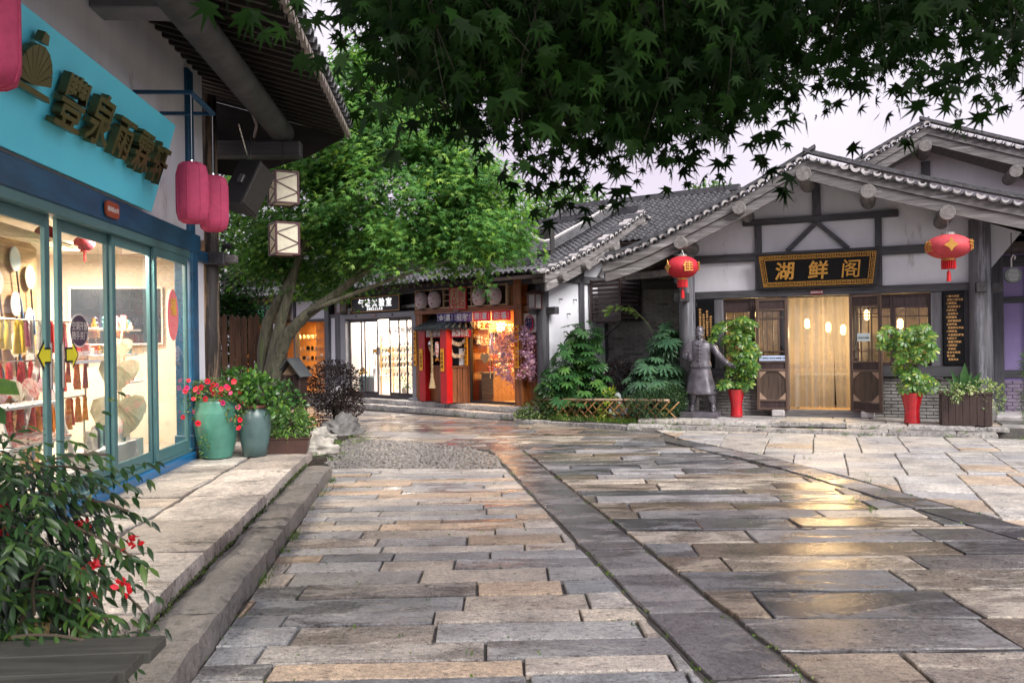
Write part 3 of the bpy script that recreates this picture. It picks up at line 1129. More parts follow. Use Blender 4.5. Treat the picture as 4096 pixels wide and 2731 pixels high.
def gable(root, left, right, y, depth, purlins, pl=1.3, bh=(.17, .19), tile_step=.185, courses=True, roof=None):
    """a tiled gable roof: left and right are verge lines (x, z) from eave to apex"""
    vt = verge_parts()
    roof = roof or E('roof', parent=root)
    for side in (left, right):
        ln = densify(side)
        m = M(); ribbon(m, ln, y, y + .05, -bh[0], 0)
        O('barge_board', m, GREYWOOD, roof)
        m = M(); ribbon(m, [(a, b - bh[0] - .012) for a, b in ln[1:]], y + .035, y + .09, -bh[1], 0)
        O('barge_board', m, GREYWOOD, roof)
        m = M(); ribbon(m, ln, y + .052, y + depth, -.06, .012)
        O('roof_deck', m, RAFTER, roof)
        # boards under the overhang
        for k in range(int((pl - .15) / .13)):
            m = M(); ribbon(m, [(a, b - .062) for a, b in ln[1:]], y + .13 + k * .13, y + .19 + k * .13, -.05, 0)
            O('rafter', m, RAFTER, roof)
        for i, (x, z, an) in enumerate(along(ln, tile_step / 2)):
            kind = 'pan' if i % 2 else 'cap'
            o = O('pan_tile' if i % 2 else 'verge_tile', vt[kind], None, roof, loc=(x, y - .07 + U(-.012, .012), z + (.045 if kind == 'cap' else .0)), rot=(U(-.04, .04), -an + U(-.05, .05), U(-.05, .05)))
            if kind == 'cap':
                O('mortar_plug', vt['plug'], None, roof, loc=(x, y - .075, z + .043), rot=(0, -an + U(-.08, .08), 0), scale=U(1.08, 1.25))
        if courses:
            for k in range(3):
                m = M()
                for (x, z, an) in along(ln, .16):
                    dx = math.cos(an) * .2; dz = math.sin(an) * .2
                    j = U(-.012, .012)
                    m.beam((x, y + .17 + k * .05 + j, z + .145 + k * .032), (x + dx, y + .17 + k * .05 + j, z + dz + .15 + k * .032), .2, .022)
                O('tile_course', m, TILE, roof)
    for (x, z, r_) in purlins:
        m = M(); m.tube([(x, y - .12, z), (x, y - .1, z), (x, y + pl, z)], [r_ * .93, r_, r_], 14)
        O('purlin', m, LOG, roof, smooth='auto')
    return roof


# ================================================================ GIFT SHOP ON THE LEFT
gs = E('gift_shop', 'white-walled gift shop with blue beams and teal sliding doors at left', 'building', LF.w(0, 0, 0), LF.a)
m = M()
m.box(-7.5, 1.02, 0, .2, 3.16, 5.5); O('wall', m, WHITE, gs)
m = M(); m.box(.5, 1.02, .01, .2, 1.1, 2.86); O('wall', m, WHITE, gs)
m = M(); m.box(-7.5, .62, -.07, .12, 2.92, 3.17, .012); O('beam', m, BLUE, gs)
m = M(); m.box(.45, 1.1, -.05, .12, 2.84, 2.99, .01); O('beam', m, BLUE, gs)
m = M(); m.box(.22, .47, -.075, .16, .55, 2.92, .012); O('post', m, BLUE, gs)
m = M(); m.box(.23, .46, -.05, .05, 3.17, 5.3, .012); O('post', m, BLUE, gs)
m = M(); m.box(.2, .49, -.09, .18, .26, .56, .015); O('post_foot', m, BLUE, gs)
m = M(); m.box(.49, .66, -.11, .2, .26, .58, .02); O('stone_foot', m, MORTAR, gs)
m = M(); m.box(.5, 1.25, -.09, .12, 1.02, 1.2, .01); O('beam', m, BLUE, gs)
m = M(); m.box(-7.5, .2, -.1, .12, .25, .35, .008); O('sill', m, pm('bright_blue_tile', (.01, .17, .42), (.008, .13, .33), 3, .3, .03), gs)
m = M()
for k in range(10):
    for j in range(2):
        m.box(.5 + j * .3 + (k % 2) * .12, .5 + j * .3 + (k % 2) * .12 + .285, .02 + U(-.006, .006), .12, .27 + k * .075, .27 + k * .075 + .066, .006)
O('bricks', m, pm('pale_brick', (.42, .4, .39), (.26, .25, .24), 8, .85, .4), gs, kind='stuff')
m = M(); m.box(-7.5, .2, -.055, .1, 2.83, 2.92, .006); O('door_track', m, TEAL, gs)
m = M(); m.box(-7.5, .2, -.06, .11, .35, .39, .004); O('door_track', m, TEAL, gs)


def sliding_door(root, x0, x1, y, z0, z1, fm, gm, st=.085, top=.1, bot=.13, th=.04):
    d = E('sliding_door', parent=root)
    m = M()
    m.box(x0, x0 + st, y, y + th, z0, z1, .004); m.box(x1 - st, x1, y, y + th, z0, z1, .004)
    m.box(x0 + st, x1 - st, y + .001, y + th - .001, z1 - top, z1, .004); m.box(x0 + st, x1 - st, y + .001, y + th - .001, z0, z0 + bot, .004)
    O('frame', m, fm, d)
    m = M(); m.quad((x0 + st, y + th / 2, z0 + bot), (x1 - st, y + th / 2, z0 + bot), (x1 - st, y + th / 2, z1 - top), (x0 + st, y + th / 2, z1 - top))
    O('pane', m, gm, d)
    return d


doors = []
for (a, b, yy) in ((-5.7, -4.55, .0), (-4.62, -3.46, .045), (-3.31, -2.16, .045), (-2.22, -1.07, .0), (-1.13, .1, -.045)):
    doors.append(sliding_door(gs, a, b, yy, .39, 2.83, TEAL, GLASS2))
for (x, yy) in ((-3.5, .04), (-3.27, .04)):
    m = M(); m.box(x - .012, x + .012, yy - .022, yy, 1.35, 1.75, .004); O('door_pull', m, STEEL, gs)
# timber post with flaking black paint
POSTM = wood('flaking_post', (.035, .03, .028), (.018, .016, .016), 'z', .6, .6, scale=.8, worn=((.28, .2, .13), .5))
m = M(); m.tube([(1.2, -.02, .26), (1.2, -.02, 2.0), (1.2, -.02, 5.2)], [.135, .13, .125], 14); O('post', m, POSTM, gs, smooth=True)
m = M(); m.box(1.03, 1.37, -.26, .1, 2.83, 3.0, .012); O('bracket_block', m, TIMBER_X, gs)
m = M(); m.box(1.12, 1.28, -.4, -.13, 2.86, 2.97, .012); O('bracket_block', m, GREYWOOD, gs)
m = M(); m.tube([(1.22, -.2, 3.1), (1.22, -.32, 3.1)], .04, 8); O('camera', m, IRON, gs)
# roof: purlin, tie beams, rafters, eave tiles
roof = E('roof', parent=gs)
CONC = pm('grey_log_paint', (.075, .075, .08), (.03, .03, .033), 3, .7, .4, spots=((.15, .15, .16), 3, .66))
m = M(); m.tube([(-7.5, -.95, 4.83), (1.78, -.95, 4.83)], .17, 16); O('purlin', m, CONC, roof, smooth='auto')
m = M(); m.box(1.5, 1.72, -1.25, .1, 4.42, 4.66, .02); O('tie_beam', m, TIMBER_Y, roof)
m = M(); m.box(-2.7, -2.35, -1.02, 0, 4.92, 5.12, .015); O('tie_beam', m, pm('grey_beam', (.24, .24, .25), (.18, .18, .19), 4, .7, .2), roof)
m = M(); m.tube([(-7.5, -.72, 4.98), (.6, -.72, 4.98), (1.2, -.7, 4.8), (1.5, -.6, 4.7)], .022, 6); O('conduit', m, pm('conduit_grey', (.3, .27, .26), None, 4, .5, .05), roof, smooth=True)
m = M(); m.add([(-7.5, .4, 5.6), (2.6, .4, 5.6), (2.6, -1.82, 5.0), (-7.5, -1.82, 5.0)], [(0, 1, 2, 3)]); m.add([(-7.5, .4, 5.63), (2.6, .4, 5.63), (2.6, -1.82, 5.03), (-7.5, -1.82, 5.03)], [(3, 2, 1, 0)])
O('roof_deck', m, pm('shaded_boards', (.018, .013, .011), (.008, .006, .005), 8, .8, .3, stretch=(1, .2, 1)), roof)  # near-black deck: the deep shade under the eave put into its colour
rm = M(); rm.beam((0, .3, 5.52), (0, -1.8, 4.95), .07, .085, .004); rme = mesh_of(rm, 'rafter', wood('shaded_rafter', (.032, .024, .02), (.012, .009, .008), 'y', .75))  # darker copy of the rafter wood, eave shade put into its colour
em = M(); em.box(-.037, .037, -1.812, -1.8, 4.905, 4.99); eme = mesh_of(em, 'rafter_end', pm('pale_end_grain', (.4, .31, .24), (.28, .2, .15), 12, .8, .2))
vt = verge_parts()
bm = M(); bm.add([(-.12, -1.86, 5.03), (0, -1.87, 4.9), (.12, -1.86, 5.03), (-.12, -1.8, 5.05), (0, -1.8, 4.92), (.12, -1.8, 5.05)], [(0, 1, 2), (3, 5, 4), (0, 3, 4, 1), (1, 4, 5, 2), (2, 5, 3, 0)])
bme = mesh_of(bm, 'drip_tile', pm('pale_drip_tile', (.3, .26, .23), (.18, .155, .14), 9, .8, .3))
for i in range(41):
    x = -7.3 + i * .24
    r_ = O('rafter', rme, None, roof, loc=(x, 0, 0))
    O('drip_tile', bme, None, roof, loc=(x + .12, 0, 0))
    O('eave_tile', vt['cap'], None, roof, loc=(x, -1.9, 5.06), rot=(.26, 0, 0), scale=(1.3, 1.3, 1.3))
tile_field(roof, -7.4, 2.55, [(-1.85, 5.06), (.5, 5.7)], .24, .3)
# the room behind the glass
m = M(); m.prism([(-1.78, 4.93), (.4, 5.52), (.4, 4.4), (-.2, 4.3), (-1.2, 4.62)], 'x', 2.42, 2.46); O('eave_shade_panel', m, pm('shaded_boards', (.018, .013, .011)), gs)  # dark panel added under the eave end, standing in for deep shade
rm_ = E('shop_room', parent=gs)
m = M(); m.box(-7.5, 1.9, 3.0, 3.1, .2, 3.1); O('back_wall', m, ROOMWALL, rm_)
m = M(); m.box(1.75, 1.88, .12, 3.0, .2, 5.3); O('end_wall', m, ROOMWALL, rm_)
m = M(); m.box(-7.5, 1.75, .12, 3.0, .2, .3); O('floor', m, pm('shop_floor_tile', (.5, .44, .38), (.42, .37, .32), 2, .3, .03), rm_)
m = M(); m.box(-7.5, 1.75, .12, 3.0, 3.05, 3.15); O('ceiling', m, ROOMWALL, rm_)
m = M(); m.box(-7.6, -7.5, -.2, 3.1, .2, 5.5); O('side_wall', m, WHITE, rm_)
m = M(); m.box(1.9, 2.02, .2, 3.1, .2, 5.3); O('side_wall', m, pm('dark_plaster', (.1, .1, .1), (.05, .05, .05), 3, .9, .2), gs)  # outer side wall in dark grey, mottled at random


def lamp(name, fr, x, y, z, power, color, size=.5, label=None, kind='AREA', parent=None):
    """a ceiling light: glowing panel and the light it gives"""
    root = FE(fr, name, x, y, z, label, 'lamp')
    m = M(); m.box(-size / 2, size / 2, -size / 2, size / 2, 0, .03, .005)
    O('panel', m, emit_mat('lamp_' + name + str(len(_pm)), color, 6.0), root)
    ld = bpy.data.lights.new(name, kind)
    ld.energy = power; ld.color = color
    if kind == 'AREA': ld.shape = 'SQUARE'; ld.size = size
    else: ld.shadow_soft_size = size * .4
    lo = bpy.data.objects.new('glow', ld); link(lo, root); lo.location = (0, 0, -.04)
    return root


for i, (x, y) in enumerate(((-4.2, 1.4), (-1.3, .3), (.4, 1.6))):
    lamp('ceiling_lamp', LF, x, y, 2.98, 46, (1.0, .86, .7), .34, ['square ceiling lamp nearest the street end of the gift shop', 'square ceiling lamp in the middle of the gift shop', 'square ceiling lamp over the far end of the gift shop'][i])

# ================================================================ SHOP ROW IN THE MIDDLE
sr = E('shop_row', 'long tiled shop row with white end wall behind the maple', 'building', MF.w(0, 0, 0), MF.a)
roof = E('roof', parent=sr)
prof = [(-.82, 3.14), (.2, 3.56), (1.4, 4.08), (2.75, 4.72)]
tile_field(roof, -7.0, 8.12, prof, .165, .125)
m = M(); m.add([(-7.2, -.8, 3.1), (8.2, -.8, 3.1), (8.2, 2.75, 4.66), (-7.2, 2.75, 4.66), (8.2, 6.2, 3.1), (-7.2, 6.2, 3.1)], [(0, 1, 2, 3), (3, 2, 4, 5)]); O('roof_deck', m, RAFTER, roof)
m = M()
for k in range(4): m.box(-7.2, 8.2, 2.62 + k * .02, 2.9 - k * .02, 4.7 + k * .05, 4.742 + k * .05)
O('ridge', m, TILE, roof)
m = M()
for i in range(62): m.beam((-7 + i * .245, -.76, 3.06), (-7 + i * .245, 1.0, 3.82), .06, .07)
O('rafters', m, RAFTER, roof, kind='stuff')
for i in range(24):
    x = 4.2 + i * .165 + .08
    O('eave_tile', vt['cap'], None, roof, loc=(x, -.9, 3.15), rot=(.4, 0, 0), scale=(.85, .6, .85))
# verge ridge with its upswept end
pts = [MF.w(0, 0, 0)] * 0
rp_ = []
for t in range(15):
    k = t / 14
    yy = -.45 + 3.2 * k
    zz = float(np.interp(yy, [p[0] for p in prof], [p[1] for p in prof])) + .16
    if k < .22: zz += (.22 - k) ** 2 * 7.5
    rp_.append((7.55, yy, zz))
m = M()
for k in range(4):
    m.tube([(p[0], p[1], p[2] + k * .05) for p in rp_], .045 - k * .004, 6)
O('verge_ridge', m, TILE, roof)
m = M(); m.tube([(p[0], p[1], p[2] + .21) for p in rp_], .03, 6); O('ridge_cap', m, MORTAR, roof)
m = M(); m.prism([(-.5, 3.35), (-.3, 3.4), (-.3, 3.75), (-.52, 3.95)], 'x', 7.49, 7.61); O('ridge_end', m, TILE, roof)
m = M(); m.box(-7.2, 7.9, -.12, .12, 2.98, 3.2, .01); O('eave_beam', m, TIMBER_X, sr)
m = M(); m.box(-7.2, 7.6, .16, .3, 2.5, 4.2); O('wall', m, pm('dark_boards', (.03, .028, .028), (.015, .014, .014), 6, .7, .3), sr)
m = M(); m.tube([(7.5, 0, .24), (7.5, 0, 3.2)], .16, 16); O('post', m, TIMBER_Z, sr, smooth='auto')
for (x0, x1, y0, y1, z0) in ((7.32, 7.45, -.28, .0, 2.28), (7.62, 7.9, -.07, .07, 2.28)):
    m = M(); m.box(x0, x1, y0, y1, z0, z0 + .16, .01); O('bracket_block', m, TIMBER_X, sr)
m = M(); m.box(-7.2, 7.6, 5.8, 6.0, 0, 3.2); O('rear_wall', m, WHITE, sr)
# posts of the shop row left of the perfume shop
for (x0, x1, z0, z1) in ((-.79, -.57, .24, 3.0), (-.27, .02, .24, 3.0)):
    m = M(); m.box(x0, x1, -.08, .14, z0, z1, .01); O('post', m, TIMBER_Z, sr)
m = M(); m.box(-.57, -.27, .0, .1, 1.1, 2.45); O('panel', m, WHITE, sr)
m = M(); m.box(-.57, -.27, -.05, .1, 2.45, 2.55, .006); m.box(-.57, -.27, -.05, .1, .98, 1.1, .006); O('rail', m, TIMBER_X, sr)
m = M()
for k in range(11): m.box(-.565 + U(0, .01), -.275, -.01 + U(-.008, .004), .1, .27 + k * .064, .27 + k * .064 + .055, .005)
O('bricks', m, pm('grey_brick', (.3, .295, .29), (.17, .165, .16), 8, .85, .5), sr, kind='stuff')
m = M(); m.box(-.35, .12, -.2, .16, .24, .42, .02); m.ball((-.1, -.05, .42), .17, 12, 8, (1, .8, .6)); O('post_stone', m, MORTAR, sr)
# end wall facing the garden
ew = E('end_wall', parent=sr)
toE = lambda x, y: (7.7 - y, x)            # end-wall axes to shop-row axes


def ebox(m, x0, x1, y0, y1, z0, z1, c=0.0):
    return m.box(7.7 - y1, 7.7 - y0, x0, x1, z0, z1, c)


m = M(); m.prism([(-.0, .1), (2.4, .1), (6.0, .1), (6.0, 3.3), (2.72, 4.6), (-.3, 3.3), (0, 3.0)], 'x', 7.5, 7.66); O('plaster', m, WHITE, ew)
m = M(); ebox(m, .1, 5.8, -.03, .1, 3.0, 3.16, .008); O('beam', m, pm('grey_timber', (.12, .12, .13), (.06, .06, .065), 8, .6, .3), ew)
m = M(); ebox(m, 1.03, 1.18, -.03, .1, .1, 3.6, .008); O('post', m, TIMBER_Z, ew)
m = M(); ebox(m, 2.0, 2.12, -.028, .1, .1, 3.8, .008); O('post', m, TIMBER_Z, ew)
m = M(); m.beam((7.72, 1.75, 3.16), (7.72, 2.05, 3.5), .06, .09); O('brace', m, GREYWOOD, ew)
for (x, z) in ((.35, 2.62), (.62, 2.3), (.85, 2.62), (.5, 1.9), (.9, 2.0)):
    m = M(); m.tube([(7.66, x, z), (7.75, x, z)], .012, 6); m.tube([(7.75, x, z), (7.75, x, z - .03)], .012, 6); O('hook', m, IRON, ew)
rg = E('gable_roof', parent=sr)
rg.rotation_euler = (0, 0, PI / 2)
rg.location = (7.7, 0, 0)
gable(rg, [(-.86, 3.08), (-.4, 3.24), (.3, 3.5), (1.3, 3.93), (2.72, 4.66)], [(5.4, 3.5), (4.2, 3.92), (2.72, 4.66)], -.62, 1.6, [(-.35, 3.05, .1), (.45, 3.33, .11), (1.48, 3.77, .11), (2.72, 4.35, .12)], pl=.75, courses=False, roof=rg)
m = M(); m.prism([(2.9, 4.0), (3.7, 4.0), (3.55, 4.25), (3.05, 4.5)], 'x', 7.9, 7.95)
O('blue_panel', m, pm('blue_grey_sheet', (.2, .26, .31), (.15, .2, .25), 3, .5, .1), sr)

# ---- rear roof further back
rb = E('rear_house', 'grey tiled roof rising behind the shop row and restaurant', 'building', (3.42, 22.0, 0), math.atan2(-.57, .82))
r2 = E('roof', parent=rb)
tile_field(r2, -2.2, 2.5, [(-2.6, 3.95), (-1.3, 4.6), (0, 5.3)], .165, .125)
m = M(); m.add([(-2.3, -2.6, 3.9), (2.6, -2.6, 3.9), (2.6, 0, 5.24), (-2.3, 0, 5.24), (2.6, 2.6, 3.9), (-2.3, 2.6, 3.9)], [(0, 1, 2, 3), (3, 2, 4, 5)]); O('roof_deck', m, RAFTER, r2)
m = M()
for k in range(3): m.box(-2.3, 2.6, -.12 + k * .03, .12 - k * .03, 5.27 + k * .05, 5.315 + k * .05)
O('ridge', m, TILE, r2)
m = M(); m.box(-2.1, 2.2, -1.2, 2.2, 0, 4.0); O('wall', m, WHITE, rb)
m = M(); m.tube([(-2.15, -2.5, 4.1), (-2.15, -1.3, 4.72), (-2.15, 0, 5.45)], .08, 6); O('verge_ridge', m, TILE, r2)

# ================================================================ RECESSED BRICK WALL BETWEEN THE HOUSES
bw = E('brick_wall', 'dark grey thin-brick wall in the recess behind the leafy shrubs', 'wall', (2.15, 20.1, 0), RF.a)
m = M(); m.box(-.2, 2.6, .03, .2, 0, 3.6); O('wall_core', m, pm('brick_joint', (.24, .235, .23), (.15, .15, .145), 12, .9, .4), bw)
BRK = pm('grey_brick_dark', (.42, .41, .4), (.22, .21, .205), 3.5, .8, .4, spots=((.05, .05, .05), 2.2, .6))
m = M()
z = 0.02
k = 0
while z < 3.5:
    x = -.2 + (k % 2) * .12
    while x < 2.5:
        if U(0, 1) > .06: m.box(x, x + .225, U(-.006, .008), .05, z, z + .05, .004)
        x += .236
    z += .06; k += 1
O('bricks', m, BRK, bw, kind='stuff', fix=False)
# dark beam and eave pieces above the recess
m = M(); m.box(-.2, 2.4, -.12, .06, 2.85, 3.05, .01); O('beam', m, TIMBER_X, bw)
m = M(); m.beam((.3, -.3, 3.12), (1.6, -1.2, 3.1), .12, .16); O('beam', m, TIMBER_X, bw)
# ================================================================ PERFUME SHOP (grey frame)
ps = FE(MF, 'perfume_shop', 0, 0, 0, 'perfume shopfront with grey metal frame and brightly lit shelves', 'shopfront')
GREYMETAL = pm('grey_metal_frame', (.25, .255, .285), (.2, .205, .23), 3, .45, .06)
DOORBR = pm('dark_brown_frame', (.03, .022, .026), (.022, .016, .02), 5, .35, .04)
m = M(); m.box(.02, .26, -.1, .12, .26, 2.5, .01); O('frame_post', m, GREYMETAL, ps)
m = M(); m.box(3.1, 3.27, -.1, .12, .26, 2.5, .01); O('frame_post', m, GREYMETAL, ps)
m = M(); m.box(.02, 3.27, -.102, .122, 2.38, 2.52, .01); O('frame_head', m, GREYMETAL, ps)
m = M(); m.box(3.02, 3.36, -.16, .05, .24, .3, .01); O('frame_foot', m, GREYMETAL, ps)
m = M(); m.box(.26, 3.1, -.02, .12, .24, .33, .005); m.box(.26, 3.1, -.03, .12, 2.34, 2.39, .005); O('door_track', m, DOORBR, ps)
GLP = glass_mat('perfume_glass', (.98, .98, .98), 1.0, .01)
for (a, b, y) in ((.27, 1.0, .02), (.74, 1.5, .06), (1.99, 2.74, .06), (2.42, 3.1, .02)):
    sliding_door(ps, a, b, y, .33, 2.34, DOORBR, GLP, .045, .05, .07, .03)
for (x) in (1.44, 2.05):
    m = M(); m.box(x - .018, x + .018, .0, .02, 1.1, 1.38, .004); O('door_pull', m, IRON, ps)
    m = M(); m.box(x - .1, x + .02, .035, .042, 1.46, 1.54); O('yellow_sticker', m, YELLOW, ps)
for x in (.78, 2.35):
    m = M(); m.tube([(x, -.115, 2.45), (x, -.1, 2.45)], .03, 12); O('bolt_cover', m, IRON, ps)
PINKW = pm('bright_white_wall', (.85, .8, .76), (.8, .75, .71), 1, .7, .02)
m = M(); m.box(.1, 3.3, 2.8, 2.9, .24, 2.7); O('back_wall', m, PINKW, ps)
m = M(); m.box(.05, .15, .13, 2.8, .24, 2.7); m.box(3.22, 3.3, .13, 2.8, .24, 2.7); O('side_wall', m, PINKW, ps)
m = M(); m.box(.1, 3.25, .12, 2.8, .24, .28); O('floor', m, pm('pale_floor', (.6, .5, .42), (.55, .45, .38), 2, .35, .02), ps)
m = M(); m.box(.1, 3.25, .13, 2.8, 2.62, 2.7); O('ceiling', m, WHITEPAINT, ps)
WARMSH = pm('cream_shelf', (.75, .62, .4), (.7, .56, .35), 2, .5, .02)
AMBER = pm('dark_amber_glass', (.03, .014, .008), (.02, .01, .006), 4, .12, 0)
LABELW = pm('bottle_label', (.8, .75, .68), None, 4, .7, 0)
bt = M(); bt.lathe([(.028, 0), (.03, .005), (.03, .06), (.012, .075), (.012, .09)], 10); btm = mesh_of(bt, 'bottle', AMBER, 'auto')
cpm = M(); cpm.lathe([(.016, .088), (.016, .115)], 8); cpm = mesh_of(cpm, 'cap', INK)
lbm = M(); lbm.box(-.018, .018, -.0335, -.0305, .012, .048); lbm = mesh_of(lbm, 'bottle_label', LABELW)
nb = 0
for zi, z in enumerate((.72, 1.0, 1.18, 1.42, 1.62)):
    sh = FE(MF, 'wall_shelf', .27, 1.95, z, 'cream perfume shelf, %s of five inside the perfume shop' % ['lowest', 'second from bottom', 'middle one', 'second from top', 'topmost'][zi], 'shelf', 'perfume shelves')
    m = M(); m.box(-.12, .12, -.85, .85, -.025, 0, .003); O('board', m, WARMSH, sh)
    for i in range(12):
        x = 1.17 + i * .14 + U(-.01, .01)
        if U(0, 1) < .12: continue
        b = FE(MF, 'perfume_bottle', .27 + U(-.01, .01), x, z, 'dark perfume bottle, %s from the left on the %s shelf of the perfume shop' % (ORD[i], ['lowest', 'second lowest', 'middle', 'second highest', 'top'][zi]), 'bottle', 'perfume bottles on the back wall shelves', PI / 2)
        O('body', btm, None, b); O('cap', cpm, None, b); O('label', lbm, None, b)
# gold arched display racks
BRASS = pm('brass_tube', (.65, .42, .12), (.55, .34, .09), 8, .25, .03, metal=1.0)
MINT = pm('mint_panel', (.42, .68, .68), (.38, .62, .62), 2, .4, .02)
def arch(x, w, z0, z1):
    pts = [(x - w / 2, 0, z0), (x - w / 2, 0, z1 - w / 2)]
    for k in range(1, 8):
        a = PI - PI * k / 8
        pts.append((x + w / 2 * math.cos(a), 0, z1 - w / 2 + w / 2 * math.sin(a)))
    pts += [(x + w / 2, 0, z1 - w / 2), (x + w / 2, 0, z0)]
    return pts


for i, (x0, lab) in enumerate(((.8, 'gold arched display rack in the left window of the perfume shop'), (2.95, 'gold arched display rack in the right window of the perfume shop'))):
    r_ = FE(MF, 'display_rack', x0, .5, .28, lab, 'rack', 'gold arched racks')
    m = M(); m.tube(arch(0, .55, 0, 1.78), .016, 8); O('arch', m, BRASS, r_, smooth=True)
    m = M(); m.tube([(p[0], .34, p[2]) for p in arch(.1, .55, 0, 1.78)], .016, 8); O('arch', m, BRASS, r_, smooth=True)
    for z in (.52, 1.1, 1.45):
        m = M(); m.box(-.28, .34, -.02, .34, z, z + .02, .003); O('shelf', m, WHITEPAINT, r_)
    for q in range(7):
        m = M(); w_ = U(.05, .1); h_ = U(.12, .24); m.box(-w_ / 2, w_ / 2, 0, .07, 0, h_, .004)
        o = O('box', m, RN.choice([PAPERW, pm('lilac_card', (.4, .36, .5), None, 4, .6, 0), pm('grey_card', (.3, .32, .36), None, 4, .6, 0), LABELW]), r_, loc=(-.2 + (q % 4) * .13, .1, (.54, 1.12, .54, 1.47)[q % 4] if q < 4 else 1.12), rot=(0, 0, U(-.3, .3)))
for (x, lab) in ((.62, 'mint display plinth in the left window of the perfume shop'), (2.9, 'mint display plinth in the right window of the perfume shop')):
    c = FE(MF, 'display_plinth', x, .3, .28, lab, 'plinth', 'mint plinths')
    m = M(); m.box(-.22, .12, -.05, .25, 0, .52, .006); O('front_panel', m, MINT, c)
    m = M(); m.box(.125, .42, -.02, .28, 0, .5, .006); O('side_panel', m, WHITEPAINT, c)
m = M(); m.lathe([(.0, 0), (.04, .02), (.05, .1), (.12, .2)], 14, cap=False)
O('gramophone_horn', m, BRASS, loc=MF.w(.72, .3, .88), rot=(1.2, 0, -.9), label='small brass gramophone horn on the left mint plinth', cat='gramophone', smooth=True)
for k, x in enumerate((.95, 2.85)):
    m = M(); m.box(-.08, .08, -.05, .05, 0, .03); m.beam((-.07, .02, .06), (.07, .02, .06), .08, .01); 
    O('diffuser', m, WHITEPAINT, loc=MF.w(x, .3, .81), rot=(0, 0, .3), label=['small white diffuser box on the left plinth of the perfume shop', 'small white diffuser box on the right plinth of the perfume shop'][k], cat='diffuser')
for i, x in enumerate((.8, 1.7, 2.6)):
    lamp('ceiling_lamp', MF, x, 1.4, 2.56, 17, (1.0, .9, .8), .5, ['ceiling lamp over the left window of the perfume shop', 'ceiling lamp in the middle of the perfume shop', 'ceiling lamp over the right window of the perfume shop'][i])
# shop name on the wall inside
T('wall_lettering', '味 实 验 室', .2, INK, ps, (.165, 1.9, 2.1), rz=PI / 2, bold=.004)
T('wall_lettering', 'S M E L L L A B', .07, INK, ps, (.165, 1.9, 1.9), rz=PI / 2)
# sign over the door
sg = FE(MF, 'shop_sign', 1.67, -.1, 2.55, 'black sign board with white lettering over the grey perfume shopfront', 'sign')
m = M(); m.box(-1.03, 1.03, -.05, .02, 0, .4, .008); O('board', m, pm('matt_black_board', (.012, .012, .018), None, 4, .5, .03), sg)
m = M()
for (a, b, c, d) in ((-1.03, 1.03, 0, .014), (-1.03, 1.03, .386, .4), (-1.03, -1.016, .014, .386), (1.016, 1.03, .014, .386)): m.box(a, b, -.056, -.048, c, d)
O('trim', m, GOLD, sg)
SIGNW = pm('white_sign_letter', (.85, .85, .85), None, 3, .4, 0, emit=(1, 1, 1), emit_s=.25)
for i, ch in enumerate('气味实验室'):
    T('character', ch, .24, SIGNW, sg, (-.6 + i * .3, -.055, .24), extrude=.008, bold=.008)
T('lettering', 'S M E L L L A B', .105, SIGNW, sg, (.0, -.055, .075), extrude=.006, bold=.003)
pl_mat = pm('maroon_enamel', (.16, .012, .018), (.13, .01, .014), 4, .35, .02)


def number_plate(fr, x, y, z, txt, lab, w=.2, h=.07):
    p = FE(fr, 'house_number_plate', x, y, z, lab, 'plate', 'house number plates')
    m = M(); q = h * .3
    m.prism([(-w / 2, -h / 2 + q), (-w / 2 + q, -h / 2), (w / 2 - q, -h / 2), (w / 2, -h / 2 + q), (w / 2, h / 2 - q), (w / 2 - q, h / 2), (-w / 2 + q, h / 2), (-w / 2, h / 2 - q)], 'y', -.015, 0)
    O('plate', m, pl_mat, p)
    T('lettering', txt, h * .5, PAPERW, p, (0, -.017, 0), extrude=.001)
    return p


number_plate(MF, 1.58, -.102, 2.45, '迎凤街37号', 'maroon number plate above the perfume shop doors')

# potted plant just inside the perfume shop door
POTG = pm('grey_clay_pot', (.3, .28, .26), None, 6, .7, .2)

# ================================================================ WOODEN CHARM WORKSHOP
cs = FE(MF, 'charm_workshop', 0, 0, 0, 'orange-stained timber shopfront of the charm workshop with lattice transom', 'shopfront')
for (x0, x1, y0, y1, z0, z1) in ((3.29, 3.55, -.12, .1, .24, 3.0), (6.72, 6.96, -.14, .1, .24, 3.15), (4.98, 5.1, .0, .12, .24, 2.42)):
    m = M(); m.box(x0, x1, y0, y1, z0, z1, .01); O('post', m, ORANGEWOOD_Z, cs)
m = M(); m.box(3.27, 6.98, -.15, .08, 2.41, 2.53, .012); O('beam', m, ORANGEWOOD_X, cs)
m = M(); m.box(6.97, 7.36, -.08, .05, 2.36, 2.5, .01); O('beam', m, ORANGEWOOD_X, cs)
for k in range(4):
    m = M(); m.box(6.98 + k * .09, 6.98 + k * .09 + .085, .03, .08, .24, 2.36, .006); O('plank', m, ORANGEWOOD_Z, cs)
for k in range(3):
    m = M(); m.box(6.55 + k * .058, 6.55 + k * .058 + .055, -.06, .0, 2.53, 3.1, .005); O('plank', m, ORANGEWOOD_Z, cs)
PALE = wood('pale_lattice_wood', (.55, .4, .25), (.4, .27, .15), 'x', .6, .2)
m = M()
m.box(3.3, 6.54, -.14, -.06, 2.53, 2.565, .004); m.box(3.3, 6.54, -.14, -.06, 2.99, 3.03, .004); m.box(3.3, 3.36, -.139, -.061, 2.565, 2.99, .004); m.box(6.48, 6.54, -.139, -.061, 2.565, 2.99, .004)
O('transom_frame', m, PALE, cs)
for x in (3.88, 4.36, 5.35, 5.98):
    m = M(); m.box(x - .015, x + .015, -.135, -.065, 2.565, 2.99, .003); O('muntin', m, PALE, cs)
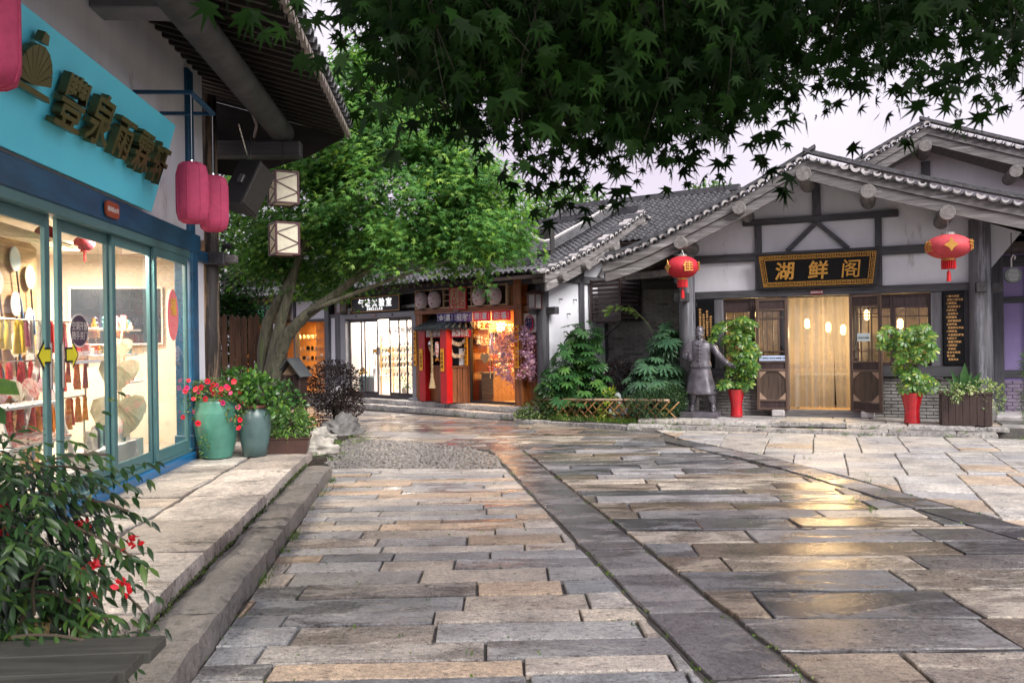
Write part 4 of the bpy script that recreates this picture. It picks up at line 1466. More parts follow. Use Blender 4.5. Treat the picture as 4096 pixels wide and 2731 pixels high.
for (x0, x1) in ((4.375, 4.62), (5.25, 5.335)):
    for z in (2.7, 2.85):
        m = M(); m.box(x0, x1, -.13, -.07, z, z + .025, .003); O('muntin', m, PALE, cs)
m = M(); m.box(3.36, 6.48, .02, .05, 2.56, 3.0); O('backing', m, pm('dark_brown_board', (.05, .022, .012), (.03, .013, .007), 6, .7, .1), cs)
# glass doors and their pulls
GLW = glass_mat('charm_glass', (.96, .95, .93), 1.1, .01)
for (a, b) in ((5.12, 5.9), (5.91, 6.7)):
    d = E('glass_door', parent=cs)
    m = M(); m.quad((a, .06, .3), (b, .06, .3), (b, .06, 2.35), (a, .06, 2.35)); O('pane', m, GLW, d)
    m = M(); m.box(a, b, .04, .08, .26, .31, .004); O('rail', m, IRON, d)
for x in (5.84, 5.97):
    m = M(); m.tube([(x, -.02, .85), (x, -.02, 1.9)], .014, 8); m.tube([(x, .06, .95), (x, -.02, .95)], .008, 6); m.tube([(x, .06, 1.8), (x, -.02, 1.8)], .008, 6); O('door_pull', m, STEEL, cs, smooth=True)
m = M(); m.box(5.08, 5.13, .02, .12, .26, 2.41, .004); O('door_jamb', m, IRON, cs)
pts = [(0, -.16), (.1, -.06), (.14, .03), (.11, .1), (.05, .11), (0, .07), (-.05, .11), (-.11, .1), (-.14, .03), (-.1, -.06)]
m = M(); m.prism([(5.62 + p[0], 1.33 + p[1]) for p in pts], 'y', .03, .045); hs = O('heart_notice', m, pm('kraft_card', (.6, .42, .22), None, 5, .8, .05), cs)
WARMROOM = pm('amber_room_wall', (.62, .34, .14), (.5, .26, .1), 2, .7, .05)
m = M(); m.box(5.0, 7.3, 2.0, 2.1, .24, 2.9); O('back_wall', m, WARMROOM, cs)
m = M(); m.box(7.25, 7.34, .1, 2.0, .24, 2.9); m.box(4.96, 5.05, .14, 2.0, .24, 2.9); O('side_wall', m, WARMROOM, cs)
m = M(); m.box(5.0, 7.3, .1, 2.0, .23, .27); O('floor', m, PALEWOOD, cs)
m = M(); m.box(5.0, 7.3, .15, 2.0, 2.6, 2.65); O('ceiling', m, WARMROOM, cs)
ct = FE(MF, 'shop_counter', 5.42, 1.05, .27, 'pale wooden counter behind the glass doors of the charm workshop', 'counter')
for k in range(5):
    m = M(); m.box(-.2, .2, -.75 + k * .3, -.75 + k * .3 + .296, 0, .66, .004); O('panel', m, PALEWOOD, ct)
m = M(); m.box(-.23, .23, -.78, .78, .66, .7, .006); O('top', m, PALEWOOD, ct)
# shelves with little cat figures
FIG = [pm('glazed_white', (.8, .76, .7), None, 4, .2, 0), pm('glazed_gold', (.75, .45, .1), None, 4, .22, 0, metal=.5), pm('glazed_red', (.6, .08, .05), None, 4, .25, 0), pm('glazed_cream', (.75, .6, .4), None, 4, .25, 0), pm('glazed_peach', (.7, .4, .25), None, 4, .25, 0)]


def cat_mesh(s=1.0):
    m = M()
    m.ball((0, 0, .045), .05, 9, 6, (1, .85, .95)); m.ball((0, -.005, .115), .042, 9, 6, (1.1, .9, .85))
    for q in (-1, 1):
        m.add([(q * .042, 0, .135), (q * .015, 0, .148), (q * .035, -.01, .168), (q * .03, .015, .14)], [(0, 1, 2), (1, 3, 2), (3, 0, 2)])
        m.ball((q * .025, -.04, .012), .017, 6, 4)
    m.tube([(.04, -.02, .07), (.058, -.03, .1), (.056, -.032, .135)], [.014, .014, .017], 6)
    m.v = [tuple(c * s for c in p) for p in m.v]
    return m


CATS = [mesh_of(cat_mesh(), 'cat_figurine', f, True) for f in FIG]
ROWN = ['on the top left shelf', 'on the top right shelf', 'on the middle left shelf', 'on the middle right shelf', 'on the lowest shelf', 'on the workshop counter']
for si, (x0, x1, y, z) in enumerate(((.2, .75, 5.18, 2.02), (.85, 1.9, 5.18, 1.95), (.2, .7, 5.18, 1.64), (1.1, 1.9, 5.18, 1.6), (.25, 1.9, 5.2, 1.28), (.3, 1.8, 5.42, .975))):
    if si < 5:
        m = M(); m.box(y - .13, y + .13, x0, x1, z - .025, z, .003)
        O('wall_shelf', m, PALEWOOD, loc=MF.w(0, 0, 0), rot=(0, 0, MF.a), label='wooden display shelf in the charm workshop, the one %s' % ['at top left', 'at top right', 'at middle left', 'at middle right', 'lowest down'][si], cat='shelf', group='charm workshop shelves')
    n = int((x1 - x0) / .13)
    for i in range(n):
        if U(0, 1) < .08: continue
        O('cat_figurine', RN.choice(CATS), None, loc=MF.w(y + U(-.06, .06), x0 + (i + .5) * .13 + U(-.02, .02), z), rot=(0, 0, MF.a + PI / 2 + U(-.6, .1)), scale=U(.8, 1.5) if si != 4 else U(.7, 1.0),
          label='glazed lucky cat figurine, %s from the left %s' % (ORD[i], ROWN[si]), cat='figurine', group='lucky cat figurines')
for i, x in enumerate((5.5, 6.5)):
    lamp('ceiling_lamp', MF, x, .8, 2.52, 15, (1.0, .66, .32), .4, ['warm ceiling lamp inside the charm workshop, left one', 'warm ceiling lamp inside the charm workshop, right one'][i])
m = M(); m.box(-.2, .2, -.01, .01, -.3, .3); O('poster', m, pm('night_blue_print', (.03, .03, .1), (.15, .12, .25), 7, .5, 0), loc=MF.w(5.07, .95, 1.62), rot=(0, 0, MF.a + PI / 2), label='dark blue poster on the wall of the charm workshop', cat='poster')

# carved name board in the transom
nb_ = FE(MF, 'name_board', 4.94, -.17, 2.75, 'square red-framed name board with four red characters in the lattice transom', 'sign')
m = M(); m.box(-.27, .27, -.02, .03, -.24, .24, .006); O('board', m, pm('kraft_board', (.5, .36, .2), (.42, .29, .16), 8, .7, .1), nb_)
m = M()
for (a, b, c, d) in ((-.29, .29, -.27, -.235), (-.29, .29, .235, .27), (-.29, -.255, -.235, .235), (.255, .29, -.235, .235)): m.box(a, b, -.03, .03, c, d, .006)
O('frame', m, REDL, nb_)
for i, ch in enumerate('工金坊石'):
    T('character', ch, .22, REDL, nb_, (-.115 + .23 * (i % 2), -.026, .105 - .215 * (i // 2)), extrude=.004, bold=.006)
# paper lanterns in the transom
PLAN = cloth_mat('pale_pink_paper', (.9, .8, .82), .35, .8)
PFL = pm('blossom_print', (.62, .05, .09), None, 6, .8, 0)


def paper_lantern(x, z, lab, s=1.0):
    r_ = FE(MF, 'paper_lantern', x, -.2, z, lab, 'lantern', 'blossom-printed paper lanterns')
    prof = []
    for k in range(15):
        a = -PI / 2 + PI * k / 14
        prof.append((max(.07, .165 * math.cos(a) ** .75) * s + (.0025 if k % 2 else 0), .215 * math.sin(a) * s))
    m = M(); m.lathe(prof, 24); O('shade', m, PLAN, r_, smooth=True)
    for zz in (-.225, .2):
        m = M(); m.lathe([(.075 * s, zz * s), (.075 * s, (zz + .025) * s)], 16); O('ring', m, IRON, r_)
    for (a, b) in ((-.6, .09), (.15, .1), (.65, .02), (-.2, -.02), (.35, -.1), (-.65, -.08)):
        rr = .165 * math.cos(math.asin(b / .215)) ** .75 + .004
        m = M()
        for k in range(5):
            q = k * 2 * PI / 5
            m.prism([(.0, .0), (.016 * math.cos(q - .5), .016 * math.sin(q - .5)), (.024 * math.cos(q), .024 * math.sin(q)), (.016 * math.cos(q + .5), .016 * math.sin(q + .5))], 'y', -.002, .002)
        O('blossom_print', m, PFL, r_, loc=(rr * math.sin(a), -rr * math.cos(a), b), rot=(0, 0, a))
    m = M(); m.tube([(0, 0, .22 * s), (0, 0, .3)], .006, 5); O('cord', m, IRON, r_)


for x, lab in ((3.63, 'pale paper lantern with pink blossoms, leftmost in the lattice transom'), (4.12, 'pale paper lantern with pink blossoms, just left of the red name board'), (5.68, 'pale paper lantern with pink blossoms, just right of the red name board'), (6.2, 'pale paper lantern with pink blossoms, rightmost in the lattice transom')):
    paper_lantern(x, 2.75, lab, .98)
number_plate(MF, 4.86, -.155, 2.47, '迎凤街38号', 'dark number plate on the beam of the charm workshop', .2, .08)

# banners over the glass doors
PURPLE = cloth_mat('violet_cloth', (.1, .06, .3), .2)
REDC = cloth_mat('red_cloth', (.62, .01, .05), .2)
bn = [('金運', PURPLE, 'violet cloth banner reading 金運, first from the left over the workshop doors'), ('招財', PURPLE, 'violet cloth banner reading 招財, second from the left over the workshop doors'), ('開運', REDC, 'red cloth banner reading 開運, third from the left over the workshop doors'), ('招福', REDC, 'red cloth banner reading 招福, rightmost over the workshop doors')]
for i, (tx, mt, lab) in enumerate(bn):
    b = FE(MF, 'cloth_banner', 4.54 + i * .622, -.22, 2.295, lab, 'banner', 'banners over the workshop doors')
    m = M()
    v = []; f = []
    for k in range(9):
        x = -.305 + .61 * k / 8
        yy = .012 * math.sin(k * 1.3 + i)
        v += [(x, yy * .3, .11), (x, yy, -.11 - .004 * math.sin(k))]
    f = [(2 * k, 2 * k + 1, 2 * k + 3, 2 * k + 2) for k in range(8)]
    m.add(v, f); O('cloth', m, mt, b)
    T('character', tx[0], .175, PAPERW, b, (-.14, -.016, 0), extrude=.001, bold=.008)
    T('character', tx[1], .175, PAPERW, b, (.1, -.016, 0), extrude=.001, bold=.008)
    for q, (xx, tt) in enumerate(((-.265, '金石工坊'), (-.02, '開運招福'), (.245, '金石工坊'))):
        T('small_lettering', '\n'.join(tt), .045, PAPERW, b, (xx, -.016, 0), extrude=.001, line=.8)
m = M(); m.tube([(4.15, -.21, 2.41), (6.76, -.21, 2.41)], .01, 6)
O('banner_rod', m, PALEWOOD, loc=MF.w(0, 0, 0), rot=(0, 0, MF.a), label='thin rod carrying the four cloth banners', cat='rod')

# booth with two red posts and a little tiled roof
bo = FE(MF, 'wish_booth', 0, 0, 0, 'corner wish booth with red posts and small dark tiled roof', 'booth')
P1 = Vector((3.62, -.1, 0)); P2 = Vector((4.72, -.38, 0)); P3 = Vector((5.05, .02, 0))
for p in (P1, P2):
    m = M(); m.box(p.x - .115, p.x + .115, p.y - .1, p.y + .1, .24, 2.05, .012); O('post', m, REDL, bo)


def panel_run(a, b, y0, z0, z1, n, mt, par, nm='plank', th=.03):
    for k in range(n):
        p = a.lerp(b, (k + .03) / n); q = a.lerp(b, (k + .97) / n)
        m = M(); m.beam((p.x, p.y, (z0 + z1) / 2), (q.x, q.y, (z0 + z1) / 2), th, z1 - z0, .004); O(nm, m, mt, par)


panel_run(Vector((3.74, -.02, 0)), Vector((4.62, -.24, 0)), 0, .25, 1.1, 6, ORANGEWOOD_Z, bo)
panel_run(Vector((4.8, -.28, 0)), Vector((5.04, .02, 0)), 0, .25, 1.1, 3, ORANGEWOOD_Z, bo)
m = M(); m.beam((3.74, -.03, 1.12), (4.62, -.25, 1.12), .08, .035, .004); m.beam((4.8, -.3, 1.118), (5.05, .01, 1.118), .08, .035, .004); O('ledge', m, ORANGEWOOD_X, bo)
m = M(); m.box(3.5, 5.05, .2, .24, .25, 2.4); O('backing', m, pm('dark_inner_board', (.03, .02, .018), (.02, .013, .012), 4, .7, .1), bo)
rf = E('small_roof', parent=bo)
BTILE = pm('dark_green_grey_tile', (.055, .07, .075), (.03, .04, .045), 6, .4, .1)
m = M(); m.add([(3.42, -.3, 2.02), (4.8, -.62, 2.02), (5.3, .0, 2.02), (5.0, .15, 2.24), (4.62, -.02, 2.24), (3.6, .12, 2.24)], [(0, 1, 4, 5), (1, 2, 3, 4)])
O('deck', m, BTILE, rf)
for k in range(8):
    t = (k + .5) / 8
    a = Vector((3.42, -.32, 2.03)).lerp(Vector((4.8, -.64, 2.03)), t); b = Vector((3.6, .12, 2.26)).lerp(Vector((4.6, -.02, 2.26)), t)
    m = M(); m.tube([a, b], [.055, .045], 8); O('roof_tile', m, BTILE, rf, smooth='auto')
for k in range(5):
    t = (k + .5) / 5
    a = Vector((4.82, -.62, 2.03)).lerp(Vector((5.32, .0, 2.03)), t); b = Vector((4.66, -.02, 2.26)).lerp(Vector((5.0, .15, 2.26)), t)
    m = M(); m.tube([a, b], [.05, .04], 8); O('roof_tile', m, BTILE, rf, smooth='auto')
for (tx, a, b, lab) in (('開運招福', Vector((3.72, -.16, 1.93)), Vector((4.62, -.38, 1.93)), 'red cloth strip reading 開運招福 under the booth roof'), ('良縁祈願', Vector((4.84, -.34, 1.93)), Vector((5.18, .02, 1.93)), 'red cloth strip reading 良縁祈願 on the right side of the booth')):
    an = math.atan2(b.y - a.y, b.x - a.x); L = (b - a).length; c = (a + b) / 2
    st = E('cloth_strip', lab, 'banner', MF.w(c.x, c.y, c.z), MF.a + an, 'cloth strips on the booth')
    m = M(); v = []
    for k in range(7):
        x = -L / 2 + L * k / 6; yy = .006 * math.sin(k * 1.9)
        v += [(x, yy, .11), (x, yy, -.11)]
    m.add(v, [(2 * k, 2 * k + 1, 2 * k + 3, 2 * k + 2) for k in range(6)]); O('cloth', m, REDC, st)
    T('lettering', tx, .19, PAPERW, st, (0, -.012, 0), extrude=.001, bold=.008, sx=min(1.15, L / .82 * .95))
for (x, y, tx, k) in ((3.62, -.215, '心想事成', 0), (4.72, -.495, '招财纳福', 1)):
    p = FE(MF, 'charm_plaque', x - .02, y, 1.28, ['small yellow plaque on the left red post of the booth', 'small yellow plaque on the right red post of the booth'][k], 'plaque', 'yellow plaques on the red posts')
    m = M(); m.box(-.06, .06, -.006, .006, -.27, .27, .002); O('board', m, YELLOW, p)
    T('lettering', '\n'.join(tx), .085, INK, p, (0, -.009, 0), extrude=.001, line=1.15)
# upright yellow boards with painted text
for (x, y, w, h, z, tx, mt, lab) in ((3.28, -.135, .1, .9, 1.57, '金運にね招く財', BROWNINK, 'tall yellow board on the leftmost timber post of the workshop'), (5.05, -.04, .1, .9, 1.6, '願い必ず達成する', BROWNINK, 'tall yellow board between booth and glass doors'), (6.82, -.155, .13, .96, 1.58, '商業が盛んである', REDINK, 'tall yellow board with red text beside the purple blossoms')):
    p = FE(MF, 'text_board', x, y, z, lab, 'sign', 'upright yellow text boards')
    m = M(); m.box(-w / 2, w / 2, -.008, .008, -h / 2, h / 2, .002); O('board', m, YELLOW, p)
    T('lettering', '\n'.join(tx), w * .78, mt, p, (0, -.011, 0), extrude=.001, line=h / len(tx) / (w * .78) * .93, bold=.002)
# rope, bell, koi streamer, tags in the booth
ROPE = wood('straw_rope', (.55, .4, .22), (.36, .25, .12), 'z', .9, .6)
rr = FE(MF, 'bell_rope', 4.28, -.45, .6, 'thick straw bell rope with tassel hanging in front of the booth', 'rope')
m = M()
for q in (0, PI):
    m.tube([(.016 * math.cos(q + k * .9), .016 * math.sin(q + k * .9), .38 + k * .03) for k in range(34)], .02, 6)
O('rope', m, ROPE, rr, smooth=True)
m = M(); m.lathe([(.03, .38), (.04, .3), (.035, .27), (.085, .02), (.095, 0)], 18); O('tassel', m, ROPE, rr)
m = M(); m.lathe([(.05, 0), (.045, .02), (.03, .07), (.01, .09)], 12); O('bell', m, STEEL, loc=MF.w(4.18, -.42, 1.65), rot=(0, 0, 0), label='small metal bell hanging beside the straw rope', cat='bell', smooth='auto')
kf = FE(MF, 'koi_streamer', 4.46, -.44, 1.3, 'red and white koi streamer hanging beside the straw rope', 'streamer')
KOI = pm('koi_scales', (.75, .2, .12), (.8, .75, .72), 16, .7, 0, lo=.45, hi=.55)
m = M(); m.lathe([(.05, .42), (.068, .3), (.06, .15), (.03, .05)], 12, sy=.5, cap=False); O('body', m, KOI, kf, smooth=True)
m = M(); m.add([(-.03, 0, .06), (.03, 0, .06), (.09, 0, -.06), (0, .01, -.02), (-.09, 0, -.06)], [(0, 1, 2, 3, 4)]); O('tail', m, pm('orange_tail', (.8, .3, .04), None, 5, .7, 0), kf)
m = M(); m.tube([(0, 0, .42), (.0, 0, .6)], .003, 4); O('string', m, IRON, kf)
TAG = pm('wood_tag', (.6, .48, .33), (.5, .38, .25), 8, .7, .1)
tm = M(); tm.prism([(-.032, -.05), (.032, -.05), (.032, .025), (0, .05), (-.032, .025)], 'y', -.004, .004); tme = mesh_of(tm, 'wish_tag', TAG)
for (x0, x1, y0, y1, z, sag, n, wh) in ((3.78, 4.3, -.1, -.2, 1.62, .18, 9, 'in the left opening of the booth'), (4.8, 5.04, -.3, .0, 1.78, .12, 8, 'on the upper right string of the booth'), (4.8, 5.04, -.3, .0, 1.52, .16, 8, 'on the lower right string of the booth')):
    for i in range(n):
        t = (i + .5) / n
        O('wish_tag', tme, None, loc=MF.w(x0 + (x1 - x0) * t, y0 + (y1 - y0) * t - .03 + U(-.02, .02), z - sag * math.sin(PI * t) + U(-.03, .03)), rot=(U(-.15, .15), U(-.3, .3), MF.a + U(-.5, .5) + (.0 if x0 < 4 else .9)), label='wooden wish tag, %s from the left %s' % (ORD[i], wh), cat='tag', group='wooden wish tags')
m = M(); m.box(-.11, .11, -.004, .004, -.2, .2); pst = O('poster', m, PAPERW, loc=MF.w(4.92, .0, 1.35), rot=(0, 0, MF.a + .85), label='white poster inside the right side of the booth', cat='poster')
T('lettering', '九\n玉', .13, INK, pst, (.02, -.006, .08), extrude=.001, bold=.003)
for k, (x, z, s) in enumerate(((4.5, 1.14, 1.1), (4.58, 1.14, .9), (4.4, 1.14, .8))):
    O('cat_figurine', CATS[(0, 2, 0)[k]], None, loc=MF.w(x, -.2 - .02 * k, z), rot=(0, 0, MF.a), scale=s, label=['larger white cat figurine on the booth ledge', 'red cat figurine on the booth ledge', 'smallest white cat figurine on the booth ledge'][k], cat='figurine', group='cats on the booth ledge')
# white flag with the cat character
fl = FE(MF, 'cloth_flag', 7.14, -.06, 2.1, 'white cloth flag with a dark character in a red ring', 'flag')
m = M(); v = []
for k in range(6):
    x = -.19 + .38 * k / 5
    v += [(x, .01 * math.sin(k * 1.7), .22), (x, .01 * math.sin(k * 1.7 + .5), -.2)]
m.add(v, [(2 * k, 2 * k + 1, 2 * k + 3, 2 * k + 2) for k in range(5)]); O('cloth', m, cloth_mat('white_cloth', (.78, .78, .76), .2), fl)
m = M(); pts = [(.12 * math.cos(a), -.018, .17 * math.sin(a)) for a in [PI * 1.15 - k * PI * 1.55 / 20 for k in range(21)]]; m.tube(pts, [.006 + .014 * (k / 20) for k in range(21)], 6); O('red_ring', m, REDC, fl)
T('character', '猫', .27, pm('indigo_ink', (.04, .02, .1), None, 5, .8, 0), fl, (.02, -.025, 0), extrude=.001, bold=.012)

# ================================================================ TEA SHOP at the far left of the row
ts = FE(MF, 'tea_shop', 0, 0, 0, 'white-walled tea shop with warm lit shelves behind the maple trunk', 'shopfront')
m = M(); m.box(-7.2, -.79, .0, .15, 2.42, 3.1); O('wall', m, WHITE, ts)
m = M(); m.box(-7.2, -5.6, .0, .15, .24, 2.42); m.box(-4.3, -3.5, .0, .15, .24, 2.42); O('wall', m, WHITE, ts)
for x in (-5.55, -3.45, -2.45):
    m = M(); m.box(x, x + .1, -.05, .12, .24, 3.0, .008); O('post', m, TIMBER_Z, ts)
m = M(); m.box(-7.2, -.79, -.05, .1, 2.36, 2.44, .006); O('beam', m, TIMBER_X, ts)
TEAW = pm('tea_room_wood', (.5, .27, .09), (.38, .19, .06), 3, .6, .05)
m = M(); m.box(-5.6, -.79, 1.6, 1.7, .24, 2.6); O('back_wall', m, TEAW, ts)
m = M(); m.box(-.88, -.79, .15, 1.6, .24, 2.6); m.box(-5.7, -5.6, .15, 1.6, .24, 2.6); O('side_wall', m, TEAW, ts)
m = M(); m.box(-5.6, -.8, .15, 1.6, .23, .27); O('floor', m, PALEWOOD, ts)
m = M(); m.box(-5.6, -.8, .15, 1.6, 2.5, 2.56); O('ceiling', m, TEAW, ts)
for k, z in enumerate((.9, 1.2, 1.5, 1.85)):
    m = M(); m.box(-3.35, -1.85, .55, .8, z, z + .03, .003)
    O('wall_shelf', m, PALEWOOD, loc=MF.w(0, 0, 0), rot=(0, 0, MF.a), label='lit tea shelf in the tea shop window, %s' % ['lowest', 'second from bottom', 'second from top', 'topmost'][k], cat='shelf', group='tea shop shelves')
    for i in range(6):
        m = M(); q = U(.04, .065); m.lathe([(q * .6, 0), (q, .04), (q * .9, .09), (q * .4, .12)], 10)
        O('tea_jar', m, RN.choice([FIG[0], FIG[3], INK]), loc=MF.w(-3.2 + i * .23, .65, z + .03), label='small tea jar, %s from the left on the %s shelf of the tea shop' % (ORD[i], ['lowest', 'second lowest', 'second highest', 'top'][k]), cat='jar', group='tea jars', smooth='auto')
lt = FE(MF, 'lattice_cabinet', -1.3, .25, .3, 'wooden lattice display cabinet at the right end of the tea shop', 'cabinet')
for i in range(4):
    m = M(); m.box(-.3 + i * .17, -.285 + i * .17, -.06, .06, 0, 2.05); O('upright', m, PALE, lt)
for i in range(9):
    m = M(); m.box(-.3, .225, -.059, .059, i * .255, i * .255 + .015); O('shelf', m, PALE, lt)
for i, (z, q) in enumerate(((.53, .05), (.79, .06), (1.04, .045), (.28, .05))):
    m = M(); m.ball((0, 0, q), q, 10, 7, (1.2, 1, .9)); m.tube([(q, 0, q), (q * 1.7, 0, q * 1.4)], q * .2, 5); m.ball((0, 0, q * 1.9), q * .25, 6, 4)
    O('teapot', m, FIG[0], loc=MF.w(-1.37 + .08 * (i % 2), .22, .3 + z), label='white teapot in the lattice cabinet, %s' % ['second row up', 'third row up', 'fourth row up', 'lowest row'][i], cat='teapot', group='white teapots', smooth=True)
for i, x in enumerate((-1.9, -3.0)):
    lamp('ceiling_lamp', MF, x, .9, 2.42, 18, (1.0, .58, .2), .4, ['warm ceiling lamp over the tea shelves', 'warm ceiling lamp at the left of the tea shop'][i])
# its sign: black board with green characters in a gilt frame
s2 = FE(MF, 'shop_sign', -3.85, -.14, 2.45, 'black sign with green brush characters and gilt frame behind the tree', 'sign')
m = M(); m.prism([(-1.05, 0), (1.2, 0), (1.35, .62), (-1.3, .62)], 'y', -.03, .02); O('board', m, BLACKL, s2)
m = M()
for (a, b) in (((-1.05, 0), (1.2, 0)), ((1.2, 0), (1.35, .62)), ((1.35, .62), (-1.3, .62)), ((-1.3, .62), (-1.05, 0))): m.beam((a[0], -.04, a[1]), (b[0], -.04, b[1]), .05, .07, .004)
O('frame', m, pm('gilt_wood', (.5, .28, .09), (.4, .21, .06), 6, .5, .1), s2)
for i, ch in enumerate('金坛雀舌'):
    T('character', ch, .42, pm('green_sign_letter', (.01, .45, .13), None, 4, .4, 0), s2, (-.7 + i * .5, -.045, .3), extrude=.012, bold=.012)
m = M(); m.box(-.18, .18, -.006, .006, -.55, .55)
O('hanging_banner', m, cloth_mat('olive_cloth', (.35, .36, .1), .2), loc=MF.w(-2.78, -.3, 2.15), rot=(0, 0, MF.a), label='olive vertical banner hanging behind the tree trunk', cat='banner')
bd = FE(MF, 'standing_board', -3.2, -.75, .0, 'white standing board with black tea characters beside the trunk', 'sign')
m = M(); m.box(-.42, .42, -.02, .02, .3, 1.28, .004); O('board', m, PAPERW, bd)
T('lettering', '金\n坛\n雀\n舌', .17, INK, bd, (-.2, -.024, .85), extrude=.001, line=1.05, bold=.004)
T('lettering', '品\n茗', .12, pm('dark_green_ink', (.02, .12, .05), None, 5, .7, 0), bd, (.2, -.024, .8), extrude=.001)
m = M(); m.beam((-.4, 0, 0), (-.4, 0, .3), .03, .03); m.beam((.4, 0, 0), (.4, 0, .3), .03, .03); O('legs', m, IRON, bd)
m = M(); m.lathe([(.0, -.09), (.03, -.08), (.05, 0), (.03, .08), (.0, .1)], 12)
O('red_lantern', m, REDC, loc=MF.w(-2.32, -.22, 2.25), rot=(0, .4, 0), label='slim red hanging lantern in front of the tea shelves', cat='lantern', smooth=True)
m = M(); m.prism([(.16 * math.cos(2 * PI * k / 16), .075 * math.sin(2 * PI * k / 16)) for k in range(16)], 'y', -.006, .006); wn = O('oval_notice', m, PAPERW, loc=MF.w(-3.3, -.3, 1.45), rot=(0, 0, MF.a), label='small oval white and blue notice hanging above the standing board', cat='notice')
T('lettering', '温馨提示', .05, pm('blue_ink', (.05, .2, .6), None, 4, .7, 0), wn, (0, -.008, 0), extrude=.0005)
# ================================================================ RESTAURANT
rs_ = FE(RF, 'restaurant', 0, 0, 0, 'white gabled restaurant with dark timber frame and grey tiled roof', 'building')
m = M(); m.prism([(-.6, 2.6), (4.6, 2.6), (5.3, 3.5), (3.6, 4.14), (1.84, 4.8), (.0, 3.95), (-1.0, 3.5), (-.6, 3.2)], 'y', .03, .18); O('gable_wall', m, WHITE, rs_)
COLM = wood('grey_painted_column', (.15, .15, .17), (.075, .075, .088), 'z', .5, .3, scale=.5, worn=((.26, .27, .31), .56))
for x, r_ in ((-.61, .165), (4.63, .185)):
    m = M(); m.tube([(x, -.1, .5), (x, -.1, 2.2), (x, -.1, 3.75)], [r_ * 1.03, r_, r_ * .95], 20); O('column', m, COLM, rs_, smooth='auto')
    m = M(); m.lathe([(r_ * 1.25, 0), (r_ * 1.32, .12), (r_ * 1.3, .25), (r_ * 1.05, .36)], 18, (x, -.1, .17)); O('column_base', m, MORTAR, rs_, smooth='auto')
m = M(); m.box(-.46, 4.46, -.08, .1, 2.49, 2.64, .01); O('lintel', m, TIMBER_X, rs_)
m = M(); m.box(-.46, 4.46, -.06, .1, 3.21, 3.37, .01); O('tie_beam', m, TIMBER_X, rs_)
m = M(); m.box(.5, 3.32, -.064, .1, 3.91, 4.03, .01); O('tie_beam', m, TIMBER_X, rs_)
for (x0, x1, z0, z1) in ((.73, .86, 2.64, 3.91), (2.91, 3.03, 2.64, 3.91), (1.81, 1.96, 4.03, 4.66)):
    m = M(); m.box(x0, x1, -.05, .1, z0, z1, .008); O('post', m, TIMBER_Z, rs_)
for q in (-1, 1):
    m = M(); m.beam((1.885, -.02, 3.9), (1.885 + q * .56, -.02, 3.37), .08, .1, .006, up=(0, 1, 0)); O('brace', m, TIMBER_X, rs_)
# lower front: sill, posts, bricks
m = M(); m.box(-.45, .84, -.07, .1, .94, 1.1, .01); O('sill_beam', m, TIMBER_X, rs_)
m = M(); m.box(2.5, 4.46, -.07, .1, .94, 1.14, .01); O('sill_beam', m, TIMBER_X, rs_)
for (x0, x1) in ((-.08, .1), (3.83, 4.02), (1.22, 1.34), (2.44, 2.56)):
    m = M(); m.box(x0, x1, -.055, .1, .9 if x1 > 3 or x0 < 1 else .25, 2.49, .008); O('post', m, COLM if x0 in (-.08, 3.83) else TIMBER_Z, rs_)
for q_ in ((-.45, 1.25), (2.5, 4.5)):
    m = M(); m.box(q_[0], q_[1], .04, .16, .1, .95); O('brick_core', m, pm('brick_joint', (.13, .13, .125), (.08, .08, .08), 12, .9, .4), rs_)
m = M()
for (xa, xb) in ((-.45, 1.2), (2.56, 4.45)):
    z = .18; k = 0
    while z < .92:
        x = xa + (k % 2) * .12
        while x < xb - .05:
            w_ = min(.225, xb - x)
            m.box(x, x + w_, U(-.004, .012), .05, z, z + .048, .004)
            x += .236
        z += .062; k += 1
O('bricks', m, pm('grey_brick_front', (.3, .29, .28), (.13, .125, .12), 3.2, .8, .4, spots=((.42, .41, .4), 2.3, .62)), rs_, kind='stuff', fix=False)
DOORW = wood('worn_brown_door', (.12, .075, .055), (.05, .03, .024), 'z', .6, .4, worn=((.26, .19, .15), .58))
WINW = wood('dark_plum_window', (.06, .035, .035), (.03, .018, .019), 'z', .5, .2)


def lattice_window(root, x0, x1, z0, z1, y, mt, n=2, name='window'):
    w = E(name, parent=root)
    L = (x1 - x0) / n
    for i in range(n):
        a = x0 + i * L; b = a + L
        m = M()
        m.box(a, a + .05, y, y + .06, z0, z1, .005); m.box(b - .05, b, y, y + .06, z0, z1, .005)
        for (p, q) in ((z1 - .05, z1), (z1 - .26, z1 - .2), (z0, z0 + .07)): m.box(a + .05, b - .05, y + .002, y + .058, p, q, .005)
        O('sash', m, mt, w)
        m = M(); m.box(a + .05, b - .05, y + .02, y + .04, z1 - .2, z1 - .05); O('panel', m, mt, w)
        m = M()
        zc = z1 - .42
        m.box(a + .05, b - .05, y + .015, y + .04, zc, zc + .02); m.box(a + .05 + (L - .1) * .3, a + .068 + (L - .1) * .3, y + .014, y + .041, z0 + .07, z1 - .26)
        m.box(b - .068 - (L - .1) * .25, b - .05 - (L - .1) * .25, y + .014, y + .041, z0 + .07, z1 - .26); m.box(a + .05, b - .05, y + .015, y + .04, z0 + .3, z0 + .32)
        O('glazing_bars', m, mt, w)
        m = M(); m.quad((a + .05, y + .03, z0 + .07), (b - .05, y + .03, z0 + .07), (b - .05, y + .03, z1 - .26), (a + .05, y + .03, z1 - .26)); O('pane', m, GLASS, w)


lattice_window(rs_, .1, 1.22, 1.1, 2.47, .0, WINW)
lattice_window(rs_, 2.56, 3.83, 1.14, 2.47, .0, WINW)


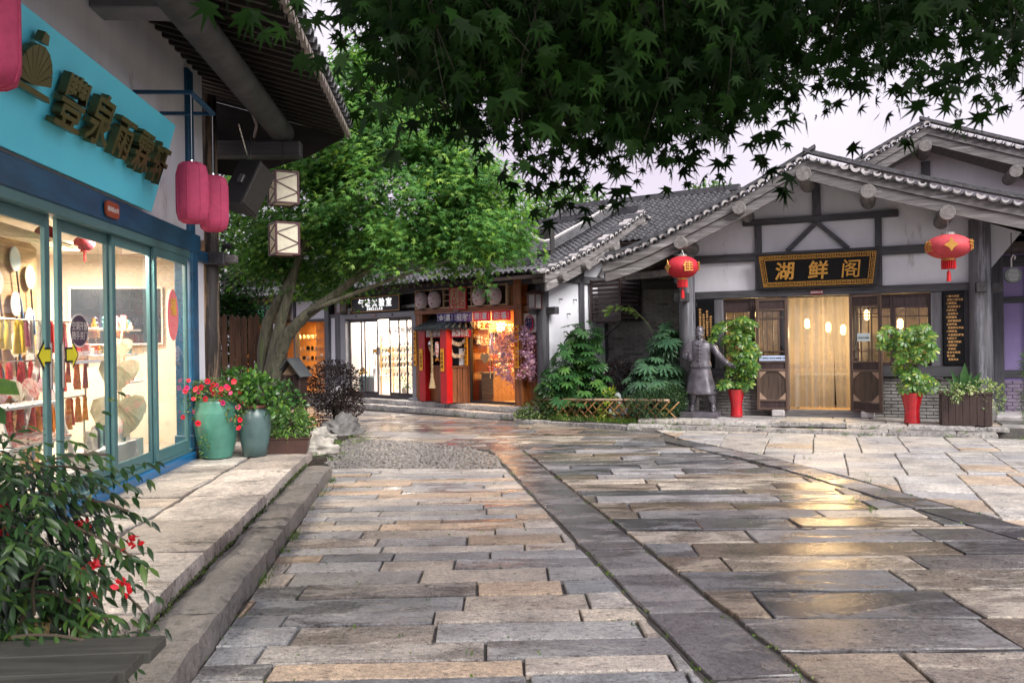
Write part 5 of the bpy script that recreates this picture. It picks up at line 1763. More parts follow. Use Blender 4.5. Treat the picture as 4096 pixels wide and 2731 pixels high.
def door_leaf(root, w, h, lab=None):
    """panelled door leaf, hinge edge at x=0, facing -y"""
    d = E('door_leaf', parent=root)
    if lab: d['label'] = lab
    t = .06
    m = M(); m.box(0, .06, 0, t, 0, h, .006); O('stile', m, DOORW, d)
    m = M(); m.box(w - .06, w, 0, t, 0, h, .006); O('stile', m, DOORW, d)
    DX = wood('worn_brown_rail', (.13, .085, .065), (.055, .035, .028), 'x', .6, .4, worn=((.3, .23, .19), .57))
    for (a, b) in ((0, .05), (.17, .21), (.75, .8), (.92, .96), (h - .24, h - .2), (h - .05, h)):
        m = M(); m.box(.06, w - .06, .002, t - .002, a, b, .005); O('rail', m, DX, d)
    for (a, b) in ((.05, .17), (.8, .92), (h - .2, h - .05)):
        m = M(); m.box(.06, w - .06, .025, .04, a, b); O('panel', m, WINW, d)
    # octagonal field panel with pale corner pieces
    m = M(); m.box(.06, w - .06, .022, .04, .21, .75); O('field_panel', m, wood('brown_field_panel', (.1, .065, .045), (.04, .026, .02), 'z', .6, .4), d)
    CORN = pm('pale_corner_wood', (.42, .3, .22), (.3, .2, .14), 8, .7, .2)
    for (cx, cz, sx, sz) in ((.06, .21, 1, 1), (w - .06, .21, -1, 1), (.06, .75, 1, -1), (w - .06, .75, -1, -1)):
        m = M(); m.prism([(cx, cz), (cx + sx * .13, cz), (cx, cz + sz * .13)], 'y', .005, .03); O('corner_piece', m, CORN, d)
    m = M()
    zc = h - .38
    m.box(.06, w - .06, .015, .04, zc, zc + .02)
    for k in (.3, .72): m.box(.06 + (w - .12) * k, .078 + (w - .12) * k, .014, .041, .96, h - .24)
    m.box(.06, w - .06, .015, .04, 1.13, 1.15)
    O('glazing_bars', m, DOORW, d)
    m = M(); m.quad((.06, .03, .96), (w - .06, .03, .96), (w - .06, .03, h - .24), (.06, .03, h - .24)); O('pane', m, GLASS, d)
    return d


dl = door_leaf(rs_, .6, 2.17, 'open left door leaf folded flat against the window')
dl.location = (.74, -.17, .29)
dl = door_leaf(rs_, .6, 2.2, 'open right door leaf standing ajar')
dl.location = (2.44, -.12, .28); dl.rotation_euler = (0, 0, rad(-24))
m = M(); m.box(1.1, 2.75, -.14, .12, .16, .3, .012); O('threshold', m, GREYWOOD, rs_)
for x in (1.02, 2.62):
    m = M(); m.box(x, x + .24, -.24, -.02, .17, .3, .02); O('hinge_stone', m, MORTAR, rs_)
m = M(); m.box(-.46, -.08, .0, .12, 1.0, 2.49); m.box(4.02, 4.47, .0, .12, 1.0, 2.49); O('panel', m, TIMBER_Z, rs_)
# bracket blocks on the columns
for (x0, x1, y0, y1) in ((-.86, -.74, -.18, -.02), (-.7, -.53, -.42, -.2), (4.53, 4.7, -.46, -.24), (4.8, 4.98, -.18, .0)):
    m = M(); m.box(x0, x1, y0, y1, 2.44, 2.62, .01); O('bracket_block', m, TIMBER_Y, rs_)
# warm dining room
DR = pm('dining_room_wall', (.3, .23, .16), (.07, .06, .05), 2.4, .7, .05)
m = M(); m.box(-.4, 4.5, 3.2, 3.3, .1, 2.9); O('room_back_wall', m, DR, rs_)
m = M(); m.box(-.5, -.42, .18, 3.2, .1, 2.9); m.box(4.48, 4.56, .18, 3.2, .1, 2.9); O('room_side_wall', m, DR, rs_)
m = M(); m.box(-.42, 4.48, .16, 3.2, .1, .17); O('room_floor', m, PALEWOOD, rs_)
m = M(); m.box(-.42, 4.48, .19, 3.2, 2.72, 2.8); O('room_ceiling', m, pm('dark_ceiling', (.06, .04, .03), None, 3, .8, 0), rs_)
m = M(); m.box(-.6, 4.6, 4.2, 4.3, 0, 3.6); O('rear_wall', m, WHITE, rs_)
m = M(); m.box(4.62, 4.7, .0, 4.2, 0, 3.6); m.box(-.7, -.62, .0, 4.2, 0, 3.3); O('side_wall', m, WHITE, rs_)
gable(rs_, [(-2.05, 3.22), (-1.75, 3.28), (-1.1, 3.5), (-.12, 3.95), (.85, 4.4), (1.8, 4.9)], [(7.6, 3.28), (6.6, 3.42), (5.16, 3.8), (3.6, 4.28), (2.7, 4.58), (1.8, 4.9)], -1.2, 6.0,
      [(-.49, 3.52, .125), (.6, 4.1, .125), (1.74, 4.62, .135), (2.8, 4.22, .13), (4.03, 3.76, .13)], pl=1.28)
# hanging curved rafters under the left eave
for k in range(8):
    m = M(); m.beam((-1.9 + k * .03, -.9 + k * .32, 3.16), (-.6, -.9 + k * .32, 3.62), .06, .07); O('rafter', m, RAFTER, rs_)
m = M(); m.beam((-1.75, -.6, 2.98), (-.6, -.1, 3.08), .1, .14, .02); O('eave_bracket', m, GREYWOOD, rs_)
m = M(); m.beam((-.75, -.3, 2.92), (-.75, 3.5, 2.92), .14, .2, .01); O('side_beam', m, TIMBER_Y, rs_)
# lamps inside
PEND = emit_mat('lit_lantern_amber', (1.0, .6, .2), 3.2)
for i, (x, y, z) in enumerate(((1.6, 1.3, 1.98), (2.0, 1.6, 1.9), (2.3, 1.2, 1.84), (2.75, 1.0, 2.12), (3.35, .9, 1.93), (.55, 1.0, 2.2))):
    r_ = FE(RF, 'pendant_lantern', x, y, z, 'glowing amber pendant lantern in the restaurant, %s' % ['leftmost behind the curtain', 'middle one behind the curtain', 'rightmost behind the curtain', 'seen through the right door leaf', 'seen through the right window', 'seen through the left window'][i], 'lantern', 'pendant lanterns in the restaurant')
    m = M(); m.lathe([(.03, -.1), (.05, -.06), (.05, .06), (.03, .1)], 10); O('shade', m, PEND, r_)
    m = M()
    for q in range(6): m.tube([(.063 * math.cos(q * PI / 3), .063 * math.sin(q * PI / 3), -.09), (.063 * math.cos(q * PI / 3), .063 * math.sin(q * PI / 3), .09)], .005, 4)
    m.tube([(0, 0, .13), (0, 0, .6)], .005, 4); O('frame', m, IRON, r_)
    ld = bpy.data.lights.new('glow', 'POINT'); ld.energy = 12; ld.color = (1.0, .72, .4); ld.shadow_soft_size = .08
    lo = bpy.data.objects.new('glow', ld); link(lo, r_); lo.location = (0, -.0, -.2)
for (x0, x1, z0, z1) in ((.9, .98, .17, 2.7), (1.62, 1.7, .17, 2.7), (2.3, 2.38, .17, 2.7), (3.0, 3.08, .17, 2.7), (.4, 3.6, 1.02, 1.1), (.4, 3.6, 2.2, 2.28)):
    m = M(); m.box(x0, x1, 2.55 + (.005 if z1 < 2.6 else 0), 2.62, z0, z1, .005); O('partition_bar', m, WINW, rs_)
for (x0, x1) in ((.98, 1.62), (2.38, 3.0)):
    m = M(); m.box(x0, x1, 2.58, 2.6, .17, 1.02); O('partition_panel', m, DOORW, rs_)
tb = FE(RF, 'dining_table', 1.9, 2.2, .17, 'dark wooden dining table glimpsed behind the curtain', 'table')
m = M(); m.box(-.6, .6, -.35, .35, .7, .75, .01); O('top', m, TIMBER_X, tb)
for (x, y) in ((-.55, -.3), (.55, -.3), (-.55, .3), (.55, .3)):
    m = M(); m.box(x - .03, x + .03, y - .03, y + .03, 0, .7, .004); O('leg', m, TIMBER_Z, tb)
# strip curtain in the doorway
CURT = None
m_, t_, b_ = new_mat('gauze_curtain')
t_.nodes.remove(b_)
tr = t_.nodes.new('ShaderNodeBsdfTransparent'); tr.inputs['Color'].default_value = (1, .95, .85, 1)
df = t_.nodes.new('ShaderNodeBsdfDiffuse'); df.inputs['Color'].default_value = (.86, .82, .74, 1)
tl = t_.nodes.new('ShaderNodeBsdfTranslucent'); tl.inputs['Color'].default_value = (.85, .78, .66, 1)
m1 = t_.nodes.new('ShaderNodeMixShader'); m1.inputs[0].default_value = .5
t_.links.new(df.outputs[0], m1.inputs[1]); t_.links.new(tl.outputs[0], m1.inputs[2])
m2 = t_.nodes.new('ShaderNodeMixShader'); m2.inputs[0].default_value = .33
t_.links.new(tr.outputs[0], m2.inputs[1]); t_.links.new(m1.outputs[0], m2.inputs[2])
t_.links.new(m2.outputs[0], t_.nodes['Material Output'].inputs['Surface'])
CURT = m_
cu = FE(RF, 'strip_curtain', 1.89, .12, .3, 'sheer tan strip curtain hanging in the restaurant doorway', 'curtain')
x = -.55
k = 0
while x < .54:
    w_ = U(.17, .24)
    m = M(); v = []
    bx = U(-.02, .02) + (.05 if k == 4 else 0)
    for j in range(9):
        t = j / 8
        v += [(x + w_ * 1.12 * t, (.03 if k % 2 else .0) + .035 * math.sin(t * 9 + k), 2.17), (x + w_ * 1.12 * t + bx, (.03 if k % 2 else .0) + .07 * math.sin(t * 9 + k + .8), .02 + U(0, .01))]
    m.add(v, [(2 * j, 2 * j + 1, 2 * j + 3, 2 * j + 2) for j in range(8)])
    O('curtain_strip', m, CURT, cu, smooth=True)
    x += w_; k += 1
m = M(); m.tube([(-.55, .02, 2.18), (.55, .02, 2.18)], .015, 6); O('rail', m, IRON, cu)

# name board with key-pattern border
sg = FE(RF, 'restaurant_sign', 1.88, -.12, 2.66, 'large black name board with gold characters and key-pattern border', 'sign')
sg.rotation_euler = (rad(11), 0, RF.a)
trap = lambda k, z: (1.06 * k + (.02 if z > .3 else -.03) * k, z)
m = M(); m.prism([(-1.01, 0), (1.01, 0), (1.08, .66), (-1.08, .66)], 'y', -.03, .03); O('board', m, BLACKL, sg)
m = M()
q = [(-1.01, 0), (1.01, 0), (1.08, .66), (-1.08, .66)]
for i in range(4):
    a, b = q[i], q[(i + 1) % 4]
    m.beam((a[0], -.02, a[1]), (b[0], -.02, b[1]), .07, .025, .004, up=(0, 1, 0) if 0 else (0, 0, 1) if i in (0, 2) else (0, 1, 0))
O('rim', m, IRON, sg)
m = M()
def key_unit(m, a, b, flip):
    """one meander along a..b (x, z), height to the inside"""
    a = Vector((a[0], 0, a[1])); b = Vector((b[0], 0, b[1]))
    d = (b - a); L = d.length; d.normalize(); n_ = Vector((-d.z, 0, d.x)) * flip
    w_ = .009; h_ = .055
    def bar(u0, v0, u1, v1):
        p = a + d * (u0 * L) + n_ * (v0 * h_); q_ = a + d * (u1 * L) + n_ * (v1 * h_)
        m.beam((p.x, -.034, p.z), (q_.x, -.034, q_.z), .008, w_, up=(0, 0, 1) if abs(q_.x - p.x) > abs(q_.z - p.z) else (1, 0, 0))
    bar(0, 0, .85, 0); bar(.06, 0, .06, 1); bar(.06, 1, .8, 1); bar(.76, 1, .76, .35); bar(.76, .35, .35, .35); bar(.37, .35, .37, .68)


ins = .035
qi = [(-1.01 + ins, ins), (1.01 - ins, ins), (1.08 - ins, .66 - ins), (-1.08 + ins, .66 - ins)]
for i in range(4):
    a, b = Vector(qi[i]), Vector(qi[(i + 1) % 4])
    n = int((b - a).length / .085)
    for k in range(n):
        p = a.lerp(b, k / n); e = a.lerp(b, (k + 1) / n)
        key_unit(m, (p.x, p.y), (e.x, e.y), 1)
    m.beam((a.x, -.033, a.y), (b.x, -.033, b.y), .006, .012, up=(0, 0, 1) if i in (0, 2) else (1, 0, 0))
O('key_pattern', m, GOLD, sg)
qi = [(-.9, .11), (.9, .11), (.95, .55), (-.95, .55)]
m = M()
for i in range(4):
    a, b = qi[i], qi[(i + 1) % 4]
    m.beam((a[0], -.033, a[1]), (b[0], -.033, b[1]), .006, .01, up=(0, 0, 1) if i in (0, 2) else (1, 0, 0))
O('inner_line', m, GOLD, sg)
for i, (ch, x) in enumerate((('湖', -.58), ('鲜', .03), ('阁', .62))):
    T('character', ch, .36, GOLD, sg, (x, -.045, .33), extrude=.012, bold=.012, shear=.1, sx=1.02)
number_plate(RF, 1.87, -.085, 2.555, '迎凤街45号', 'maroon number plate on the lintel under the restaurant sign', .24, .09)
# menu boards
mb = FE(RF, 'menu_board', 4.2, -.09, 1.16, 'tall black board with gold dish list right of the restaurant window', 'sign')
m = M(); m.box(-.17, .17, -.012, .012, 0, 1.33, .004); O('board', m, BLACKL, mb)
dishes = ['一鲜大闸蟹', ' 酊缸酒蒸毛蟹', '二鲜鲃鱼', ' 农汤鲫婆子', '三鲜昂公', ' 油浸昂公', '四鲜鮰鱼', ' 剁椒鮰鱼脚', '五鲜甲鱼', ' 清蒸野生甲鱼', '六鲜鲈鱼', ' 水晶莲烧鲈鱼', '七鲜白条', ' 清蒸翘嘴鲌', '八鲜青虾', ' 手抓虾', '还有长荡湖', '第九鲜', ' 青鱼划水']
DG = pm('gold_menu_letter', (.75, .42, .15), None, 4, .5, 0)
for i, d in enumerate(dishes):
    n = len(d.strip())
    T('menu_line', d.strip(), .043, DG, mb, (-.12 + (.02 if d[0] == ' ' else 0) + n * .043 / 2, -.014, 1.24 - i * .0635), extrude=.001, bold=.0012)
mb = FE(RF, 'menu_board', -.245, -.085, 1.12, 'narrow black board with vertical gold text behind the bronze statue', 'sign')
m = M(); m.box(-.165, .165, -.012, .012, 0, 1.33, .004); O('board', m, BLACKL, mb)
for (x, z, t_) in ((-.105, 1.0, '特色口味的菜肴'), (-.035, .82, '本店以长荡湖八鲜为主'), (.035, .88, '原水中八鲜而享有盛名'), (.105, .8, '湖鲜阁长荡湖特色家')):
    T('text_column', '\n'.join(t_), .05, DG, mb, (x, -.014, z), extrude=.001, line=1.06, bold=.0012)
# notices on the doors
m = M(); m.box(-.12, .12, -.003, .003, -.075, .075); nt_ = O('paper_notice', m, pm('pale_blue_paper', (.68, .8, .82), None, 4, .7, 0), loc=RF.w(2.69, -.25, 1.68), rot=(0, 0, RF.a - rad(24)), label='small pale paper notice on the right door leaf', cat='notice')
T('lettering', '本店已消毒', .042, INK, nt_, (0, -.005, -.01), extrude=.0005, bold=.001)
m = M(); m.box(-.24, .24, -.003, .003, -.05, .05); nt_ = O('paper_notice', m, pm('blue_white_paper', (.55, .66, .9), None, 4, .7, 0), loc=RF.w(1.04, -.19, 1.3), rot=(0, 0, RF.a), label='wide blue and white notice strip on the left door leaf', cat='notice')
T('lettering', '为了您和他人的健康,请佩戴口罩', .034, INK, nt_, (0, -.005, 0), extrude=.0005, bold=.001)

# ---------------------------------------------------------------- second gable behind, upper right
g2 = FE(RF, 'rear_gable_house', 0, 3.0, 0, 'second tiled gable rising behind the restaurant roof at right', 'building')
m = M(); m.prism([(1.4, 3.0), (7.2, 3.0), (7.2, 4.5), (4.0, 5.85), (1.4, 4.6)], 'y', .9, 1.05); O('gable_wall', m, WHITE, g2)
m = M(); m.box(3.92, 4.1, .84, 1.0, 4.2, 5.6); O('post', m, TIMBER_Z, g2)
m = M(); m.box(1.6, 7.0, .85, 1.0, 4.35, 4.5); O('tie_beam', m, TIMBER_X, g2)
gable(g2, [(1.0, 4.75), (1.9, 5.1), (2.76, 5.55), (4.0, 6.2)], [(8.0, 4.9), (7.0, 5.1), (5.8, 5.52), (4.0, 6.2)], .0, 5.0, [(3.95, 5.76, .13), (5.63, 5.06, .13), (2.4, 5.0, .13)], pl=.95)

# ---------------------------------------------------------------- lilac-lit house at the right edge
ph = FE(RF, 'lilac_lit_house', 5.0, 1.6, 0, 'plastered house coloured for lilac light, with dark timber frame at the right edge', 'building')
LIL = pm('lilac_lit_plaster', (.36, .29, .56), (.3, .24, .48), 2, .8, .1)  # purple light on the wall, put into the plaster colour
m = M(); m.box(-.1, 5, .0, .15, 0, 3.6); O('wall', m, LIL, ph)
for (x0, x1) in ((-.1, .2), (.56, .86), (1.3, 1.6), (2.4, 2.6)):
    m = M(); m.box(x0, x1, -.06, .02, .1, 3.4, .01); O('post', m, TIMBER_Z, ph)
for (z0, z1) in ((.85, 1.0), (2.3, 2.42), (3.0, 3.2)):
    m = M(); m.box(-.1, 5, -.05, .02, z0, z1, .01); O('beam', m, TIMBER_X, ph)
m = M()
for k in range(10):
    for j in range(8): m.box(.0 + j * .24 + (k % 2) * .1, .0 + j * .24 + (k % 2) * .1 + .225, -.02, .0, .1 + k * .07, .1 + k * .07 + .06, .004)
O('bricks', m, pm('mauve_brick', (.3, .25, .33), (.2, .16, .22), 5, .8, .3), ph, kind='stuff')
m = M(); m.box(-.3, 5, -1.4, .1, 3.25, 3.35); O('eave', m, RAFTER, ph)
m = M(); m.box(-.25, .6, -1.2, .2, .02, .2, .02); O('step', m, MORTAR, ph)
# ================================================================ THINGS ON AND IN THE GIFT SHOP
SKYB = pm('sky_blue_board', (.12, .76, .97), (.11, .72, .94), 1.2, .5, .03, stretch=(1, 1, .4), spots=((.15, .66, .84), 2.2, .68))
sg = FE(LF, 'gift_shop_sign', -3.6, -.06, 3.2, 'big sky-blue sign board with raised bronze characters on the gift shop', 'sign')
tl = rad(16)
sg.rotation_euler = (tl, 0, LF.a)
m = M(); m.box(-3.6, 2.28, -.03, .02, 0, 1.0, .004); O('board', m, SKYB, sg)
BRONZE = pm('bronze_letter', (.13, .115, .045), (.1, .088, .034), 5, .4, .03, metal=.5)
PALEG = pm('pale_green_letter_side', (.3, .42, .3), None, 5, .5, 0)
for (ch, x, z, s_) in (('豐', -.22, .55, .48), ('泉', .34, .56, .48), ('雨', .88, .52, .42), ('霖', 1.4, .51, .45), ('轩', 1.9, .5, .45)):
    T('character', ch, s_, BRONZE, sg, (x, -.09, z), extrude=.035, bold=.013, shear=.1)
# fan emblem
em_ = E('fan_emblem', parent=sg); em_.location = (-.88, -.09, .5)
for k in range(9):
    a0 = PI * (.06 + .105 * k); a1 = PI * (.06 + .105 * (k + .9))
    m = M(); m.prism([(0, 0), (.26 * math.cos(a0), .3 * math.sin(a0)), (.26 * math.cos(a1), .3 * math.sin(a1))], 'y', -.03, .03); O('fan_blade', m, BRONZE, em_)
m = M(); m.prism([(-.3, -.06), (.3, -.06), (.26, -.02), (-.26, -.02)], 'y', -.03, .03); O('fan_base', m, BRONZE, em_)
m = M(); m.prism([(-.05, .32), (.06, .32), (.04, .39), (-.03, .4)], 'y', -.03, .03); O('fan_top', m, BRONZE, em_)
# house number plate and stickers
p = FE(LF, 'house_number_plate', -2.45, -.085, 3.04, 'orange-brown number plate on the blue beam of the gift shop', 'plate')
m = M(); m.prism([(-.16, -.05), (-.12, -.075), (.12, -.075), (.16, -.05), (.16, .05), (.12, .075), (-.12, .075), (-.16, .05)], 'y', -.02, 0); O('plate', m, pm('rust_enamel', (.35, .07, .025), None, 4, .4, .02), p)
T('lettering', '迎凤街35号', .055, PAPERW, p, (0, -.022, 0), extrude=.001)
for k, (x, d) in enumerate(((-3.62, -1), (-3.08, 1))):
    m = M(); pts = [(-.12, -.05), (.0, -.05), (.0, -.1), (.1, 0), (.0, .1), (.0, .05), (-.12, .05)]
    o = FE(LF, 'arrow_sticker', x, .03, 1.64, ['yellow left-pointing arrow sticker on the gift shop glass', 'yellow right-pointing arrow sticker on the gift shop glass'][k], 'sticker', 'yellow arrow stickers')
    m.prism([(q[0] * d * 1.25, q[1] * 1.35) for q in pts], 'y', -.001, .001); O('outline', m, INK, o)
    m = M(); m.prism([(q[0] * d, q[1]) for q in pts], 'y', -.004, -.002); O('arrow', m, pm('lemon_vinyl', (.85, .8, .03), None, 4, .5, 0), o)
ell = lambda a, b, n=28: [(a * math.cos(2 * PI * k / n), b * math.sin(2 * PI * k / n)) for k in range(n)]
o = FE(LF, 'oval_sticker', -2.86, .06, 1.86, 'oval violet sticker with pale lettering on the gift shop glass', 'sticker')
m = M(); m.prism(ell(.2, .155), 'y', -.001, .001); O('rim', m, LABELW, o)
m = M(); m.prism(ell(.185, .142), 'y', -.004, -.002); O('face', m, pm('violet_vinyl', (.06, .04, .09), None, 4, .4, 0), o)
T('lettering', '空调开放\n随手关门', .085, LABELW, o, (0, -.006, 0), extrude=.0005, line=1.05)
o = FE(LF, 'paper_cut_sticker', -.48, -.04, 2.08, 'oval pink paper-cut sticker with a gold character on the glass', 'sticker')
m = M(); m.prism(ell(.2, .31), 'y', -.001, .001); O('face', m, pm('pink_paper_cut', (.75, .13, .16), (.85, .28, .28), 20, .7, 0), o)
T('character', '福', .23, pm('gold_vinyl', (.8, .5, .05), None, 4, .5, 0), o, (0, -.004, .1), extrude=.001, bold=.005)
o = FE(LF, 'text_strip', -2.72, .06, 1.63, 'white lettering strip about wearing masks on the gift shop glass', 'sticker')
m = M(); m.box(-.34, .34, -.001, .001, -.075, -.045); O('bar', m, PAPERW, o)
T('lettering', '为了您和他人的健康,请佩戴口罩', .05, PAPERW, o, (0, -.002, .02), extrude=.0005, bold=.001)

# ---- pink box lanterns on blue brackets
PINK = cloth_mat('rose_cloth', (.66, .085, .2), .3, .75)
def pink_lantern(fr, x, y, zb, r_, h, lab, ztop):
    root = FE(fr, 'cloth_lantern', x, y, zb, lab, 'lantern', 'rose cloth lanterns of the gift shop')
    prof = [(.02, 0), (r_ * .55, .005), (r_ * .85, .04), (r_ * .99, .13), (r_, .22), (r_, h - .22), (r_ * .99, h - .13), (r_ * .85, h - .04), (r_ * .55, h - .005), (.02, h)]
    m = M(); v = []; f = []
    n = 32
    for (q, z) in prof:
        for k in range(n):
            a = 2 * PI * k / n
            e = 1 + .035 * abs(math.cos(a * 4)) if q > .03 else 1
            v.append((q * e * math.cos(a), q * e * math.sin(a), z))
    for i in range(len(prof) - 1):
        for k in range(n): f.append((i * n + k, i * n + (k + 1) % n, (i + 1) * n + (k + 1) % n, (i + 1) * n + k))
    f += [tuple(range(n))[::-1], tuple(range((len(prof) - 1) * n, len(prof) * n))]
    m.add(v, f); O('shade', m, PINK, root, smooth=True)
    for k in range(8):
        a = 2 * PI * (k + .0) / 8
        m = M(); m.tube([(q * 1.04 * math.cos(a), q * 1.04 * math.sin(a), z) for (q, z) in prof], .006, 5); O('rib', m, PINK, root)
    m = M(); m.tube([(0, 0, h), (0, 0, ztop - zb)], .005, 5); m.lathe([(.02, h), (.015, h + .03)], 8); O('hanging_wire', m, STEEL, root)


pink_lantern(LF, -1.56, -.6, 3.03, .165, .66, 'rose lantern on the blue bracket, nearer of the pair by the post', 4.42)
pink_lantern(LF, -.72, -.6, 3.05, .165, .66, 'rose lantern on the blue bracket, farther of the pair by the post', 4.42)
pink_lantern(LF, -5.78, -.66, 3.24, .175, .7, 'rose lantern cut off by the upper left corner', 4.6)
br = FE(LF, 'lantern_bracket', 0, 0, 4.45, 'flat blue metal bracket holding two rose lanterns', 'bracket')
m = M()
m.beam((-1.56, 0, 0), (-1.56, -.62, 0), .05, .035); m.beam((-.7, 0, -.0), (-.7, -.62, 0), .05, .035); m.beam((-1.58, -.6, 0), (-.68, -.6, 0), .05, .036)
O('bar', m, BLUE, br)

# ---- loudspeaker on chains
sp_ = FE(LF, 'loudspeaker', .1, -.82, 3.72, 'black loudspeaker tilted down on chains under the eave', 'speaker')
sp_.rotation_euler = (rad(14), rad(22), LF.a - rad(20)); sp_.scale = (.78,) * 3
m = M(); m.prism([(-.24, -.2), (.24, -.2), (.17, .26), (-.17, .26)], 'z', -.4, .4); O('cabinet', m, pm('black_vinyl', (.012, .012, .014), (.008, .008, .01), 8, .5, .15), sp_)
m = M(); m.box(-.21, .21, -.214, -.2, -.37, .37, .004); O('grille', m, IRON, sp_)
m = M(); m.box(-.26, -.2, -.05, .05, -.05, .1, .01); O('handle', m, pm('speaker_handle', (.06, .06, .065), None, 5, .4, 0), sp_)
m = M(); m.box(-.03, .03, .05, .12, .4, .43); O('hanger_plate', m, STEEL, sp_)
ch = FE(LF, 'chain', .2, -.82, 4.05, 'thin steel chains carrying the loudspeaker', 'chain')
for (dx, dy) in ((-.35, .05), (.3, .05)):
    m = M(); m.tube([(0, 0, 0), (dx, dy, .42)], .008, 5); O('strand', m, STEEL, ch)

# ---- two square lanterns hanging one above the other
CREAM = cloth_mat('cream_paper', (.88, .84, .66), .3, .7)
MAROON = pm('maroon_wood', (.07, .012, .022), (.05, .009, .016), 6, .5, .1)
for k, (zb, lab) in enumerate(((3.72, 'upper square cream lantern with maroon zigzag frame'), (2.99, 'lower square cream lantern with maroon zigzag frame'))):
    L_ = FE(LF, 'square_lantern', 1.5, -1.0, zb, lab, 'lantern', 'square lanterns hanging from the eave')
    L_.rotation_euler = (0, 0, LF.a + rad(-62))
    w_, h = .165, .47
    m = M(); m.box(-w_, w_, -w_, w_, .02, h - .02); O('paper', m, CREAM, L_)
    m = M()
    for (x, y) in ((-1, -1), (1, -1), (1, 1), (-1, 1)): m.box(x * w_ - .014, x * w_ + .014, y * w_ - .014, y * w_ + .014, 0, h, .002)
    for z in (.012, h - .012):
        for s_ in (-1, 1):
            m.box(-w_, w_, s_ * w_ - .012, s_ * w_ + .012, z - .012, z + .012); m.box(s_ * w_ - .012, s_ * w_ + .012, -w_, w_, z - .0115, z + .0115)
    O('frame', m, MAROON, L_)
    m = M()
    for s_ in (-1, 1):
        z0 = [(-w_, .03), (w_, h * .36), (-w_, h * .66), (w_, h - .03)]
        for a, b in zip(z0[:-1], z0[1:]):
            m.beam((a[0], s_ * (w_ + .004), a[1]), (b[0], s_ * (w_ + .004), b[1]), .012, .016, up=(0, 1, 0)); m.beam((s_ * (w_ + .004), -a[0], a[1]), (s_ * (w_ + .004), -b[0], b[1]), .012, .016, up=(1, 0, 0))
    O('zigzag_bar', m, MAROON, L_)
    m = M(); m.tube([(0, 0, h), (0, 0, h + (.26 if k else .5))], .006, 5); O('cord', m, IRON, L_)

# ---- merchandise inside
fb = FE(LF, 'display_board', -2.05, 1.0, .3, 'tall wooden board hung with round silk fans inside the gift shop', 'board')
m = M(); m.box(-.75, .42, 0, .05, .0, 2.5, .006); O('board', m, wood('honey_board', (.62, .37, .17), (.5, .28, .12), 'x', .6, .1), fb)
FANC = [pm('silk_blue', (.5, .62, .68), (.75, .75, .7), 5, .5, 0), pm('silk_cream', (.72, .66, .5), (.5, .5, .38), 6, .5, 0), pm('silk_white', (.76, .72, .66), (.6, .55, .5), 6, .5, 0)]
k = 0
for (x, z) in ((-2.16, 2.6), (-1.86, 2.44), (-2.16, 2.15), (-1.87, 2.0), (-2.19, 1.74), (-1.88, 1.58), (-2.2, 1.3), (-1.92, 1.15), (-2.5, 2.35), (-2.5, 1.9), (-2.5, 1.45)):
    f_ = FE(LF, 'silk_fan', x, .965, z, 'round silk fan on the display board, %s' % ['topmost of the right pair of columns', 'second one down, at the board edge', 'third one down', 'fourth one down, at the board edge', 'fifth one down', 'sixth one down, at the board edge', 'seventh one down', 'lowest at the board edge', 'top one nearest the street door', 'middle one nearest the street door', 'lowest one nearest the street door'][k], 'fan', 'round silk fans')
    f_.rotation_euler = (0, rad(U(-14, -4)), LF.a)
    m = M(); m.prism(ell(.105, .125, 20), 'y', -.006, .0); O('face', m, FANC[k % 3], f_)
    m = M(); m.tube([(0, -.004, -.12), (0, -.004, -.34)], .009, 6); O('handle', m, pm('dark_handle', (.06, .04, .03), None, 4, .5, 0), f_)
    m = M(); m.tube([(0, -.004, -.34), (0.01, -.004, -.44), (.01, -.004, -.6)], [.003, .012, .018], 6); O('tassel', m, pm('blue_silk', (.12, .22, .4), None, 4, .8, 0), f_)
    k += 1
rk = FE(LF, 'folding_rack', -2.9, .55, .3, 'white folding display rack with painted fans and umbrellas at the window', 'rack')
for x in (-.55, .55):
    m = M(); m.beam((x, -.3, 0), (x, .1, 1.35), .03, .05); m.beam((x, .4, 0), (x, .1, 1.35), .03, .05); O('leg', m, WHITEPAINT, rk)
for (y, z) in ((-.28, .18), (-.17, .52), (-.07, .86)):
    m = M(); m.box(-.6, .6, y, y + .32, z, z + .03, .004); O('shelf', m, WHITEPAINT, rk)
PAT = [pm('pattern_red', (.6, .1, .1), (.8, .7, .6), 18, .7, 0), pm('pattern_rose', (.65, .2, .3), (.8, .7, .65), 18, .7, 0), pm('pattern_tan', (.65, .5, .35), (.8, .72, .6), 18, .7, 0)]
for i in range(7):
    m = M(); m.tube([(0, 0, 0), (.0, .28, .02)], [.03, .022], 7); m.tube([(0, 0, 0), (0, -.06, 0), (.02, -.08, .0), (.04, -.06, 0)], .009, 5)
    O('folded_umbrella', m, PAT[i % 3], loc=LF.w(-3.4 + i * .155, .4, .86), rot=(0, 0, LF.a + U(-.1, .1)), label='folded patterned umbrella, %s from the left on the white rack' % ORD[i], cat='umbrella', group='folded umbrellas')
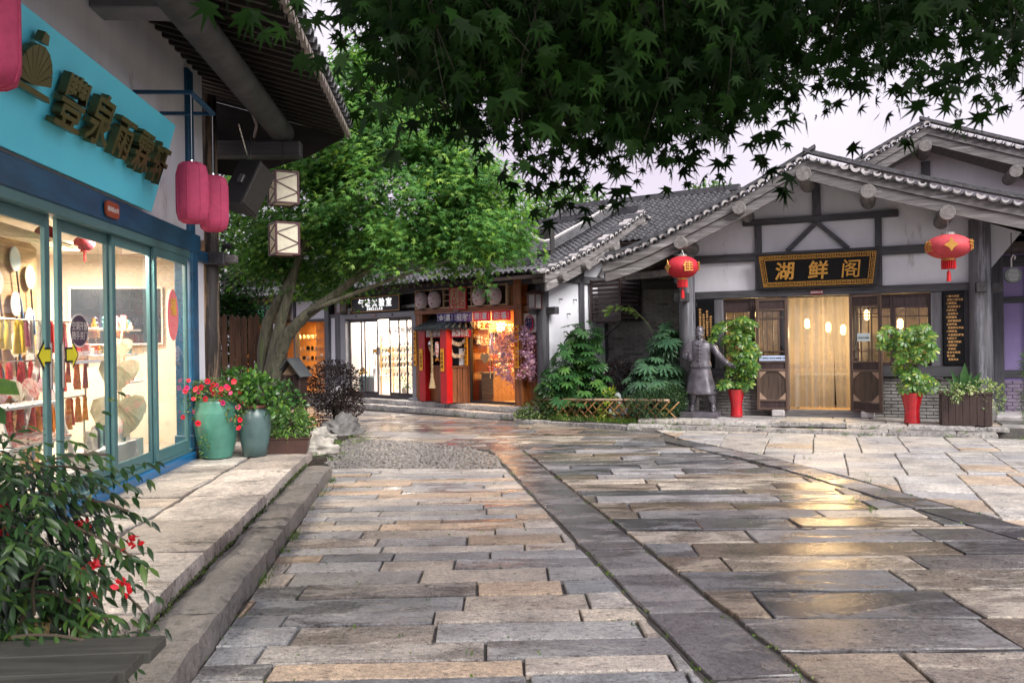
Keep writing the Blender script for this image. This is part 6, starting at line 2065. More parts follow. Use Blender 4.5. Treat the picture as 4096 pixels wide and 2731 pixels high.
for i in range(4):
    m = M()
    for q in range(9):
        a0 = PI * (.15 + .078 * q); a1 = a0 + PI * .07
        m.prism([(.02 * math.cos(a0), .02 * math.sin(a0)), (.22 * math.cos(a0), .22 * math.sin(a0)), (.22 * math.cos(a1), .22 * math.sin(a1)), (.02 * math.cos(a1), .02 * math.sin(a1))], 'y', -.002 + .002 * (q % 2), .002 + .002 * (q % 2))
    O('folding_fan', m, PAT[(i + 1) % 3], loc=LF.w(-3.35 + i * .3, .5, 1.22), rot=(rad(-20), 0, LF.a), label='open painted folding fan, %s on the white rack' % ['nearest the street end', 'second', 'third', 'farthest'][i], cat='fan', group='painted folding fans')
# tassel racks
TAS = [pm('tassel_red', (.5, .03, .03), (.3, .015, .015), 14, .7, .2), pm('tassel_amber', (.6, .22, .03), (.4, .12, .02), 14, .7, .2), pm('tassel_yellow', (.75, .55, .03), (.6, .4, .02), 14, .7, .2), pm('tassel_plum', (.25, .06, .1), (.15, .03, .06), 14, .7, .2), pm('tassel_silver', (.6, .58, .55), (.45, .42, .4), 14, .6, .2)]
tsm = []
for t in TAS:
    m = M(); m.tube([(0, 0, 0), (0, 0, -.04), (0, 0, -.07), (0, 0, -.3)], [.006, .02, .016, .03], 7); tsm.append(mesh_of(m, 'tassel_charm', t, 'auto'))
for ri, (z, y) in enumerate(((1.98, .75), (1.58, .78), (1.16, .8))):
    rl = FE(LF, 'hanging_rail', -1.9, y, z, 'steel rail of hanging tassel charms in the gift shop, %s' % ['highest', 'middle', 'lowest'][ri], 'rail')
    m = M(); m.tube([(-1.25, 0, 0), (.9, 0, 0)], .01, 6); m.tube([(.9, 0, 0), (.9, 0, -1.1 if ri == 2 else -.5)], .012, 6); O('bar', m, STEEL, rl)
    for i in range(19):
        O('tassel_charm', tsm[RN.choice([0, 0, 1, 3, 4]) if i > 5 else (2 if ri == 0 else 0)], None, loc=LF.w(-3.1 + i * .115 + U(-.02, .02), y + U(-.04, .04), z), rot=(0, 0, U(0, 3)), scale=(U(1, 1.5), U(1, 1.5), U(.85, 1.15)), label='hanging tassel charm, %s from the left on the %s rail of the gift shop' % (ORD[i], ['highest', 'middle', 'lowest'][ri]), cat='charm', group='tassel charms in the gift shop')
# palm-leaf fans
PALM = cloth_mat('palm_leaf', (.82, .77, .6), .4)
hp = [(0, -.3), (.1, -.26), (.22, -.14), (.3, .03), (.27, .16), (.16, .2), (.06, .18), (0, .13), (-.06, .18), (-.16, .2), (-.27, .16), (-.3, .03), (-.22, -.14), (-.1, -.26)]
for i, (x, y, z, s_, lab) in enumerate(((-1.05, .4, .95, 1.0, 'largest heart-shaped palm-leaf fan behind the glass'), (-.78, .44, .95, .9, 'heart-shaped palm-leaf fan right of the largest one'), (-1.0, .42, 1.42, .7, 'heart-shaped palm-leaf fan hung above the largest one'), (-.72, .46, 1.44, .6, 'pale heart-shaped palm-leaf fan at the upper right'), (-.85, .44, 1.72, .45, 'smallest heart-shaped palm-leaf fan, hung highest'))):
    f_ = FE(LF, 'palm_leaf_fan', x, y, z, lab, 'fan', 'palm-leaf fans')
    f_.rotation_euler = (0, U(-.15, .15), LF.a - rad(52) + U(-.15, .15))
    m = M(); m.prism([(q[0] * s_, q[1] * s_) for q in hp], 'y', -.006, .006); O('leaf', m, PALM, f_)
    m = M()
    for k in range(9):
        a = PI * (.1 + .1 * k); m.tube([(0, -.008, .12 * s_), (.24 * s_ * math.cos(a), -.009, (.0 - .24 * math.sin(a)) * s_)], .003, 4)
    O('rib', m, PALM, f_); m = M(); m.tube([(0, 0, .12 * s_), (0, 0, .42 * s_)], .011, 6); O('handle', m, PALM, f_)
# trinket shelves behind the glass
TRK = [pm('trinket_red', (.6, .08, .06), None, 4, .35, 0), pm('trinket_cream', (.75, .68, .5), None, 4, .4, 0), pm('trinket_pink', (.7, .3, .35), None, 4, .4, 0), pm('trinket_teal', (.1, .3, .3), None, 4, .3, 0), pm('trinket_gold', (.65, .4, .1), None, 4, .3, 0, metal=.4), pm('trinket_ink', (.05, .06, .09), None, 4, .3, 0)]
for ri, (z, x0, x1) in enumerate(((1.92, -1.3, .0), (1.62, -1.5, -.1), (1.28, -.6, .05), (.95, -.5, .05))):
    m = M(); m.box(x0, x1, .5, .72, z - .02, z, .003)
    O('glass_shelf', m, WHITEPAINT, loc=LF.w(0, 0, 0), rot=(0, 0, LF.a), label='thin white trinket shelf behind the glass, %s' % ['highest', 'second highest', 'third from top', 'lowest'][ri], cat='shelf', group='trinket shelves')
    n = int((x1 - x0) / .1)
    for i in range(n):
        m = M()
        w_, h = U(.025, .04), U(.06, .17)
        k = int(U(0, 3))
        if k == 0: m.box(-w_, w_, -w_, w_, 0, h, .006)
        elif k == 1: m.lathe([(w_ * .7, 0), (w_, h * .3), (w_ * .5, h * .7), (w_ * .6, h)], 9)
        else: m.ball((0, 0, w_ * 1.2), w_ * 1.2, 9, 6); m.ball((0, 0, w_ * 2.8), w_ * .8, 8, 6)
        O('trinket', m, RN.choice(TRK), loc=LF.w(x0 + .05 + i * .1, .6 + U(-.05, .05), z), rot=(0, 0, U(0, 3)), label='small souvenir trinket, %s from the left on the %s trinket shelf' % (ORD[i], ['highest', 'second highest', 'third', 'lowest'][ri]), cat='trinket', group='souvenir trinkets', smooth='auto')
# bottles and cups on the floor rack
for i in range(9):
    m = M(); h = U(.22, .3); m.lathe([(.035, 0), (.04, .01), (.04, h - .06), (.02, h - .03), (.02, h)], 12)
    O('flask', m, RN.choice([pm('navy_glaze', (.03, .06, .12), None, 4, .25, 0), pm('jade_glaze', (.2, .4, .36), None, 4, .25, 0), INK, FIG[0]]), loc=LF.w(-1.9 + i * .14, .42 + U(-.03, .03), .62), label='glazed flask, %s from the left in the row near the floor' % ORD[i], cat='flask', group='flasks near the floor', smooth='auto')
m = M(); m.box(-2.1, -.5, .32, .6, .3, .62, .006); O('low_shelf', m, WHITEPAINT, loc=LF.w(0, 0, 0), rot=(0, 0, LF.a), label='low white shelf unit under the palm-leaf fans', cat='shelf')
# screen on the end wall
sc_ = FE(LF, 'wall_screen', 1.6, 1.4, 2.15, 'large dark screen with white flowers on the shop end wall', 'picture')
sc_.rotation_euler = (0, 0, LF.a - PI / 2 + rad(12))
m = M(); m.box(-.62, .62, -.03, .03, -.42, .42, .004); O('frame', m, LABELW, sc_)
m = M(); m.box(-.59, .59, -.036, -.03, -.39, .39); O('panel', m, pm('dark_flower_print', (.03, .04, .055), (.25, .24, .25), 3.5, .3, 0, lo=.3, hi=.36), sc_)
# red lanterns and a plant inside
for k, (x, y, z, s_) in enumerate(((-2.3, .6, 2.84, .1), (-1.41, .6, 2.84, .11))):
    L_ = FE(LF, 'red_lantern', x, y, z, ['larger dim red lantern hanging inside the gift shop', 'smaller dim red lantern hanging inside the gift shop'][k], 'lantern', 'red lanterns inside the gift shop')
    m = M(); m.ball((0, 0, 0), s_, 16, 10, (1, 1, .75)); O('shade', m, cloth_mat('dim_red_cloth', (.3, .02, .04), .2), L_, smooth=True)
    m = M(); m.lathe([(s_ * .4, -s_ * .72), (s_ * .4, -s_ * .85)], 12); m.tube([(0, 0, -s_ * .8), (0, 0, -s_ * 1.8)], .012, 6); O('tassel', m, REDL, L_)
    m = M(); m.tube([(0, 0, s_ * .7), (0, 0, 3.0 - z)], .004, 4); O('cord', m, IRON, L_)
um = FE(LF, 'paper_umbrella', -2.3, 1.1, 2.85, 'open cream oil-paper umbrella hung under the gift shop ceiling', 'umbrella')
m = M(); m.lathe([(.75, -.12), (.02, .12)], 24, cap=False); O('canopy', m, cloth_mat('oil_paper', (.75, .68, .5), .4), um)
m = M()
for q in range(12): m.tube([(.74 * math.cos(q * PI / 6), .74 * math.sin(q * PI / 6), -.135), (0, 0, .1)], .006, 4)
m.tube([(0, 0, .12), (0, 0, -.5)], .012, 6); O('ribs', m, PALM, um)

# ================================================================ POTS, ROCKS AND POSTS LEFT OF THE SQUARE
JADE = pm('jade_glaze_ribbed', (.085, .27, .21), (.05, .175, .135), 5, .3, .08, spots=((.02, .04, .04), 3.5, .68))
GREYGL = pm('grey_green_glaze', (.085, .15, .15), (.058, .105, .11), 3, .35, .08, spots=((.5, .52, .5), 1.6, .66))
j1 = E('ribbed_jar', 'tall turquoise ribbed jar planted with petunias by the blue post', 'planter', (-3.82, 10.95, .262)); j1.scale = (.93,) * 3
prof = [(.17, 0), (.2, .012)]
for k in range(40):
    t = k / 39
    r_ = .2 + .1 * math.sin(min(1, t * 1.18) * PI * .56) - max(0, t - .8) * .16
    prof.append((r_ + (.009 if k % 2 else -.004), .02 + t * .76))
prof += [(.2, .8), (.215, .815), (.2, .83), (.17, .82), (.17, .74)]
m = M(); m.lathe(prof, 36); O('body', m, JADE, j1, smooth=True)
m = M(); m.lathe([(.0, .745), (.175, .745)], 20, cap=False); O('soil', m, SOIL, j1)
j2 = E('glazed_jar', 'grey-green glazed jar with white drips beside the ribbed jar', 'planter', (-3.36, 11.05, .262)); j2.scale = (.95,) * 3
m = M(); m.lathe([(.13, 0), (.15, .01), (.19, .2), (.215, .4), (.212, .52), (.19, .6), (.155, .645), (.15, .66)], 32); O('body', m, GREYGL, j2, smooth=True)
m = M(); m.lathe([(.15, .655), (.165, .665), (.165, .7), (.14, .7), (.14, .62)], 28); O('rim', m, pm('terracotta_rim', (.24, .1, .075), None, 6, .6, .1), j2, smooth='auto')
m = M(); m.lathe([(.0, .64), (.145, .64)], 20, cap=False); O('soil', m, SOIL, j2)
pt_ = E('tray_planter', 'low brown rectangular planter with pink-flowered plant beside the grey jar', 'planter', (-3.0, 11.35, .262), rad(8))
m = M(); m.prism([(-.24, 0), (.24, 0), (.28, .2), (-.28, .2)], 'y', -.15, .15); O('tray', m, pm('brown_glaze', (.07, .035, .028), (.05, .025, .02), 5, .35, .05), pt_)
m = M(); m.box(-.29, .29, -.165, .165, .19, .215, .006); O('lip', m, pm('brown_glaze', (.07, .035, .028)), pt_)
m = M(); m.box(-.25, .25, -.13, .13, .214, .22); O('soil', m, SOIL, pt_)


def rock(name, c, r_, sc, seed, lab, holes=(), rot=0.0):
    rr = random.Random(seed)
    from mathutils import noise as nz_
    m = M(); m.ball((0, 0, 0), 1, 56, 36)
    v = []
    for p in m.v:
        p = Vector(p)
        q = p * 1.6 + Vector((seed * 3.1, seed, 0))
        d = 1 + .4 * nz_.noise(q) + .2 * nz_.noise(q * 2.3) + .09 * nz_.noise(q * 5) - .3 * abs(nz_.noise(q * 2.1)) + .04 * nz_.noise(q * 11)
        for h in holes:
            k = (p - Vector(h[0]).normalized()).length
            if k < h[1]: d -= .45 * (1 - k / h[1]) ** .6
        v.append((p.x * d * r_ * sc[0], p.y * d * r_ * sc[1], max(p.z * d * r_ * sc[2], -.25 * r_)))
    m.v = v
    o = O(name, m, pm('lime_rock_%d' % (seed % 2), (.5, .47, .42) if seed % 2 else (.3, .29, .28), (.2, .19, .17) if seed % 2 else (.1, .1, .1), 3.5, .85, .8, spots=((.07, .06, .05), 2.2, .62)), loc=c, rot=(0, 0, rot), smooth=True, label=lab, cat='rock', group='scholar rocks')
    return o


rock('garden_rock', (-3.0, 12.75, .1), .235, (1.35, .7, .95), 3, 'pale scholar rock with a round hole at the end of the raised pavement', [((.45, -.85, .15), .3)], .2)
rock('garden_rock', (-3.4, 14.6, .1), .26, (1.4, .8, .62), 5, 'pale jagged scholar rock lying between the other two rocks', [((-.2, -.8, .5), .45)], -.3)
rock('garden_rock', (-3.12, 15.5, .12), .32, (1.2, .7, .85), 8, 'dark grey humped scholar rock farthest out on the square', (), .5)
# dark post with a little pitched roof
dp = E('roofed_post', 'dark wooden post with a little pitched slate roof', 'post', (-3.87, 15.0, 0), rad(-15))
PDK = wood('dark_plum_post', (.05, .03, .026), (.025, .014, .012), 'z', .5, .3)
for (x0, x1, y0, y1) in ((-.2, -.08, -.14, .14), (.06, .2, -.14, .14), (-.08, .06, -.1, .14)):
    m = M(); m.box(x0, x1, y0, y1, .02, 1.18, .008); O('panel', m, PDK, dp)
SL = pm('slate_board', (.11, .125, .13), (.08, .09, .095), 5, .6, .1)
for q in (-1, 1):
    m = M(); m.beam((0, -.2, 1.46), (q * .27, -.2, 1.13), .001, .001) if 0 else m.add([(0, -.22, 1.47), (0, .22, 1.47), (q * .27, .22, 1.14), (q * .27, -.22, 1.14), (0, -.22, 1.44), (0, .22, 1.44), (q * .25, .22, 1.135), (q * .25, -.22, 1.135)], [(0, 1, 2, 3), (7, 6, 5, 4), (0, 3, 7, 4), (1, 5, 6, 2), (3, 2, 6, 7)])
    O('roof_slope', m, SL, dp)
m = M(); m.prism([(-.16, 1.16), (.16, 1.16), (0, 1.38)], 'y', -.1, .1); O('gable_board', m, pm('tan_board', (.4, .28, .18), None, 6, .7, .1), dp)
# picket fence
fc = E('picket_fence', 'brown picket fence between the gift shop post and the maple', 'fence', (-5.75, 15.9, 0), 0)
FW = wood('brown_picket', (.17, .085, .045), (.075, .036, .02), 'z', .65, .4)
for i in range(13):
    h = 2.28 - (.02 if i > 8 else 0) + U(-.02, .02)
    m = M(); m.prism([(-.05, .1), (.05, .1), (.05, h - .07), (0, h), (-.05, h - .07)], 'y', -.012, .012)
    O('picket', m, FW, fc, loc=(i * .125, U(-.004, .004), 0), rot=(0, U(-.01, .01), 0))
for z in (.55, 1.9):
    m = M(); m.box(-.1, 1.65, .013, .05, z, z + .09, .004); O('rail', m, FW, fc)

# ================================================================ GARDEN BETWEEN THE HOUSES
ac = E('air_conditioner_cage', 'dark slatted wooden cage around an air conditioner on the end wall', 'cage', MF.w(7.72, 1.4, 2.13), MF.a)
SLT = wood('dark_red_slat', (.05, .028, .028), (.026, .014, .015), 'y', .5, .2)
W_, D_, H_ = .85, .75, .95
for (x, y) in ((.02, 0), (W_, 0), (W_, D_), (.02, D_)):
    m = M(); m.box(x - .03, x + .03, y - .03, y + .03, 0, H_, .004); O('corner_post', m, SLT, ac)
for k in range(10):
    z = .02 + k * .098
    m = M(); m.beam((.02, -.005, z), (W_, -.005, z), .02, .06, .003); O('slat', m, SLT, ac)
    m = M(); m.beam((W_ + .005, 0, z), (W_ + .005, D_, z), .02, .06, .003); O('slat', m, SLT, ac)
m = M(); m.box(.1, W_ - .1, .12, D_ - .12, .06, .8, .02); O('unit', m, pm('beige_unit', (.35, .34, .36), None, 4, .5, 0), ac)
m = M(); m.beam((0, .2, -.02), (W_, .2, -.02), .05, .05); m.beam((0, .2, -.5), (W_ * .8, .2, -.04), .04, .04); O('bracket', m, SLT, ac)
# wall lanterns
def wall_lantern(fr, x, y, z, lab):
    L_ = FE(fr, 'wall_lantern', x, y, z, lab, 'lantern', 'reddish metal wall lanterns')
    RB = pm('rusty_rose_metal', (.15, .08, .075), (.1, .05, .05), 8, .5, .1)
    m = M()
    for (a, b) in ((-1, -1), (1, -1), (1, 1), (-1, 1)): m.box(a * .11 - .014, a * .11 + .014, b * .11 - .014, b * .11 + .014, -.02, .33, .003)
    for zz in (0, .31): m.box(-.12, .12, -.12, .12, zz, zz + .02, .003)
    O('frame', m, RB, L_)
    m = M(); m.add([(-.18, -.18, .33), (.18, -.18, .33), (.18, .18, .33), (-.18, .18, .33), (-.03, -.03, .42), (.03, -.03, .42), (.03, .03, .42), (-.03, .03, .42)], [(3, 2, 1, 0), (0, 1, 5, 4), (1, 2, 6, 5), (2, 3, 7, 6), (3, 0, 4, 7), (4, 5, 6, 7)]); O('roof', m, RB, L_)
    m = M(); m.box(-.095, .095, -.095, .095, .02, .31); O('shade', m, pm('mesh_shade', (.4, .38, .38), (.28, .26, .27), 60, .6, .1), L_)
    m = M(); m.tube([(0, 0, .42), (0, .02, .5), (0, .14, .52)], .012, 6); O('arm', m, IRON, L_)


wall_lantern(MF, 7.5, -.28, 2.4, 'reddish metal lantern on the dark post beside the charm workshop')
wall_lantern(MF, .3, -.25, 2.55, 'reddish metal lantern half hidden by leaves left of the perfume sign')
# low bamboo lattice fence
bf = E('bamboo_fence', 'low crossed-bamboo fence edging the planting bed', 'fence', (0, 0, 0))
BAM = wood('brown_bamboo', (.33, .17, .06), (.2, .09, .03), 'x', .45, .2)
BAMT = wood('pale_bamboo', (.42, .3, .2), (.28, .18, .11), 'x', .45, .2)
A = Vector((.55, 18.1, .08)); B_ = Vector((3.0, 16.35, .12))
D = (B_ - A); L = D.length; D.normalize(); N_ = Vector((-D.y, D.x, 0))
for k in range(2):
    m = M(); p0_ = A + Vector((0, 0, .38)) + N_ * (.02 if k else -.02); p1_ = B_ + Vector((0, 0, .4)) + N_ * (.02 if k else -.02)
    m.tube([p0_.lerp(p1_, t / 10) for t in range(11)], [.026 + (.003 if t % 2 else 0) for t in range(11)], 8); O('top_rail', m, BAMT, bf, smooth=True)
n = 15
for i in range(n):
    a = A + D * (L * i / n)
    for s_ in (1, -1):
        p = a + N_ * (.018 * s_) + Vector((0, 0, .37 if s_ > 0 else -.02)); q = a + D * .42 + N_ * (.018 * s_) + Vector((0, 0, -.02 if s_ > 0 else .38))
        m = M(); m.tube([p, q], .015, 6); O('cane', m, BAM, bf, smooth=True)
for t in (.2, .45, .68, .92):
    m = M(); p = A + D * (L * t) + Vector((0, 0, .39)); m.tube([p - D * .012, p + D * .012], .052, 8); O('binding', m, IRON, bf)
# ================================================================ ON AND BEFORE THE RESTAURANT
REDLAN = cloth_mat('red_lantern_cloth', (.62, .03, .05), .25, .6)
def red_lantern(x, y, z, r_, h, ztop, lab, fade=0):
    L_ = FE(RF, 'red_lantern', x, y, z, lab, 'lantern', 'big red festival lanterns')
    n = 48; m = M(); v = []; f = []
    K = 14
    for i in range(K + 1):
        a = -PI / 2 * .86 + PI * .86 * i / K
        for k in range(n):
            q = 2 * PI * k / n
            e = r_ * math.cos(a) * (1 - .018 * (abs(math.sin(q * 12)) < .35))
            v.append((e * math.cos(q), e * math.sin(q), h / 2 * math.sin(a) / math.sin(PI / 2 * .86)))
    for i in range(K):
        for k in range(n): f.append((i * n + k, i * n + (k + 1) % n, (i + 1) * n + (k + 1) % n, (i + 1) * n + k))
    f += [tuple(range(n))[::-1], tuple(range(K * n, K * n + n))]
    m.add(v, f); O('shade', m, cloth_mat('faded_lantern_cloth', (.66, .085, .1), .25, .65) if fade else REDLAN, L_, smooth=True)
    m = M(); m.lathe([(r_ * .3, h / 2 - .01), (r_ * .3, h / 2 + .03)], 16); O('top_ring', m, pm('tin', (.4, .4, .38), None, 5, .4, 0, metal=.6), L_)
    m = M(); m.lathe([(r_ * .3, -h / 2 - .03), (r_ * .3, -h / 2 + .012)], 16); O('gilt_ring', m, GOLD, L_)
    m = M()
    for k in range(22):
        q = 2 * PI * k / 22; rr_ = r_ * .28
        m.tube([(rr_ * math.cos(q), rr_ * math.sin(q), -h / 2 - .025), (rr_ * 1.03 * math.cos(q), rr_ * 1.03 * math.sin(q), -h / 2 - .17)], .012, 4)
    O('fringe', m, REDL, L_)
    m = M(); m.tube([(0, 0, -h / 2 - .02), (0, 0, -h / 2 - .2)], .005, 4); m.tube([(0, 0, -h / 2 - .2), (0, 0, -h / 2 - .23), (0, 0, -h / 2 - .38)], [.01, .03, .035], 8); O('tassel', m, REDL, L_)
    m = M(); m.tube([(-.03, 0, h / 2 + .03), (0, 0, h / 2 + .12), (0, 0, ztop - z)], .005, 4); m.tube([(.03, 0, h / 2 + .03), (0, 0, h / 2 + .12)], .005, 4); O('wire', m, STEEL, L_)
    # gilt motifs
    for (ang, what) in ((-.85, 'm'), (.55, '佳'), (-.0 if fade else -2.2, 'm'), (1.6, '节')) if not fade else ((.05, 'm'), (-1.05, '佳'), (1.15, '节')):
        c = Vector((r_ * math.sin(ang), -r_ * math.cos(ang), 0)) * 1.01
        if what == 'm':
            g_ = M(); 
            for (a_, b_) in ((.0, .11), (0, -.11)): pass
            g_.prism([(0, .13), (.035, .05), (.11, 0), (.035, -.05), (0, -.11), (-.035, -.05), (-.11, 0), (-.035, .05)], 'y', -.004, .006)
            g2_ = O('gilt_motif', g_, GOLD, L_, loc=tuple(c), rot=(0, 0, ang))
        else:
            T('character', what, .2, GOLD, L_, tuple(c), rz=ang, extrude=.004, bold=.006)


red_lantern(-.47, -1.22, 3.06, .31, .42, 3.5, 'deep red round lantern hanging above the bronze statue')
red_lantern(4.04, -1.25, 3.19, .365, .41, 3.72, 'faded red round lantern hanging before the right column', 1)
REDPOT = pm('red_glazed_pot', (.5, .012, .02), (.36, .008, .014), 7, .2, .06, coat=.4)
def red_pot(x, y, lab, h=.53, r0=.17, r1=.11):
    p = FE(RF, 'red_pot', x, y, .172, lab, 'planter', 'tall red glazed pots')
    m = M(); m.lathe([(r1 * 1.05, 0), (r1 * 1.08, .02), (r1, .12), (r1 * 1.0, .25), (r0 * .85, .42), (r0 * .97, h - .02), (r0, h), (r0 * .9, h), (r0 * .85, h - .06)], 28); O('body', m, REDPOT, p, smooth='auto')
    m = M(); m.lathe([(0, h - .05), (r0 * .86, h - .05)], 18, cap=False); O('soil', m, SOIL, p)
    return p


red_pot(.38, -.4, 'tall red pot between the statue and the left door leaf')
red_pot(3.46, -.95, 'tall flared red pot between the right door leaf and planter box', .53, .19, .125)
pb = FE(RF, 'planter_box', 4.27, -1.08, .172, 'dark brown plank planter box overflowing with variegated vine', 'planter')
for k in range(7):
    m = M(); m.box(-.37 + k * .106, -.37 + k * .106 + .102, -.2, -.17, .0, .52, .004); O('plank', m, PDK, pb)
for s_ in (-1, 1):
    for k in range(3):
        m = M(); m.box(s_ * .372 - .015, s_ * .372 + .015, -.168 + k * .115, -.168 + k * .115 + .11, 0, .52, .004); O('plank', m, PDK, pb)
m = M(); m.box(-.36, .36, .155, .185, 0, .52, .004); O('back_board', m, PDK, pb)
m = M(); m.box(-.4, .4, -.215, .2, .52, .56, .006); O('rim', m, PDK, pb)
m = M(); m.box(-.35, .35, -.165, .15, .4, .558); O('soil', m, SOIL, pb)
# round horn speaker by the lilac-lit house
hs_ = FE(RF, 'horn_speaker', 5.1, -.35, 2.72, 'round grey grille speaker hanging at the right edge', 'speaker')
m = M(); m.tube([(0, -.1, 0), (0, .0, 0), (0, .22, .02)], [.13, .14, .1], 20); O('housing', m, pm('grey_speaker', (.13, .15, .15), None, 6, .5, .1), hs_, smooth='auto')
m = M()
for k in range(9): m.beam((-.09 + abs(k - 4) * .008, -.105, -.09 + k * .0225), (.09 - abs(k - 4) * .008, -.105, -.09 + k * .0225), .006, .01)
O('grille', m, pm('pale_grille', (.45, .47, .46), None, 6, .4, 0), hs_)
m = M(); m.tube([(.0, .1, .12), (0, .1, .3), (.03, .1, .36), (.06, .1, .33), (.05, .1, .28)], .012, 6); O('hook', m, WHITEPAINT, hs_)
m = M(); m.tube([(0, .1, .3), (0, .1, .75)], .008, 5); O('hanger', m, IRON, hs_)

# ================================================================ NEAREST THINGS, LOWER LEFT
bc = E('bench', 'weathered grey wooden bench end in the lower left corner', 'bench', (-1.87, 2.78, .055), rad(4))
BW = wood('dark_bench_wood', (.05, .05, .042), (.022, .022, .018), 'x', .7, .4)
for k in range(3):
    m = M(); m.box(-.9, .66 - k * .02, -.02 - k * .165, .141 - k * .165, .6, .64, .004); O('seat_plank', m, BW, bc)
for x in (-.6, .35):
    m = M(); m.box(x, x + .08, -.3, .1, 0, .6, .01); O('leg', m, BW, bc)
bp = E('bamboo_rail', 'pale bamboo rail tied with black cord beside the red-flowered shrub', 'fence', (0, 0, 0))
PB = wood('straw_bamboo', (.62, .46, .2), (.45, .3, .1), 'x', .35, .15, scale=.6)
pts = [Vector((-2.4, 2.75, .3)), Vector((-1.84, 3.55, .62))]
m = M(); m.tube([pts[0].lerp(pts[1], t / 8) for t in range(9)], [.043 + (.004 if t in (3, 6) else 0) for t in range(9)], 12); O('cane', m, PB, bp, smooth='auto')
m = M(); m.tube([(-1.8, 3.52, .0), (-1.8, 3.52, .62)], .045, 10); O('post', m, wood('old_bamboo', (.3, .2, .1), (.18, .11, .05), 'z', .5, .2), bp, smooth='auto')
m = M()
for k in range(4):
    q = pts[0].lerp(pts[1], .9 + k * .018); m.lathe([(.047, -.008), (.05, 0), (.047, .008)], 10, tuple(q), cap=False)
p = pts[0].lerp(pts[1], .92)
m.tube([p + Vector((.0, 0, .05)), p + Vector((.06, -.02, .0)), p + Vector((.03, -.03, -.06)), p + Vector((.05, -.05, -.16))], .012, 6)
O('cord', m, IRON, bp)
# ================================================================ PLANTS
NR = np.random.RandomState(5)


def leaf_tpl(kind):
    """flat leaf shapes: base at the origin, tip along +y, face up +z"""
    P = []
    if kind == 'maple7' or kind == 'maple5':
        if kind == 'maple7': L = [(-118, .42), (-76, .74), (-37, .95), (0, 1.05), (37, .95), (76, .74), (118, .42)]; no = .3
        else: L = [(-92, .6), (-45, .9), (0, 1.0), (45, .9), (92, .6)]; no = .27
        c = (0, .16, .02)
        P = [(0, -.04, 0)]
        for i, (a, l) in enumerate(L):
            if i:
                am = rad((a + L[i - 1][0]) / 2); P.append((no * math.sin(am), .16 + no * math.cos(am), .03))
            r_ = rad(a); P.append((l * math.sin(r_), .16 + l * math.cos(r_), -.14 * l * l))
        V = [c] + P
        n = len(P)
        F = [(0, 1 + (i + 1) % n, 1 + i) for i in range(n)]
    elif kind == 'fatsia':
        L = [(-135, .62), (-98, .85), (-62, .97), (-30, 1.02), (0, 1.05), (30, 1.02), (62, .97), (98, .85), (135, .62)]
        P = [(0, -.02, 0)]
        for i, (a, l) in enumerate(L):
            if i:
                am = rad((a + L[i - 1][0]) / 2); P.append((.42 * math.sin(am), .42 * math.cos(am), .0))
            for (da, k) in ((-9, .72), (0, 1.0), (9, .72)):
                r_ = rad(a + da); P.append((l * k * math.sin(r_), l * k * math.cos(r_), -.16 * (l * k) ** 2 + (.03 if da else 0)))
        V = [(0, .05, .03)] + P
        n = len(P)
        F = [(0, 1 + (i + 1) % n, 1 + i) for i in range(n)]
    elif kind == 'umbrella':
        V = []; F = []
        for i in range(8):
            a = 2 * PI * i / 8 + .2; d = np.array((math.sin(a), math.cos(a))); q = np.array((d[1], -d[0]))
            b = len(V)
            for (t, w, z) in ((.1, 0, 0), (.55, .17, .0), (.85, .19, -.06), (1.0, .07, -.12), (1.0, -.07, -.12), (.85, -.19, -.06), (.55, -.17, 0)):
                p = d * t + q * w; V.append((p[0], p[1], z - .1 * t * t))
            F += [(b, b + 1, b + 6), (b + 1, b + 2, b + 5), (b + 1, b + 5, b + 6), (b + 2, b + 3, b + 4), (b + 2, b + 4, b + 5)]
    elif kind == 'lance':
        V = [(0, 0, 0), (.12, .3, .03), (.13, .6, .02), (0, 1.0, -.12), (-.13, .6, .02), (-.12, .3, .03), (0, .35, -.01), (0, .65, -.03)]
        F = [(0, 1, 6), (1, 2, 7), (1, 7, 6), (2, 3, 7), (3, 4, 7), (4, 5, 6), (4, 6, 7), (5, 0, 6)]
    elif kind == 'oval':
        V = [(0, 0, 0), (.25, .3, .04), (.27, .65, .03), (0, 1.0, -.05), (-.27, .65, .03), (-.25, .3, .04), (0, .5, -.02)]
        F = [(0, 1, 6), (1, 2, 6), (2, 3, 6), (3, 4, 6), (4, 5, 6), (5, 0, 6)]
    elif kind == 'small':
        V = [(0, 0, 0), (.3, .5, .06), (0, 1, 0), (-.3, .5, .06)]
        F = [(0, 1, 2), (0, 2, 3)]
    elif kind == 'blade':
        V = [(-.04, 0, 0), (.04, 0, 0), (.03, .5, .05), (-.03, .5, .05), (0, 1, -.1)]
        F = [(0, 1, 2), (0, 2, 3), (3, 2, 4)]
    elif kind == 'petal5':
        V = [(0, 0, 0)]; F = []
        for i in range(5):
            a = 2 * PI * i / 5
            for (da, l, z) in ((-.5, .85, .22), (0, 1.0, .3), (.5, .85, .22)): V.append((l * math.sin(a + da), l * math.cos(a + da), z))
        n = 15
        F = [(0, 1 + (i + 1) % n, 1 + i) for i in range(n)]
    return np.array(V, np.float32), np.array(F, np.int32)


TPL = {k: leaf_tpl(k) for k in ('maple7', 'maple5', 'fatsia', 'umbrella', 'lance', 'oval', 'small', 'blade', 'petal5')}


def unit_(a):
    return a / (np.linalg.norm(a, axis=-1, keepdims=True) + 1e-9)


